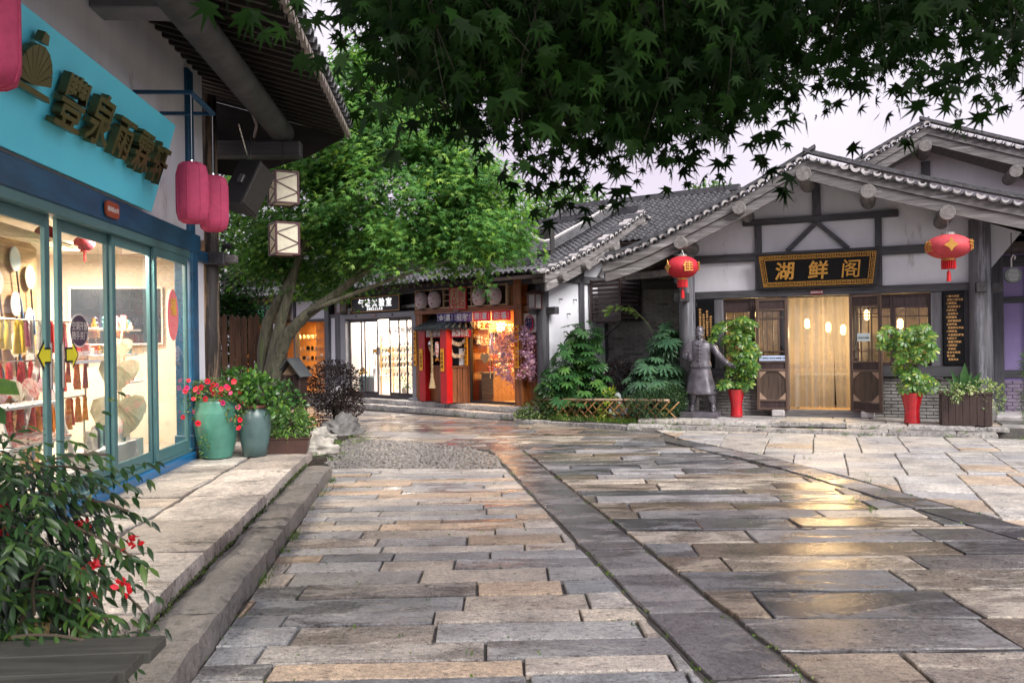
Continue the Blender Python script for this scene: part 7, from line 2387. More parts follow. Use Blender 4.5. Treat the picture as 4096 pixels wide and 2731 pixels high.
def leaves(kind, pos, axis, nrm, size):
    """many leaves as one vertex and face array"""
    V, F = TPL[kind]
    y = unit_(axis); x = unit_(np.cross(y, nrm)); z = np.cross(x, y)
    n = len(pos)
    s = np.broadcast_to(np.asarray(size, np.float32), (n,))
    W = (x[:, None, :] * V[None, :, 0:1] + y[:, None, :] * V[None, :, 1:2] + z[:, None, :] * V[None, :, 2:3]) * s[:, None, None] + pos[:, None, :]
    G = F[None] + (np.arange(n) * len(V))[:, None, None]
    return W.reshape(-1, 3), G.reshape(-1, 3)


def leaf_obj(name, kind, pos, axis, nrm, size, mat, parent=None, stuff=True):
    V, F = leaves(kind, np.asarray(pos, np.float32), np.asarray(axis, np.float32), np.asarray(nrm, np.float32), size)
    me = npmesh(name, V, F, mat)
    return O(name, me, mat, parent, kind='stuff' if stuff else None)


def in_ball(n, c, r_, shell=.45):
    d = unit_(NR.normal(size=(n, 3))); t = shell + (1 - shell) * NR.rand(n, 1) ** .6
    return np.array(c) + d * t * np.array(r_), d


def one_leaf_mesh(kind, mat):
    V, F = TPL[kind]
    me = npmesh('leaf', V, F, mat, False)
    return me


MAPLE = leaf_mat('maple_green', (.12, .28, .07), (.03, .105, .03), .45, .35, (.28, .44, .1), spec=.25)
MAPLED = leaf_mat('maple_dark', (.013, .042, .006), (.004, .013, .0025), .6, .1, spec=.08)  # near black: backlit shade of the overhead leaves put into the colour

# ---------------------------------------------------------------- maple in the planting ground
mt = E('maple_tree', 'tall leafy green maple with forked trunk beside the gift shop', 'tree', (-4.35, 15.1, 0))
rt = Vector((-4.35, 15.1, 0))
px2 = lambda px_, py_, Y: Vector(((px_ - 512) / 850 * Y, Y, 1.7 + (341 - py_) / 850 * Y)) - rt
stems = [([px2(266, 432, 15.1), px2(266, 385, 15.1), px2(264, 345, 15.1), px2(268, 318, 15.0), px2(276, 302, 14.9), px2(290, 280, 14.7), px2(305, 240, 14.6), px2(320, 180, 14.6)], [.2, .16, .12, .1, .09, .07, .05, .025]),
         ([px2(268, 432, 15.0), px2(270, 370, 14.95), px2(276, 338, 14.85), px2(283, 312, 14.75), px2(291, 285, 14.7), px2(300, 255, 14.8), px2(330, 215, 15), px2(345, 150, 15)], [.16, .13, .1, .085, .075, .06, .045, .02]),
         ([px2(270, 432, 15.05), px2(274, 360, 14.9), px2(288, 330, 14.6), px2(306, 312, 14.4), px2(332, 294, 14.2), px2(365, 270, 14.1), px2(400, 235, 14.1), px2(440, 200, 14.1)], [.17, .14, .11, .09, .07, .055, .04, .02]),
         ([px2(305, 312, 14.4), px2(330, 300, 14.0), px2(390, 278, 13.8), px2(440, 262, 13.7), px2(490, 250, 13.6)], [.05, .04, .03, .02, .01]),
         ([px2(290, 285, 14.7), px2(272, 250, 15.2), px2(255, 215, 15.6), px2(245, 180, 15.8)], [.06, .045, .03, .012]),
         ([px2(330, 215, 15), px2(360, 160, 15), px2(366, 90, 14.8)], [.045, .03, .01]),
         ([px2(365, 270, 14.1), px2(370, 225, 14.3), px2(395, 165, 14.6)], [.05, .035, .012])]
for p, r_ in stems:
    m = M(); m.tube(p, r_, 9); O('trunk' if r_[0] > .1 else 'limb', m, BARK, mt, smooth=True)
lobes = [((-1.9, 14.5, 4.3), (1.75, 1.5, 1.35), 190), ((-2.4, 14.6, 5.7), (.75, .8, .8), 70), ((-3.8, 14.9, 4.1), (.95, 1.0, 1.15), 80), ((-.75, 14.3, 4.0), (.9, 1.0, .9), 84), ((-.5, 13.9, 3.36), (.75, .7, .4), 44), ((-1.7, 14.0, 3.3), (1.1, .7, .35), 36), ((-3.1, 14.8, 5.0), (.8, .9, .75), 60), ((-3.6, 15.6, 3.2), (1.3, .8, .6), 50), ((-2.45, 14.7, 6.5), (.28, .28, .5), 14), ((-4.3, 15.4, 4.9), (.6, .6, .6), 18), ((-1.3, 14.3, 5.2), (.7, .7, .6), 40)]
pos = []; ax = []; nr = []; sz = []
for c, r_, n in lobes:
    cc, dd = in_ball(n, c, r_, .35)
    for q in range(n):
        k = 66
        out = unit_(np.array((dd[q][0], dd[q][1], 0)) + NR.normal(size=3) * .15)
        # a flat, drooping spray
        u = NR.rand(k, 1) * .62 - .2; v = NR.normal(size=(k, 1)) * .17
        side = np.array((-out[1], out[0], 0))
        p = cc[q] + out * u + side * v + np.array((0, 0, 1)) * (-.45 * np.maximum(u, 0) ** 1.4 + NR.normal(size=(k, 1)) * .12)
        a = unit_(out * .8 + side * NR.normal(size=(k, 1)) * .7 + np.array((0, 0, -.55)))
        pos.append(p); ax.append(a)
        nr.append(unit_(np.array((0, 0, .9)) + NR.normal(size=(k, 3)) * .5 + out * .55)); sz.append(NR.uniform(.065, .12, k))
pos = np.concatenate(pos); ax = np.concatenate(ax); nr = np.concatenate(nr); sz = np.concatenate(sz)
leaf_obj('crown', 'maple5', pos - np.array(rt), ax, nr, sz, MAPLE, mt)

# ---------------------------------------------------------------- maple hanging in over the top of the view
om = E('overhanging_maple', 'dark maple branches hanging into the top of the view', 'tree', (3.4, -1.6, 0))
ro = np.array((3.4, -1.6, 0))
for p, r_ in (([(0, 0, 0), (.05, .05, 1.5), (-.1, .2, 3.2), (-.4, .8, 4.4)], [.2, .17, .14, .12]), ([(-.4, .8, 4.4), (-1.3, 2.4, 5.0), (-2.4, 4.0, 5.2), (-3.2, 5.2, 5.0)], [.1, .07, .045, .015]), ([(-.4, .8, 4.4), (-.4, 2.6, 4.7), (-.3, 4.6, 4.6), (0, 6.2, 4.2)], [.09, .06, .035, .012]), ([(-.4, .8, 4.4), (.6, 2.2, 4.6), (1.2, 4.4, 4.4), (1.4, 6.0, 3.9)], [.08, .055, .03, .01]), ([(-1.3, 2.4, 5.0), (-2.6, 3.0, 4.9), (-3.6, 3.8, 4.6)], [.06, .04, .012]), ([(-.1, .2, 3.2), (.6, -1.0, 4.6), (1.2, -1.8, 5.6)], [.1, .07, .03])):
    m = M(); m.tube(p, r_, 8); O('trunk' if r_[0] > .15 else 'branch', m, BARK, om, smooth=True)
bx_ = [200, 240, 290, 320, 345, 375, 395, 430, 470, 505, 540, 575, 605, 640, 680, 715, 740, 775, 800, 840, 880, 920, 960, 1000, 1060]
by_ = [-60, -40, 0, -15, -15, 5, 85, 105, 130, 168, 182, 190, 182, 160, 176, 156, 108, 108, 128, 100, 92, 104, 114, 98, 112]
pos = []; ax = []; nr = []; sz = []
twg = M()
def spray(px_, py_, Y, n, spread=.13):
    c = np.array(((px_ - 512) / 850 * Y, Y, 1.7 + (341 - py_) / 850 * Y))
    if NR.rand() < .22:
        q = Vector(c); twg.tube([q + Vector((0, 0, -.08)), q + Vector((NR.normal() * .06, NR.normal() * .06, .12)), q + Vector((NR.normal() * .15, NR.normal() * .15, .4))], [.0008, .0014, .002], 4)
    for _ in range(n):
        p = c + NR.normal(size=3) * np.array((spread, spread, spread * .75))
        a = unit_(np.array((NR.normal() * .6, NR.normal() * .5, -1.0)))
        th = NR.normal() * 1.0
        nn = unit_(np.array((math.sin(th), -math.cos(th), .25 + NR.normal() * .3)))
        pos.append(p); ax.append(a); nr.append(nn); sz.append(NR.uniform(.03, .074))


for i in range(10500):
    px_ = NR.uniform(215, 1050)
    yb = float(np.interp(px_, bx_, by_))
    py_ = yb - 8 - abs(NR.rand() ** 1.35) * (yb + 75)
    dens = 1.5 if 390 < px_ < 800 else (.85 if px_ > 800 else .3)
    if py_ < 100 and 385 < px_ < 800: dens *= 1.7
    elif py_ < 50: dens *= 1.5
    dens *= min(1.0, max(.1, (yb - py_) / 85))
    pn = mnoise.noise(Vector((px_ / 55, py_ / 38, 3.3)))
    if (py_ > yb - 70 or px_ > 740) and pn < .02: dens *= .25
    if px_ < 345 and py_ > 60: continue
    if px_ > 835 and 70 < py_ < 110: dens *= .6
    if NR.rand() > dens * .3: continue
    spray(px_, py_, NR.uniform(2.5, 5.0), 6, .11)
# loose single leaves low down
for (a, b, Y) in ((388, 128, 2.3), (393, 150, 2.2), (384, 92, 2.2), (301, 40, 2.7), (318, 28, 2.9), (547, 200, 3.6), (560, 215, 3.4), (604, 222, 3.0), (612, 205, 3.2), (575, 190, 3.4), (640, 160, 3.4), (690, 168, 3.4), (770, 172, 3.0), (778, 192, 3.0), (783, 206, 3.0), (762, 158, 3.0), (860, 165, 3.5), (906, 150, 3.3), (700, 180, 3.6), (540, 225, 3.3), (250, 22, 2.2), (270, 42, 2.2), (290, 60, 2.3), (232, 12, 2.2)):
    n0 = len(sz); spray(a, b - 12, Y, 2, .03); sz[n0:] = [.062 + .01 * NR.rand() for _ in sz[n0:]]
nv = len(pos)
# unseen roof of leaves, added above the view to keep sun off the canopy
for i in range(1700):
    c = np.array((NR.uniform(-2.0, 6.5), NR.uniform(-.6, 5.5), NR.uniform(4.0, 6.4)))
    if c[2] < 1.7 + .47 * c[1] and c[1] > 0: continue
    for _ in range(10):
        pos.append(c + NR.normal(size=3) * .22); ax.append(unit_(np.array((NR.normal(), NR.normal(), -.6)))); nr.append(unit_(np.array((NR.normal() * .5, NR.normal() * .5, 1)))); sz.append(NR.uniform(.07, .1))
pos = np.array(pos); ax = np.array(ax); nr = np.array(nr); sz = np.array(sz)
# the 300 that show largest stay single leaves
vis = np.arange(nv)
show = sz[:nv] / pos[:nv, 1]
pxv = 512 + 850 * pos[:nv, 0] / pos[:nv, 1]; pyv = 341 - 850 * (pos[:nv, 2] - 1.7) / pos[:nv, 1]
show = show * ((pyv > 0) & (pxv > 0) & (pxv < 1024)) * (.4 + np.clip(pyv / 150, 0, 1))
big = np.argsort(-show)[:300]
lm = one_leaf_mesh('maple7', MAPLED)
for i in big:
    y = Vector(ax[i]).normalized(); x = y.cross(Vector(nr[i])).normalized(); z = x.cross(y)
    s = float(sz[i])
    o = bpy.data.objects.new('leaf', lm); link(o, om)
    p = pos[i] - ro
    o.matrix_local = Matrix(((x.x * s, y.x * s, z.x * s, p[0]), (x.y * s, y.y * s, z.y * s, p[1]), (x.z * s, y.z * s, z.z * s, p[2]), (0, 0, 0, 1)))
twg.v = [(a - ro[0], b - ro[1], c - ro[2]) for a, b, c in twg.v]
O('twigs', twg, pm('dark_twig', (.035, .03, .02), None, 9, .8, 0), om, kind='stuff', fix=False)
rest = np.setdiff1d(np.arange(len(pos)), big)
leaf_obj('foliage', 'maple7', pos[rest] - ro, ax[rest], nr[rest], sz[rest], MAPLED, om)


# ---------------------------------------------------------------- generic shrub
def shrub(name, label, cat, base, lobes, n, kind, size, mat, stems=None, stemmat=None, group=None, up=.4, part='foliage', shell=.4):
    root = E(name, label, cat, base, group=group)
    P_ = []; A_ = []; N__ = []
    tot = sum(l[2] for l in lobes)
    for (c, r_, w) in lobes:
        k = int(n * w / tot)
        p, d = in_ball(k, c, r_, shell)
        P_.append(p); A_.append(unit_(d + NR.normal(size=(k, 3)) * .5 + np.array((0, 0, -.15)))); N__.append(unit_(d * .6 + NR.normal(size=(k, 3)) * .35 + np.array((0, 0, up))))
    leaf_obj(part, kind, np.concatenate(P_), np.concatenate(A_), np.concatenate(N__), NR.uniform(size[0], size[1], sum(len(q) for q in P_)), mat, root)
    if stems:
        for s in stems:
            m = M(); m.tube(s[0], s[1], 7); O('stem', m, stemmat or BARK, root, smooth=True)
    return root


def big_leaf_plant(name, label, cat, base, leafspec, kind, mat, stems=(), group=None, petiole=True):
    """large leaves as single pieces on stalks: leafspec = [(pos, axis, normal, size)]"""
    root = E(name, label, cat, base, group=group)
    me = one_leaf_mesh(kind, mat)
    for (p, a, n_, s) in leafspec:
        y = Vector(a).normalized(); x = y.cross(Vector(n_)).normalized(); z = x.cross(y)
        o = bpy.data.objects.new('leaf', me); link(o, root)
        o.matrix_local = Matrix(((x.x * s, y.x * s, z.x * s, p[0]), (x.y * s, y.y * s, z.y * s, p[1]), (x.z * s, y.z * s, z.z * s, p[2]), (0, 0, 0, 1)))
    for s in stems:
        m = M(); m.tube(s[0], s[1], 7); O('stem', m, pm('green_stem', (.12, .14, .06), (.08, .09, .04), 6, .7, .1), root, smooth=True)
    return root


def dome(n, lobes, size, face=(-.2, -1, .0), droop=.5):
    """leaves facing outward and to the street, tips drooping"""
    out = []
    tot = sum(l[2] for l in lobes)
    for (c, r_, w) in lobes:
        p, d = in_ball(int(n * w / tot), c, r_, .6)
        for i in range(len(p)):
            dd = d[i]
            nn = unit_(np.array(dd) * .9 + np.array(face) * .35 + np.array((0, 0, .65)) + NR.normal(size=3) * .22)
            h = unit_(np.array((dd[0] + face[0] * .4, dd[1] + face[1] * .4, -droop)) + NR.normal(size=3) * .3)
            out.append((tuple(p[i]), tuple(h), tuple(nn), float(NR.uniform(*size))))
    return out


FATS = leaf_mat('fatsia_green', (.055, .15, .045), (.025, .08, .028), .28, .12, (.1, .22, .05))
FATS2 = leaf_mat('fatsia_blue_green', (.075, .16, .085), (.035, .09, .05), .35, .12)
big_leaf_plant('fatsia_shrub', 'dark green broad-leaved shrub left of the brick recess', 'shrub', (1.35, 17.9, .05),
               dome(150, [((0, 0, .55), (.85, .55, .5), 60), ((.05, .1, 1.25), (.55, .45, .45), 45), ((.15, .15, 1.8), (.42, .35, .3), 26), ((-.4, -.1, .9), (.4, .3, .35), 18)], (.15, .24)), 'fatsia', FATS,
               [([(0, 0, 0), (.05, .1, 1.0), (.15, .2, 1.9)], [.04, .03, .02]), ([(-.1, 0, 0), (-.3, 0, .6), (-.4, 0, 1.0)], [.03, .025, .015])])
big_leaf_plant('fatsia_shrub', 'blue-green broad-leaved shrub against the left restaurant column', 'shrub', (2.95, 17.3, .05),
               dome(120, [((.05, 0, 1.0), (.55, .4, .4), 50), ((-.15, -.1, .75), (.5, .35, .35), 35), ((.25, .1, 1.6), (.38, .3, .35), 32)], (.17, .27), droop=.8), 'fatsia', FATS2,
               [([(.1, .1, 0), (.1, .1, .9), (.25, .15, 1.7)], [.04, .03, .02])])
for (c, r_, n, mt_) in (((1.4, 18.05, .75), (.75, .4, .7), 170, FATS), ((1.5, 18.1, 1.5), (.4, .3, .45), 90, FATS), ((2.95, 17.45, .95), (.5, .3, .55), 120, FATS2), ((3.15, 17.45, 1.55), (.32, .25, .4), 60, FATS2)):
    P_, d = in_ball(n, (0, 0, 0), r_, .1)
    root = [o for o in COL.objects if o.name.startswith('fatsia_shrub')][0 if mt_ is FATS else 1]
    o = leaf_obj('inner_foliage', 'fatsia', P_ + np.array(c) - np.array(root.location), d * .5 + np.array((0, -.4, -.6)), d + np.array((0, -.6, .7)), NR.uniform(.14, .22, n), mt_, root)
BOX = leaf_mat('box_hedge_green', (.03, .075, .028), (.012, .035, .014), .5, .15, (.06, .12, .03))
shrub('clipped_shrub', 'rounded dark green small-leaved shrub behind the bamboo fence', 'shrub', (2.8, 16.65, .03), [((0, 0, .38), (.6, .42, .36), 70), ((.35, .1, .5), (.3, .3, .3), 30)], 5200, 'small', (.03, .05), BOX)
VARI = leaf_mat('variegated_leaf', (.2, .27, .1), (.05, .12, .03), .45, .25, (.42, .46, .27))
shrub('ground_ivy', 'variegated pale green ivy spilling over the kerb by the workshop', 'plant', (.65, 17.95, .05), [((0, .1, .15), (.55, .3, .28), 40), ((.25, .25, .4), (.4, .3, .25), 30), ((.6, -.15, .05), (.5, .25, .12), 20), ((-.35, .15, .08), (.3, .25, .1), 10)], 2300, 'oval', (.045, .08), VARI)
YEL = leaf_mat('yellow_green_leaf', (.3, .34, .03), (.12, .2, .02), .4, .25)
shrub('yellow_shrub', 'small yellow-green shrub between the two broad-leaved shrubs', 'shrub', (2.2, 17.1, .05), [((-.2, .1, .5), (.16, .12, .14), 8), ((.1, 0, .35), (.14, .12, .12), 8), ((-.3, 0, .22), (.16, .12, .14), 7)], 170, 'lance', (.09, .15), YEL)
DKP = leaf_mat('dark_purple_leaf', (.03, .018, .02), (.012, .008, .01), .5, .1, (.05, .03, .035))
shrub('purple_shrub', 'blackish purple shrub before the brick recess', 'shrub', (2.25, 18.2, .05), [((0, 0, .8), (.4, .3, .45), 1)], 1500, 'small', (.04, .07), DKP, [([(0, 0, 0), (0, 0, .7)], [.03, .02])])
GRASS = leaf_mat('grass_green', (.1, .2, .03), (.04, .1, .015), .5, .3, (.2, .26, .05))


def tufts(name, spots, size, mat=GRASS, label=None, cat='grass', kind='blade'):
    P_ = []; A_ = []; N__ = []
    for (x, y, z, r_, n) in spots:
        p = np.column_stack((NR.normal(x, r_, n), NR.normal(y, r_, n), np.full(n, z)))
        a = unit_(np.column_stack((NR.normal(0, .5, n), NR.normal(0, .5, n), np.ones(n))))
        P_.append(p); A_.append(a); N__.append(unit_(NR.normal(size=(n, 3)) + np.array((0, -1, .3))))
    P_ = np.concatenate(P_); A_ = np.concatenate(A_); N__ = np.concatenate(N__)
    o = leaf_obj(name, kind, P_, A_, N__, NR.uniform(size[0], size[1], len(P_)), mat)
    return props(o, label, cat, None, 'stuff')


sp = []
for i in range(150):
    t = U(0, 1)
    p = Vector((.3, 18.0, 0)).lerp(Vector((3.0, 16.05, 0)), t) + Vector((.1, .12, 0)) * U(.0, 3)
    sp.append((p.x, p.y, .06, .04, 14))
tufts('garden_grass', sp, (.05, .15), label='bright grass in the planting bed behind the kerb')
sp = []
for i in range(46):
    x = U(-1.5, 4.8)
    p = RF.w(x, RN.choice([-1.6, -1.62, -1.3, -.1]), 0); sp.append((p.x, p.y, .0 if U(0, 1) < .7 else .08, .03, int(U(6, 26))))
for i in range(22):
    p = MF.w(U(-.5, 7), -.64, 0); sp.append((p.x, p.y, 0, .03, 8))
for i in range(34):
    y = U(4.5, 11); sp.append((curbX(y) + .03, y, -.01, .025, int(U(4, 16))))
for i in range(10):
    sp.append((U(2.8, 4.3), U(7.5, 13), 0, .03, int(U(3, 14))))
for i in range(24):
    sp.append((U(-3.2, -2.45), U(12.2, 15.6), .04, .06, 30))
for i in range(8):
    p = RF.w(U(4.9, 6), U(-1.8, -1.0), 0); sp.append((p.x, p.y, 0, .06, 26))
tufts('weeds', sp, (.03, .085), label='small weeds in the joints of the steps and kerbs', cat='weeds')
sp = []
for i in range(130):
    y_ = U(3.9, 11.3); sp.append((U(curbX(y_), blX(y_)), y_, -.012, .012, int(U(2, 6))))
for i in range(60):
    y_ = U(4, 13); sp.append((RN.choice([blX(y_), brX(y_), stripX(y_), foreX(y_)]) + U(-.02, .02), y_, -.012, .02, int(U(3, 9))))
tufts('joint_moss', sp, (.012, .028), GRASS, 'tiny moss and weeds in the paving joints', 'moss', 'small')
sp = [(platX(y_) + U(0, .03), y_, .148, .014, 9) for y_ in np.arange(1.5, 11, .05)]
tufts('moss', sp, (.012, .03), MOSS, 'green moss along the foot of the raised pavement', 'moss', 'small')
# bamboo sprig arching over the recess
bs = E('bamboo_sprig', 'thin bamboo shoot arching in front of the brick recess', 'plant', (3.05, 17.6, 1.6))
pts = [Vector((0, 0, 0)), Vector((-.25, 0, .45)), Vector((-.55, -.05, .75)), Vector((-.95, -.1, .78)), Vector((-1.1, -.1, .66))]
m = M(); m.tube(pts, [.008, .007, .006, .004, .002], 5); O('stem', m, pm('green_cane', (.14, .2, .06), None, 5, .5, 0), bs, smooth=True)
P_ = []; A_ = []
for i in range(60):
    t = NR.uniform(1.4, 4); k = min(int(t), 3); q = pts[k].lerp(pts[k + 1], t - k)
    P_.append(tuple(q)); A_.append((NR.normal() * .5 - .5, NR.normal() * .4, NR.normal() * .4 - .2))
leaf_obj('foliage', 'lance', P_, A_, NR.normal(size=(60, 3)) + np.array((0, -.6, 1)), NR.uniform(.1, .17, 60), leaf_mat('bamboo_leaf', (.2, .3, .08), (.1, .2, .05)), bs)
# little bearded stone figure among the leaves
lf = E('garden_figure', 'small grey bearded stone figure among the shrubs', 'figurine', (2.12, 17.2, .0))
m = M(); m.lathe([(.16, 0), (.17, .15), (.13, .32), (.09, .42), (.05, .46)], 14, sy=.7); m.ball((0, 0, .54), .085, 12, 9, (.9, .95, 1.15)); m.ball((0, -.06, .42), .06, 9, 7, (.75, .6, 1.6)); m.ball((0, -.08, .54), .02, 6, 5); m.tube([(-.14, 0, .36), (-.16, -.08, .22), (-.03, -.13, .2)], [.05, .045, .03], 7); m.tube([(.14, 0, .36), (.16, -.08, .22), (.03, -.13, .2)], [.05, .045, .03], 7)
O('body', m, pm('grey_figure_stone', (.33, .36, .38), (.18, .2, .21), 8, .7, .2), lf, smooth=True)

# ---------------------------------------------------------------- purple silk blossoms on the workshop post
WIS = leaf_mat('lilac_blossom', (.55, .33, .52), (.36, .18, .36), .6, .35, (.66, .48, .62))
wi = FE(MF, 'blossom_garland', 6.85, -.02, .9, 'hanging bunches of lilac-pink blossoms around the right timber post', 'flowers')
P_ = []; A_ = []
for (x0, x1, zt, zb, n) in ((-.75, -.45, .85, .55, 5), (-.6, -.1, 1.05, .1, 22), (.12, .5, 1.1, .05, 24), (-.5, -.15, .4, -.25, 8), (.1, .35, .2, -.1, 7)):
    for i in range(n):
        c = np.array((NR.uniform(x0, x1), NR.uniform(-.2, .02), NR.uniform(zb, zt)))
        k = 34
        P_.append(c + NR.normal(size=(k, 3)) * np.array((.055, .05, .06)))
P_ = np.concatenate(P_)
leaf_obj('blossoms', 'petal5', P_, NR.normal(size=P_.shape), NR.normal(size=P_.shape) + np.array((0, -1.2, .3)), NR.uniform(.018, .032, len(P_)), WIS, wi)
P2 = P_[NR.choice(len(P_), 60)]
leaf_obj('leaves', 'oval', P2, NR.normal(size=P2.shape), NR.normal(size=P2.shape) + np.array((0, -1, .3)), NR.uniform(.04, .07, 60), YEL, wi)
m = M(); m.tube([(-.5, 0, .9), (0, -.16, 1.0), (.4, -.05, .9)], .012, 5); O('vine', m, BARK, wi)

# ---------------------------------------------------------------- planting by the jars
PETG = leaf_mat('petunia_green', (.1, .18, .05), (.04, .09, .02), .5, .25, (.16, .22, .07))
pet = shrub('petunia', 'bright red petunias trailing from the turquoise jar', 'flowers', (-3.82, 10.9, 1.05), [((0, 0, .05), (.3, .26, .14), 50), ((-.25, -.05, -.1), (.14, .14, .2), 12), ((.28, -.08, -.12), (.16, .14, .26), 25), ((-.05, .0, .14), (.25, .2, .1), 20)], 1500, 'oval', (.025, .045), PETG)
fm = {}
for c_, nm in (((.72, .012, .045), 'red'), ((.68, .03, .22), 'magenta')):
    V, F = TPL['petal5']; fm[nm] = npmesh('flower', V, F, leaf_mat('petunia_' + nm, c_, tuple(q * .75 for q in c_), .5, .25))
hd = npmesh('eye', TPL['petal5'][0] * .3 + np.array((0, 0, .02)), TPL['petal5'][1], leaf_mat('petunia_eye', (.2, .01, .03), (.12, .008, .02), .6, .1))
for i in range(40):
    a = U(0, 2 * PI)
    if i < 18: p = (U(-.3, .3), -.15 + U(-.12, .1), U(-.02, .22))
    elif i < 30: p = (U(.1, .42), U(-.24, .0), U(-.42, .08))
    else: p = (U(-.34, -.05), U(-.28, -.05), U(-.35, .1))
    nn = Vector((U(-.5, .5), -1, U(-.1, .7))).normalized()
    o = O('flower', fm['red' if i % 4 else 'magenta'], None, pet, loc=p, scale=U(.03, .043))
    o.rotation_euler = nn.to_track_quat('Z', 'Y').to_euler()
    O('flower_eye', hd, None, o, loc=(0, 0, .05))
JPL = leaf_mat('glossy_leaf', (.06, .16, .035), (.022, .075, .018), .3, .2, (.12, .24, .04))
shrub('leafy_jar_plant', 'glossy green leafy plant growing in the grey jar', 'plant', (-3.36, 11.0, .95), [((0, 0, .17), (.3, .25, .22), 60), ((.3, 0, .02), (.18, .18, .18), 18), ((-.15, .1, .32), (.22, .2, .15), 25)], 560, 'oval', (.06, .1), JPL)
hp_ = shrub('flowering_tray_plant', 'light green plant with tiny pink flowers in the brown tray', 'plant', (-3.0, 11.35, .48), [((0, 0, .15), (.32, .2, .24), 1)], 620, 'lance', (.06, .1), leaf_mat('light_leaf', (.14, .26, .06), (.06, .15, .03), .45, .25), shell=.5)
P_, d = in_ball(28, (0, 0, .17), (.34, .22, .26), .95)
leaf_obj('blossoms', 'petal5', P_, NR.normal(size=P_.shape), d + np.array((0, -.5, .3)), NR.uniform(.012, .02, 28), leaf_mat('pale_pink', (.7, .45, .5), (.6, .3, .38)), hp_)
shrub('camellia_bush', 'dark glossy bush in front of the picket fence', 'shrub', (-4.2, 13.0, .05), [((-.3, 0, .95), (.55, .35, .35), 40), ((.35, .1, .75), (.55, .4, .5), 45), ((.75, .1, .6), (.3, .3, .45), 25), ((-.55, .1, 1.25), (.3, .2, .14), 10)], 1500, 'oval', (.055, .095), leaf_mat('camellia_leaf', (.05, .13, .04), (.018, .055, .02), .25, .15, (.12, .26, .05)), [([(0, 0, 0), (-.1, 0, .5), (-.4, 0, 1.0)], [.03, .025, .012]), ([(.1, 0, 0), (.3, 0, .7)], [.03, .015])])
shrub('loropetalum_bush', 'rounded blackish-red bush right of the roofed post', 'shrub', (-3.35, 15.9, .05), [((0, 0, .85), (.55, .5, .52), 60), ((.25, -.1, .55), (.35, .35, .3), 20), ((-.1, 0, .3), (.3, .3, .3), 10)], 5200, 'small', (.035, .06), leaf_mat('loropetalum_leaf', (.045, .028, .026), (.018, .011, .012), .5, .12, (.075, .045, .04)), [([(0, 0, 0), (0, 0, .6)], [.03, .02])])
shrub('creeping_sprig', 'small green sprig growing up the front of the turquoise jar', 'plant', (-3.86, 10.62, .27), [((0, 0, .16), (.06, .03, .17), 1)], 60, 'oval', (.03, .045), PETG)
# dark evergreen behind the fence
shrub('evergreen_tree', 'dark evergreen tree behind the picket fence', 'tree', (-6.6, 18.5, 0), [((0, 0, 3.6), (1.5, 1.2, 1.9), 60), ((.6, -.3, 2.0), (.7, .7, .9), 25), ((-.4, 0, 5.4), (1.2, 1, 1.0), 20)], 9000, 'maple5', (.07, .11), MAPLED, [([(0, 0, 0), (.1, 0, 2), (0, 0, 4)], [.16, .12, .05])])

# ---------------------------------------------------------------- potted and boxed plants of the restaurant
UMB = leaf_mat('umbrella_leaf', (.1, .22, .04), (.035, .11, .024), .35, .22, (.26, .33, .055))
def umbrella_plant(x, y, lab, spots, r_=.1):
    root = FE(RF, 'umbrella_plant', x, y, .66, lab, 'plant')
    me = one_leaf_mesh('umbrella', UMB)
    for (cx, cz, rx, rz, n) in spots:
        for i in range(int(n * 1.3)):
            a = U(0, 2 * PI); q = math.sqrt(U(0, 1))
            px_, pz = cx + 1.22 * rx * q * math.cos(a), cz + rz * q * math.sin(a)
            py_ = U(-.22, .12)
            nn = Vector((U(-.9, .9) + (px_ - cx) * 1.5, -1.0 + U(-.5, .6), .8 + U(-.5, .6))).normalized()
            y_ = Vector((U(-.5, .5), -.3, -.8)); y_ = (y_ - nn * y_.dot(nn)).normalized(); x_ = y_.cross(nn)
            s = U(.55, 1.3) * r_
            o = bpy.data.objects.new('leaf', me); link(o, root)
            o.matrix_local = Matrix(((x_.x * s, y_.x * s, nn.x * s, px_), (x_.y * s, y_.y * s, nn.y * s, py_), (x_.z * s, y_.z * s, nn.z * s, pz), (0, 0, 0, 1)))
    for (cx, cz, rx, rz, n) in spots:
        m = M(); m.tube([(0, 0, 0), (cx * .4, 0, cz * .5), (cx, .05, cz)], [.014, .011, .007], 6); O('stem', m, pm('green_stem', (.12, .14, .06)), root, smooth=True)


umbrella_plant(.38, -.4, 'tall umbrella plant in the red pot beside the statue', [(-.12, 1.15, .3, .24, 26), (.18, 1.2, .2, .22, 22), (.15, .85, .26, .25, 30), (.1, .5, .26, .22, 26), (.0, .15, .28, .14, 18), (.22, .55, .2, .25, 14)], .108)
umbrella_plant(3.46, -.95, 'yellow-green umbrella plant in the red pot right of the door', [(-.3, 1.0, .2, .2, 18), (-.12, .82, .22, .2, 20), (.15, 1.1, .18, .17, 18), (.14, .8, .18, .22, 20), (-.05, .5, .22, .2, 22), (.02, .18, .2, .14, 16), (.25, .2, .12, .12, 6)], .1)
VINE = leaf_mat('vine_variegated', (.3, .38, .2), (.1, .2, .06), .45, .25, (.5, .53, .36))
shrub('trailing_vine', 'variegated vine spilling from the planter box', 'plant', RF.w(4.27, -1.08, .73), [((-.15, -.1, .04), (.3, .2, .1), 28), ((.25, -.1, .08), (.25, .2, .14), 32), ((.42, -.2, -.1), (.14, .1, .3), 20), ((.2, -.24, -.12), (.12, .04, .2), 8), ((-.28, -.24, -.05), (.1, .04, .12), 5)], 720, 'oval', (.04, .065), VINE)
ag = FE(RF, 'broad_leaf_plant', 4.25, -1.05, .72, 'upright dark broad-leaved plant in the planter box', 'plant')
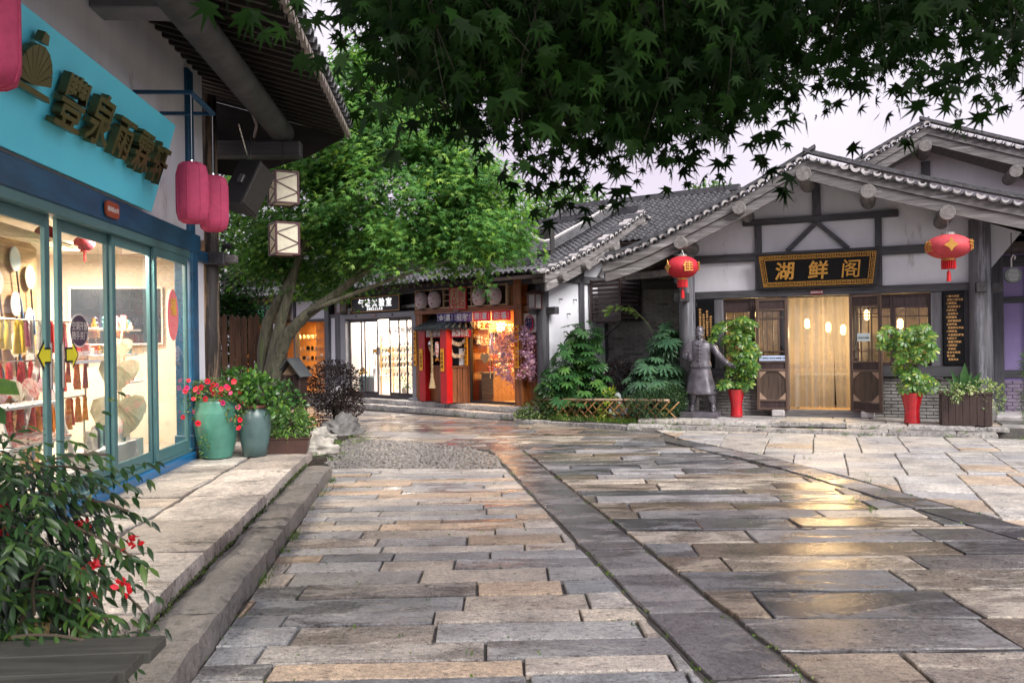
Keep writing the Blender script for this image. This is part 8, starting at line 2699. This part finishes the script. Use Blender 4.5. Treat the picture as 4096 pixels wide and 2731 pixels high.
BRD = leaf_mat('broad_dark_leaf', (.05, .13, .035), (.025, .08, .02), .3, .15)
for (dx, dz, s, w_) in ((.05, 1, .5, .8), (-.3, .75, .42, .6), (.45, .7, .42, .7), (-.15, .9, .34, .5), (.3, 1, .36, .6), (-.42, .5, .34, .5), (.6, .45, .36, .5)):
    V, F = TPL['lance']; me = npmesh('leaf', V * np.array((1.3 * w_, 1, 1)), F, BRD)
    o = O('leaf', me, BRD, ag); y = Vector((dx, -.1, dz)).normalized(); x = y.cross(Vector((0, -1, .2))).normalized(); z = x.cross(y)
    o.matrix_local = Matrix(((x.x * s, y.x * s, z.x * s, dx * .1), (x.y * s, y.y * s, z.y * s, 0), (x.z * s, y.z * s, z.z * s, 0), (0, 0, 0, 1)))
shrub('conifer_shrub', 'bright green feathery conifer at the right edge', 'shrub', RF.w(5.45, -.7, .0), [((.1, 0, 1.15), (.4, .35, .45), 45), ((.1, 0, .5), (.45, .4, .5), 35), ((.2, 0, 1.75), (.25, .25, .3), 12)], 5200, 'blade', (.07, .13), leaf_mat('conifer_green', (.12, .26, .03), (.03, .09, .02), .5, .25, (.2, .34, .04)), [([(0, 0, 0), (.1, 0, 1.2)], [.04, .02])])
ip = FE(MF, 'potted_palm', 1.78, .75, .28, 'small green pot plant just inside the perfume shop', 'plant')
m = M(); m.lathe([(.07, 0), (.1, .18), (.085, .18)], 14); O('pot', m, POTG, ip)
P_, d = in_ball(90, (0, 0, .32), (.24, .2, .14), .2)
leaf_obj('foliage', 'lance', P_, d + np.array((0, 0, -.2)), d + np.array((0, -.3, .8)), NR.uniform(.09, .15, 90), JPL, ip)

# ---------------------------------------------------------------- trees beyond the roofs
FART = leaf_mat('far_tree_leaf', (.09, .19, .05), (.035, .1, .03), .5, .3, (.17, .27, .07))
for (x, y, zt, r_, lab, n) in ((2.2, 32, 7.6, 1.5, 'light green tree behind the shop row roof', 4600), (7.0, 30, 7.2, 1.0, 'treetop peeping over the ridge left of the restaurant', 2200), (.2, 34, 7.0, 1.1, 'small treetop behind the shop row beside the maple', 1800), (-9.5, 33, 7.5, 2.2, 'broad tree far behind the tea shop', 4500)):
    shrub('broadleaf_tree', lab, 'tree', (x, y, 0), [((0, 0, zt - r_), (r_ * 1.2, r_, r_), 60), ((-r_ * .8, 0, zt - r_ * 1.4), (r_ * .7, r_ * .7, r_ * .6), 25), ((r_ * .7, 0, zt - r_ * 1.2), (r_ * .7, r_ * .7, r_ * .7), 25)], n, 'small', (.16, .26), FART, [([(0, 0, 0), (.1, 0, zt * .5), (0, 0, zt - r_)], [.2, .16, .08])], group='trees beyond the roofs', shell=.3)

# ---------------------------------------------------------------- red-flowered shrub at the lower left
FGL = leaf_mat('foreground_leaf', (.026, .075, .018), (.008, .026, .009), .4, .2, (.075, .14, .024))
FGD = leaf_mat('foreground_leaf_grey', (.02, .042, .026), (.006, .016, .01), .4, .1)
fs = E('flowering_shrub', 'leafy shrub with red double flowers in the lower left corner', 'shrub', (-2.1, 3.35, 0))
fo = np.array((-2.1, 3.35, 0))
P_ = []; A_ = []; N__ = []; S_ = []
stem_pts = []
def twig(p, d, n, step, ls, mat_list=None):
    p = Vector(p); d = Vector(d).normalized(); pts_ = [p.copy()]
    for i in range(n):
        d = (d + Vector((U(-.12, .12), U(-.12, .12), -.1))).normalized(); p = p + d * step; pts_.append(p.copy())
        for q in (-1, 1):
            sd = d.cross(Vector((0, 0, 1))).normalized() * q
            a = (d * .6 + sd * .8 + Vector((0, 0, -.55 + U(-.3, .3)))).normalized()
            P_.append(tuple(p)); A_.append(tuple(a)); N__.append((U(-.3, .3), -.5 + U(-.3, .3), .8)); S_.append(U(*ls))
    stem_pts.append(pts_)
    return p


ends = []
for i in range(210):
    z = U(.45, 1.28); x = U(-2.4, -1.72)
    twig((x, U(2.9, 3.5), z), (U(.1, .9), U(-.4, .3), U(-.2, .7)), int(U(4, 9)), .05, (.045, .085))
for (p, d, n) in (((-1.95, 3.3, 1.12), (1, .1, .25), 8), ((-1.9, 3.3, 1.05), (1, .0, .0), 9), ((-1.95, 3.3, .95), (1, .0, -.2), 11), ((-1.9, 3.35, .9), (.9, .1, -.1), 9), ((-2.0, 3.3, 1.2), (.9, .0, .4), 7)):
    ends.append(twig(p, d, n, .055, (.06, .1)))
leaf_obj('foliage', 'lance', np.array(P_) - fo, A_, N__, np.array(S_), FGL, fs)
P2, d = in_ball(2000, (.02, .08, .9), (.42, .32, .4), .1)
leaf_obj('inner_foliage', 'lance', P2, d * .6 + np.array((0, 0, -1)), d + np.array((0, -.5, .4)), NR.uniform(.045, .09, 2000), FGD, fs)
for k, q in enumerate(stem_pts):
    if k % 9 == 0 or k >= 210:
        m = M(); m.tube([p - Vector(fo) for p in q], [.005] * len(q), 5); O('twig', m, pm('twig_brown', (.08, .06, .04), None, 6, .7, .1), fs)
for (x, y) in ((-.25, -.1), (-.05, .05), (-.4, .1), (.12, -.05)):
    m = M(); m.tube([(x, y, 0), (x + .03, y, .4), (x + .1, y, .9)], [.02, .016, .008], 6); O('stem', m, pm('twig_brown', (.08, .06, .04)), fs)
RF_ = leaf_mat('red_double_flower', (.68, .012, .03), (.5, .008, .02), .5, .3, (.75, .05, .08))
for k, (x, y, z) in enumerate(((.61, -.05, .95), (.58, -.05, .78), (.45, -.02, .86), (.4, 0, 1.0), (.15, -.1, 1.08), (.0, -.12, 1.16), (.12, -.1, 1.0), (-.25, -.15, 1.15), (.44, -.03, .72), (-.1, -.15, 1.06))):
    n = 16
    c = np.array((x, y, z)); p = c + NR.normal(size=(n, 3)) * .014
    dd = NR.normal(size=(n, 3)) + np.array((0, -.8, .1))
    V, F = leaves('oval', p.astype(np.float32), unit_(dd), unit_(NR.normal(size=(n, 3)) + np.array((0, -1, 1))), NR.uniform(.025, .04, n))
    O('flower', npmesh('flower', V, F, RF_), None, fs)
# dry seed sprays
P_, d = in_ball(160, (.02, .1, 1.35), (.22, .15, .16), .2)
leaf_obj('seed_heads', 'small', P_, NR.normal(size=(160, 3)), NR.normal(size=(160, 3)), NR.uniform(.008, .014, 160), leaf_mat('seed_brown', (.06, .06, .03), (.03, .03, .015)), fs)
big_leaf_plant('edge_plant', 'broad-leaved green plant at the left edge of the view', 'plant', (-2.05, 3.2, 0), [((.06, 0, 1.58), (1, -.2, -.3), (.2, -.6, .9), .16), ((.03, 0, 1.5), (1, -.2, -.6), (.2, -.6, .9), .15), ((.1, -.05, 1.28), (.6, -.3, .9), (-.5, -.8, .3), .14), ((.1, -.05, 1.15), (1, -.2, .1), (.1, -.8, .6), .13), ((0, 0, 1.4), (.4, -.3, -.8), (.2, -.9, .3), .14)], 'oval', FGL, [([(-.1, .05, 0), (-.05, .02, .9), (.02, 0, 1.55)], [.014, .011, .006])])
# ================================================================ BRONZE STATUE
st = FE(RF, 'bronze_statue', -.28, -.55, .172, 'bronze statue of a welcoming man in a buttoned jacket and apron skirt', 'statue')
BRZ = pm('violet_bronze', (.15, .14, .165), (.065, .06, .072), 5, .42, .15, metal=.25, spots=((.2, .15, .14), 2.6, .66), rough2=.3)


def loft(m, rings, n=20):
    """rings: (cx, cy, z, rx, ry) or with a fold amplitude"""
    v = []; f = []
    for r_ in rings:
        cx, cy, z, rx, ry = r_[:5]
        fo_ = r_[5] if len(r_) > 5 else 0
        for k in range(n):
            a = 2 * PI * k / n
            e = 1 + fo_ * math.cos(a * 7 + .6)
            v.append((cx + rx * e * math.cos(a), cy + ry * e * math.sin(a), z))
    for i in range(len(rings) - 1):
        for k in range(n): f.append((i * n + k, i * n + (k + 1) % n, (i + 1) * n + (k + 1) % n, (i + 1) * n + k))
    f += [tuple(range(n))[::-1], tuple(range((len(rings) - 1) * n, len(rings) * n))]
    m.add(v, f)


b = M()
Z = .1
# legs, gathered trousers, shoes
for (x, yx, tw) in ((-.15, 0.0, -.02), (.17, .0, .07)):
    loft(b, [(x + tw, yx - .02, Z + .0, .055, .12), (x + tw, yx - .02, Z + .05, .055, .115), (x + tw * .9, yx + .02, Z + .09, .05, .07), (x + tw * .7, yx + .02, Z + .14, .055, .06), (x + tw * .5, yx + .02, Z + .2, .08, .085), (x + tw * .35, yx + .02, Z + .28, .1, .1), (x + tw * .2, yx + .02, Z + .36, .1, .1), (x, .01, Z + .5, .1, .1)], 16)
# skirt
loft(b, [(0.01, 0, Z + .34, .3, .22, .035), (.01, 0, Z + .37, .305, .225, .035), (.01, 0, Z + .5, .27, .2, .03), (0, 0, Z + .68, .23, .17, .015), (0, 0, Z + .86, .2, .15), (0, 0, Z + .95, .19, .14)], 56)
# jacket
loft(b, [(0, 0, Z + .86, .215, .165, .015), (0, 0, Z + .885, .22, .17, .012), (0, 0, Z + 1.0, .2, .15), (0, 0, Z + 1.12, .205, .145), (0, 0, Z + 1.25, .225, .14), (0, 0, Z + 1.33, .215, .125), (0, .005, Z + 1.385, .13, .09), (0, .01, Z + 1.42, .08, .075)], 32)
# collar, neck, head
loft(b, [(0, .005, Z + 1.38, .095, .085), (0, .0, Z + 1.425, .08, .078), (0, 0, Z + 1.43, .06, .06), (0, -.005, Z + 1.46, .055, .06)], 20)
loft(b, [(0, -.015, Z + 1.41, .035, .04), (0, -.02, Z + 1.44, .06, .07), (0, -.015, Z + 1.49, .075, .088), (0, -.005, Z + 1.55, .083, .098), (0, 0, Z + 1.6, .082, .1), (0, .005, Z + 1.65, .064, .083), (0, .01, Z + 1.675, .03, .04)], 20)
b.add([(-.012, -.1, Z + 1.545), (.012, -.1, Z + 1.545), (.02, -.118, Z + 1.5), (-.02, -.118, Z + 1.5), (-.014, -.08, Z + 1.495), (.014, -.08, Z + 1.495)], [(0, 3, 2, 1), (3, 4, 5, 2), (0, 4, 3), (1, 2, 5), (0, 1, 5, 4)])
for q in (-1, 1):
    b.ball((q * .084, .01, Z + 1.53), .022, 8, 6, (.5, .8, 1.3))
    b.ball((q * .033, -.092, Z + 1.555), .02, 8, 5, (1.3, .6, .5))      # brow
    b.ball((q * .033, -.088, Z + 1.532), .013, 8, 5, (1.3, .7, .6))
    b.ball((q * .042, -.075, Z + 1.49), .022, 8, 5)
b.ball((0, -.095, Z + 1.468), .016, 8, 5, (1.6, .7, .45))
b.ball((0, -.085, Z + 1.432), .02, 8, 5)
# right arm (viewer's left): bent, fist at the chest
b.tube([(-.19, 0, Z + 1.32), (-.25, .0, Z + 1.25), (-.285, -.0, Z + 1.12), (-.28, -.04, Z + 1.06), (-.22, -.13, Z + 1.03), (-.185, -.17, Z + 1.06)], [.07, .075, .07, .068, .055, .04], 12)
b.ball((-.175, -.185, Z + 1.075), .045, 10, 8, (1, .9, 1.1))
for k in range(4):
    z = Z + 1.045 + k * .021
    b.tube([(-.215, -.185, z), (-.205, -.222, z), (-.175, -.236, z), (-.15, -.225, z), (-.148, -.2, z)], .0115, 6)
b.tube([(-.2, -.17, Z + 1.11), (-.17, -.22, Z + 1.125), (-.148, -.225, Z + 1.115)], .012, 6)
# left arm (viewer's right): held out and down, palm open
b.tube([(.19, 0, Z + 1.32), (.27, -.02, Z + 1.24), (.34, -.06, Z + 1.12), (.43, -.12, Z + 1.02), (.51, -.17, Z + .96), (.535, -.185, Z + .945)], [.07, .075, .068, .062, .055, .05], 12)
b.tube([(.53, -.18, Z + .95), (.57, -.2, Z + .925), (.61, -.215, Z + .9)], [.035, .045, .04], 10)
for k in range(4):
    o_ = (k - 1.5) * .02
    L_ = (.085, .1, .097, .075)[k]
    a_ = Vector((.615, -.215 + o_ * .8, Z + .9 - o_ * .9)); d_ = Vector((.8, -.2 + o_ * 3, -.45 - o_ * 2)).normalized()
    b.tube([a_, a_ + d_ * L_ * .5, a_ + d_ * L_ + Vector((0, 0, .012))], [.012, .011, .008], 6)
b.tube([(.565, -.215, Z + .945), (.6, -.235, Z + .955), (.64, -.245, Z + .95)], [.014, .012, .009], 6)
me = mesh_of(b, 'figure', BRZ, True)
tmp = bpy.data.objects.new('tmp', me); COL.objects.link(tmp)
rmod = tmp.modifiers.new('r', 'REMESH'); rmod.mode = 'VOXEL'; rmod.voxel_size = .0105; rmod.use_smooth_shade = True
sm = tmp.modifiers.new('s', 'SMOOTH'); sm.factor = .5; sm.iterations = 2
dg = bpy.context.evaluated_depsgraph_get()
me2 = bpy.data.meshes.new_from_object(tmp.evaluated_get(dg))
bpy.data.objects.remove(tmp)
me2.name = 'figure'
me2.materials.clear(); me2.materials.append(BRZ); me2.shade_smooth()
fg = O('figure', me2, None, st)
fg.rotation_euler = (0, 0, rad(4))
m = M(); m.box(-.38, .36, -.27, .22, 0, Z + .002, .012); O('base', m, BRZ, st)
# jacket closure, buttons, piping and apron seam
m = M()
for k in range(5):
    z = Z + 1.3 - k * .075
    yy = float(np.interp(z - Z, [.86, 1.0, 1.12, 1.25, 1.33], [-.175, -.16, -.155, -.15, -.135]))
    m.tube([(-.045, yy + .004, z), (0, yy - .008, z), (.045, yy + .004, z)], .008, 6); m.ball((0, yy - .012, z), .012, 8, 5)
m.tube([(0, -.135, Z + 1.36), (0, -.165, Z + 1.15), (0, -.175, Z + .95), (.02, -.185, Z + .87)], .005, 5)
O('jacket_closure', m, BRZ, fg, smooth=True)
m = M(); m.tube([(-.06, -.09, Z + 1.41), (-.1, -.1, Z + 1.35), (-.04, -.14, Z + 1.3), (0, -.15, Z + 1.28), (.04, -.14, Z + 1.3), (.1, -.1, Z + 1.35), (.06, -.09, Z + 1.41)], .006, 5); O('collar_piping', m, BRZ, fg)
m = M(); m.prism([(-.035, -.17), (.03, -.16), (.05, .17), (-.02, .2)], 'y', -.012, .012); O('tool_bag', m, BRZ, fg, loc=(-.17, -.2, Z + 1.17), rot=(0, -.1, 0))
# head cloth band
m = M()
n_ = 24
m.tube([(.088 * math.cos(2 * PI * k / n_), .003 + .106 * math.sin(2 * PI * k / n_), Z + 1.598 + .012 * math.sin(2 * PI * k / n_)) for k in range(n_ + 1)], .008, 6); O('hair_line', m, BRZ, fg)
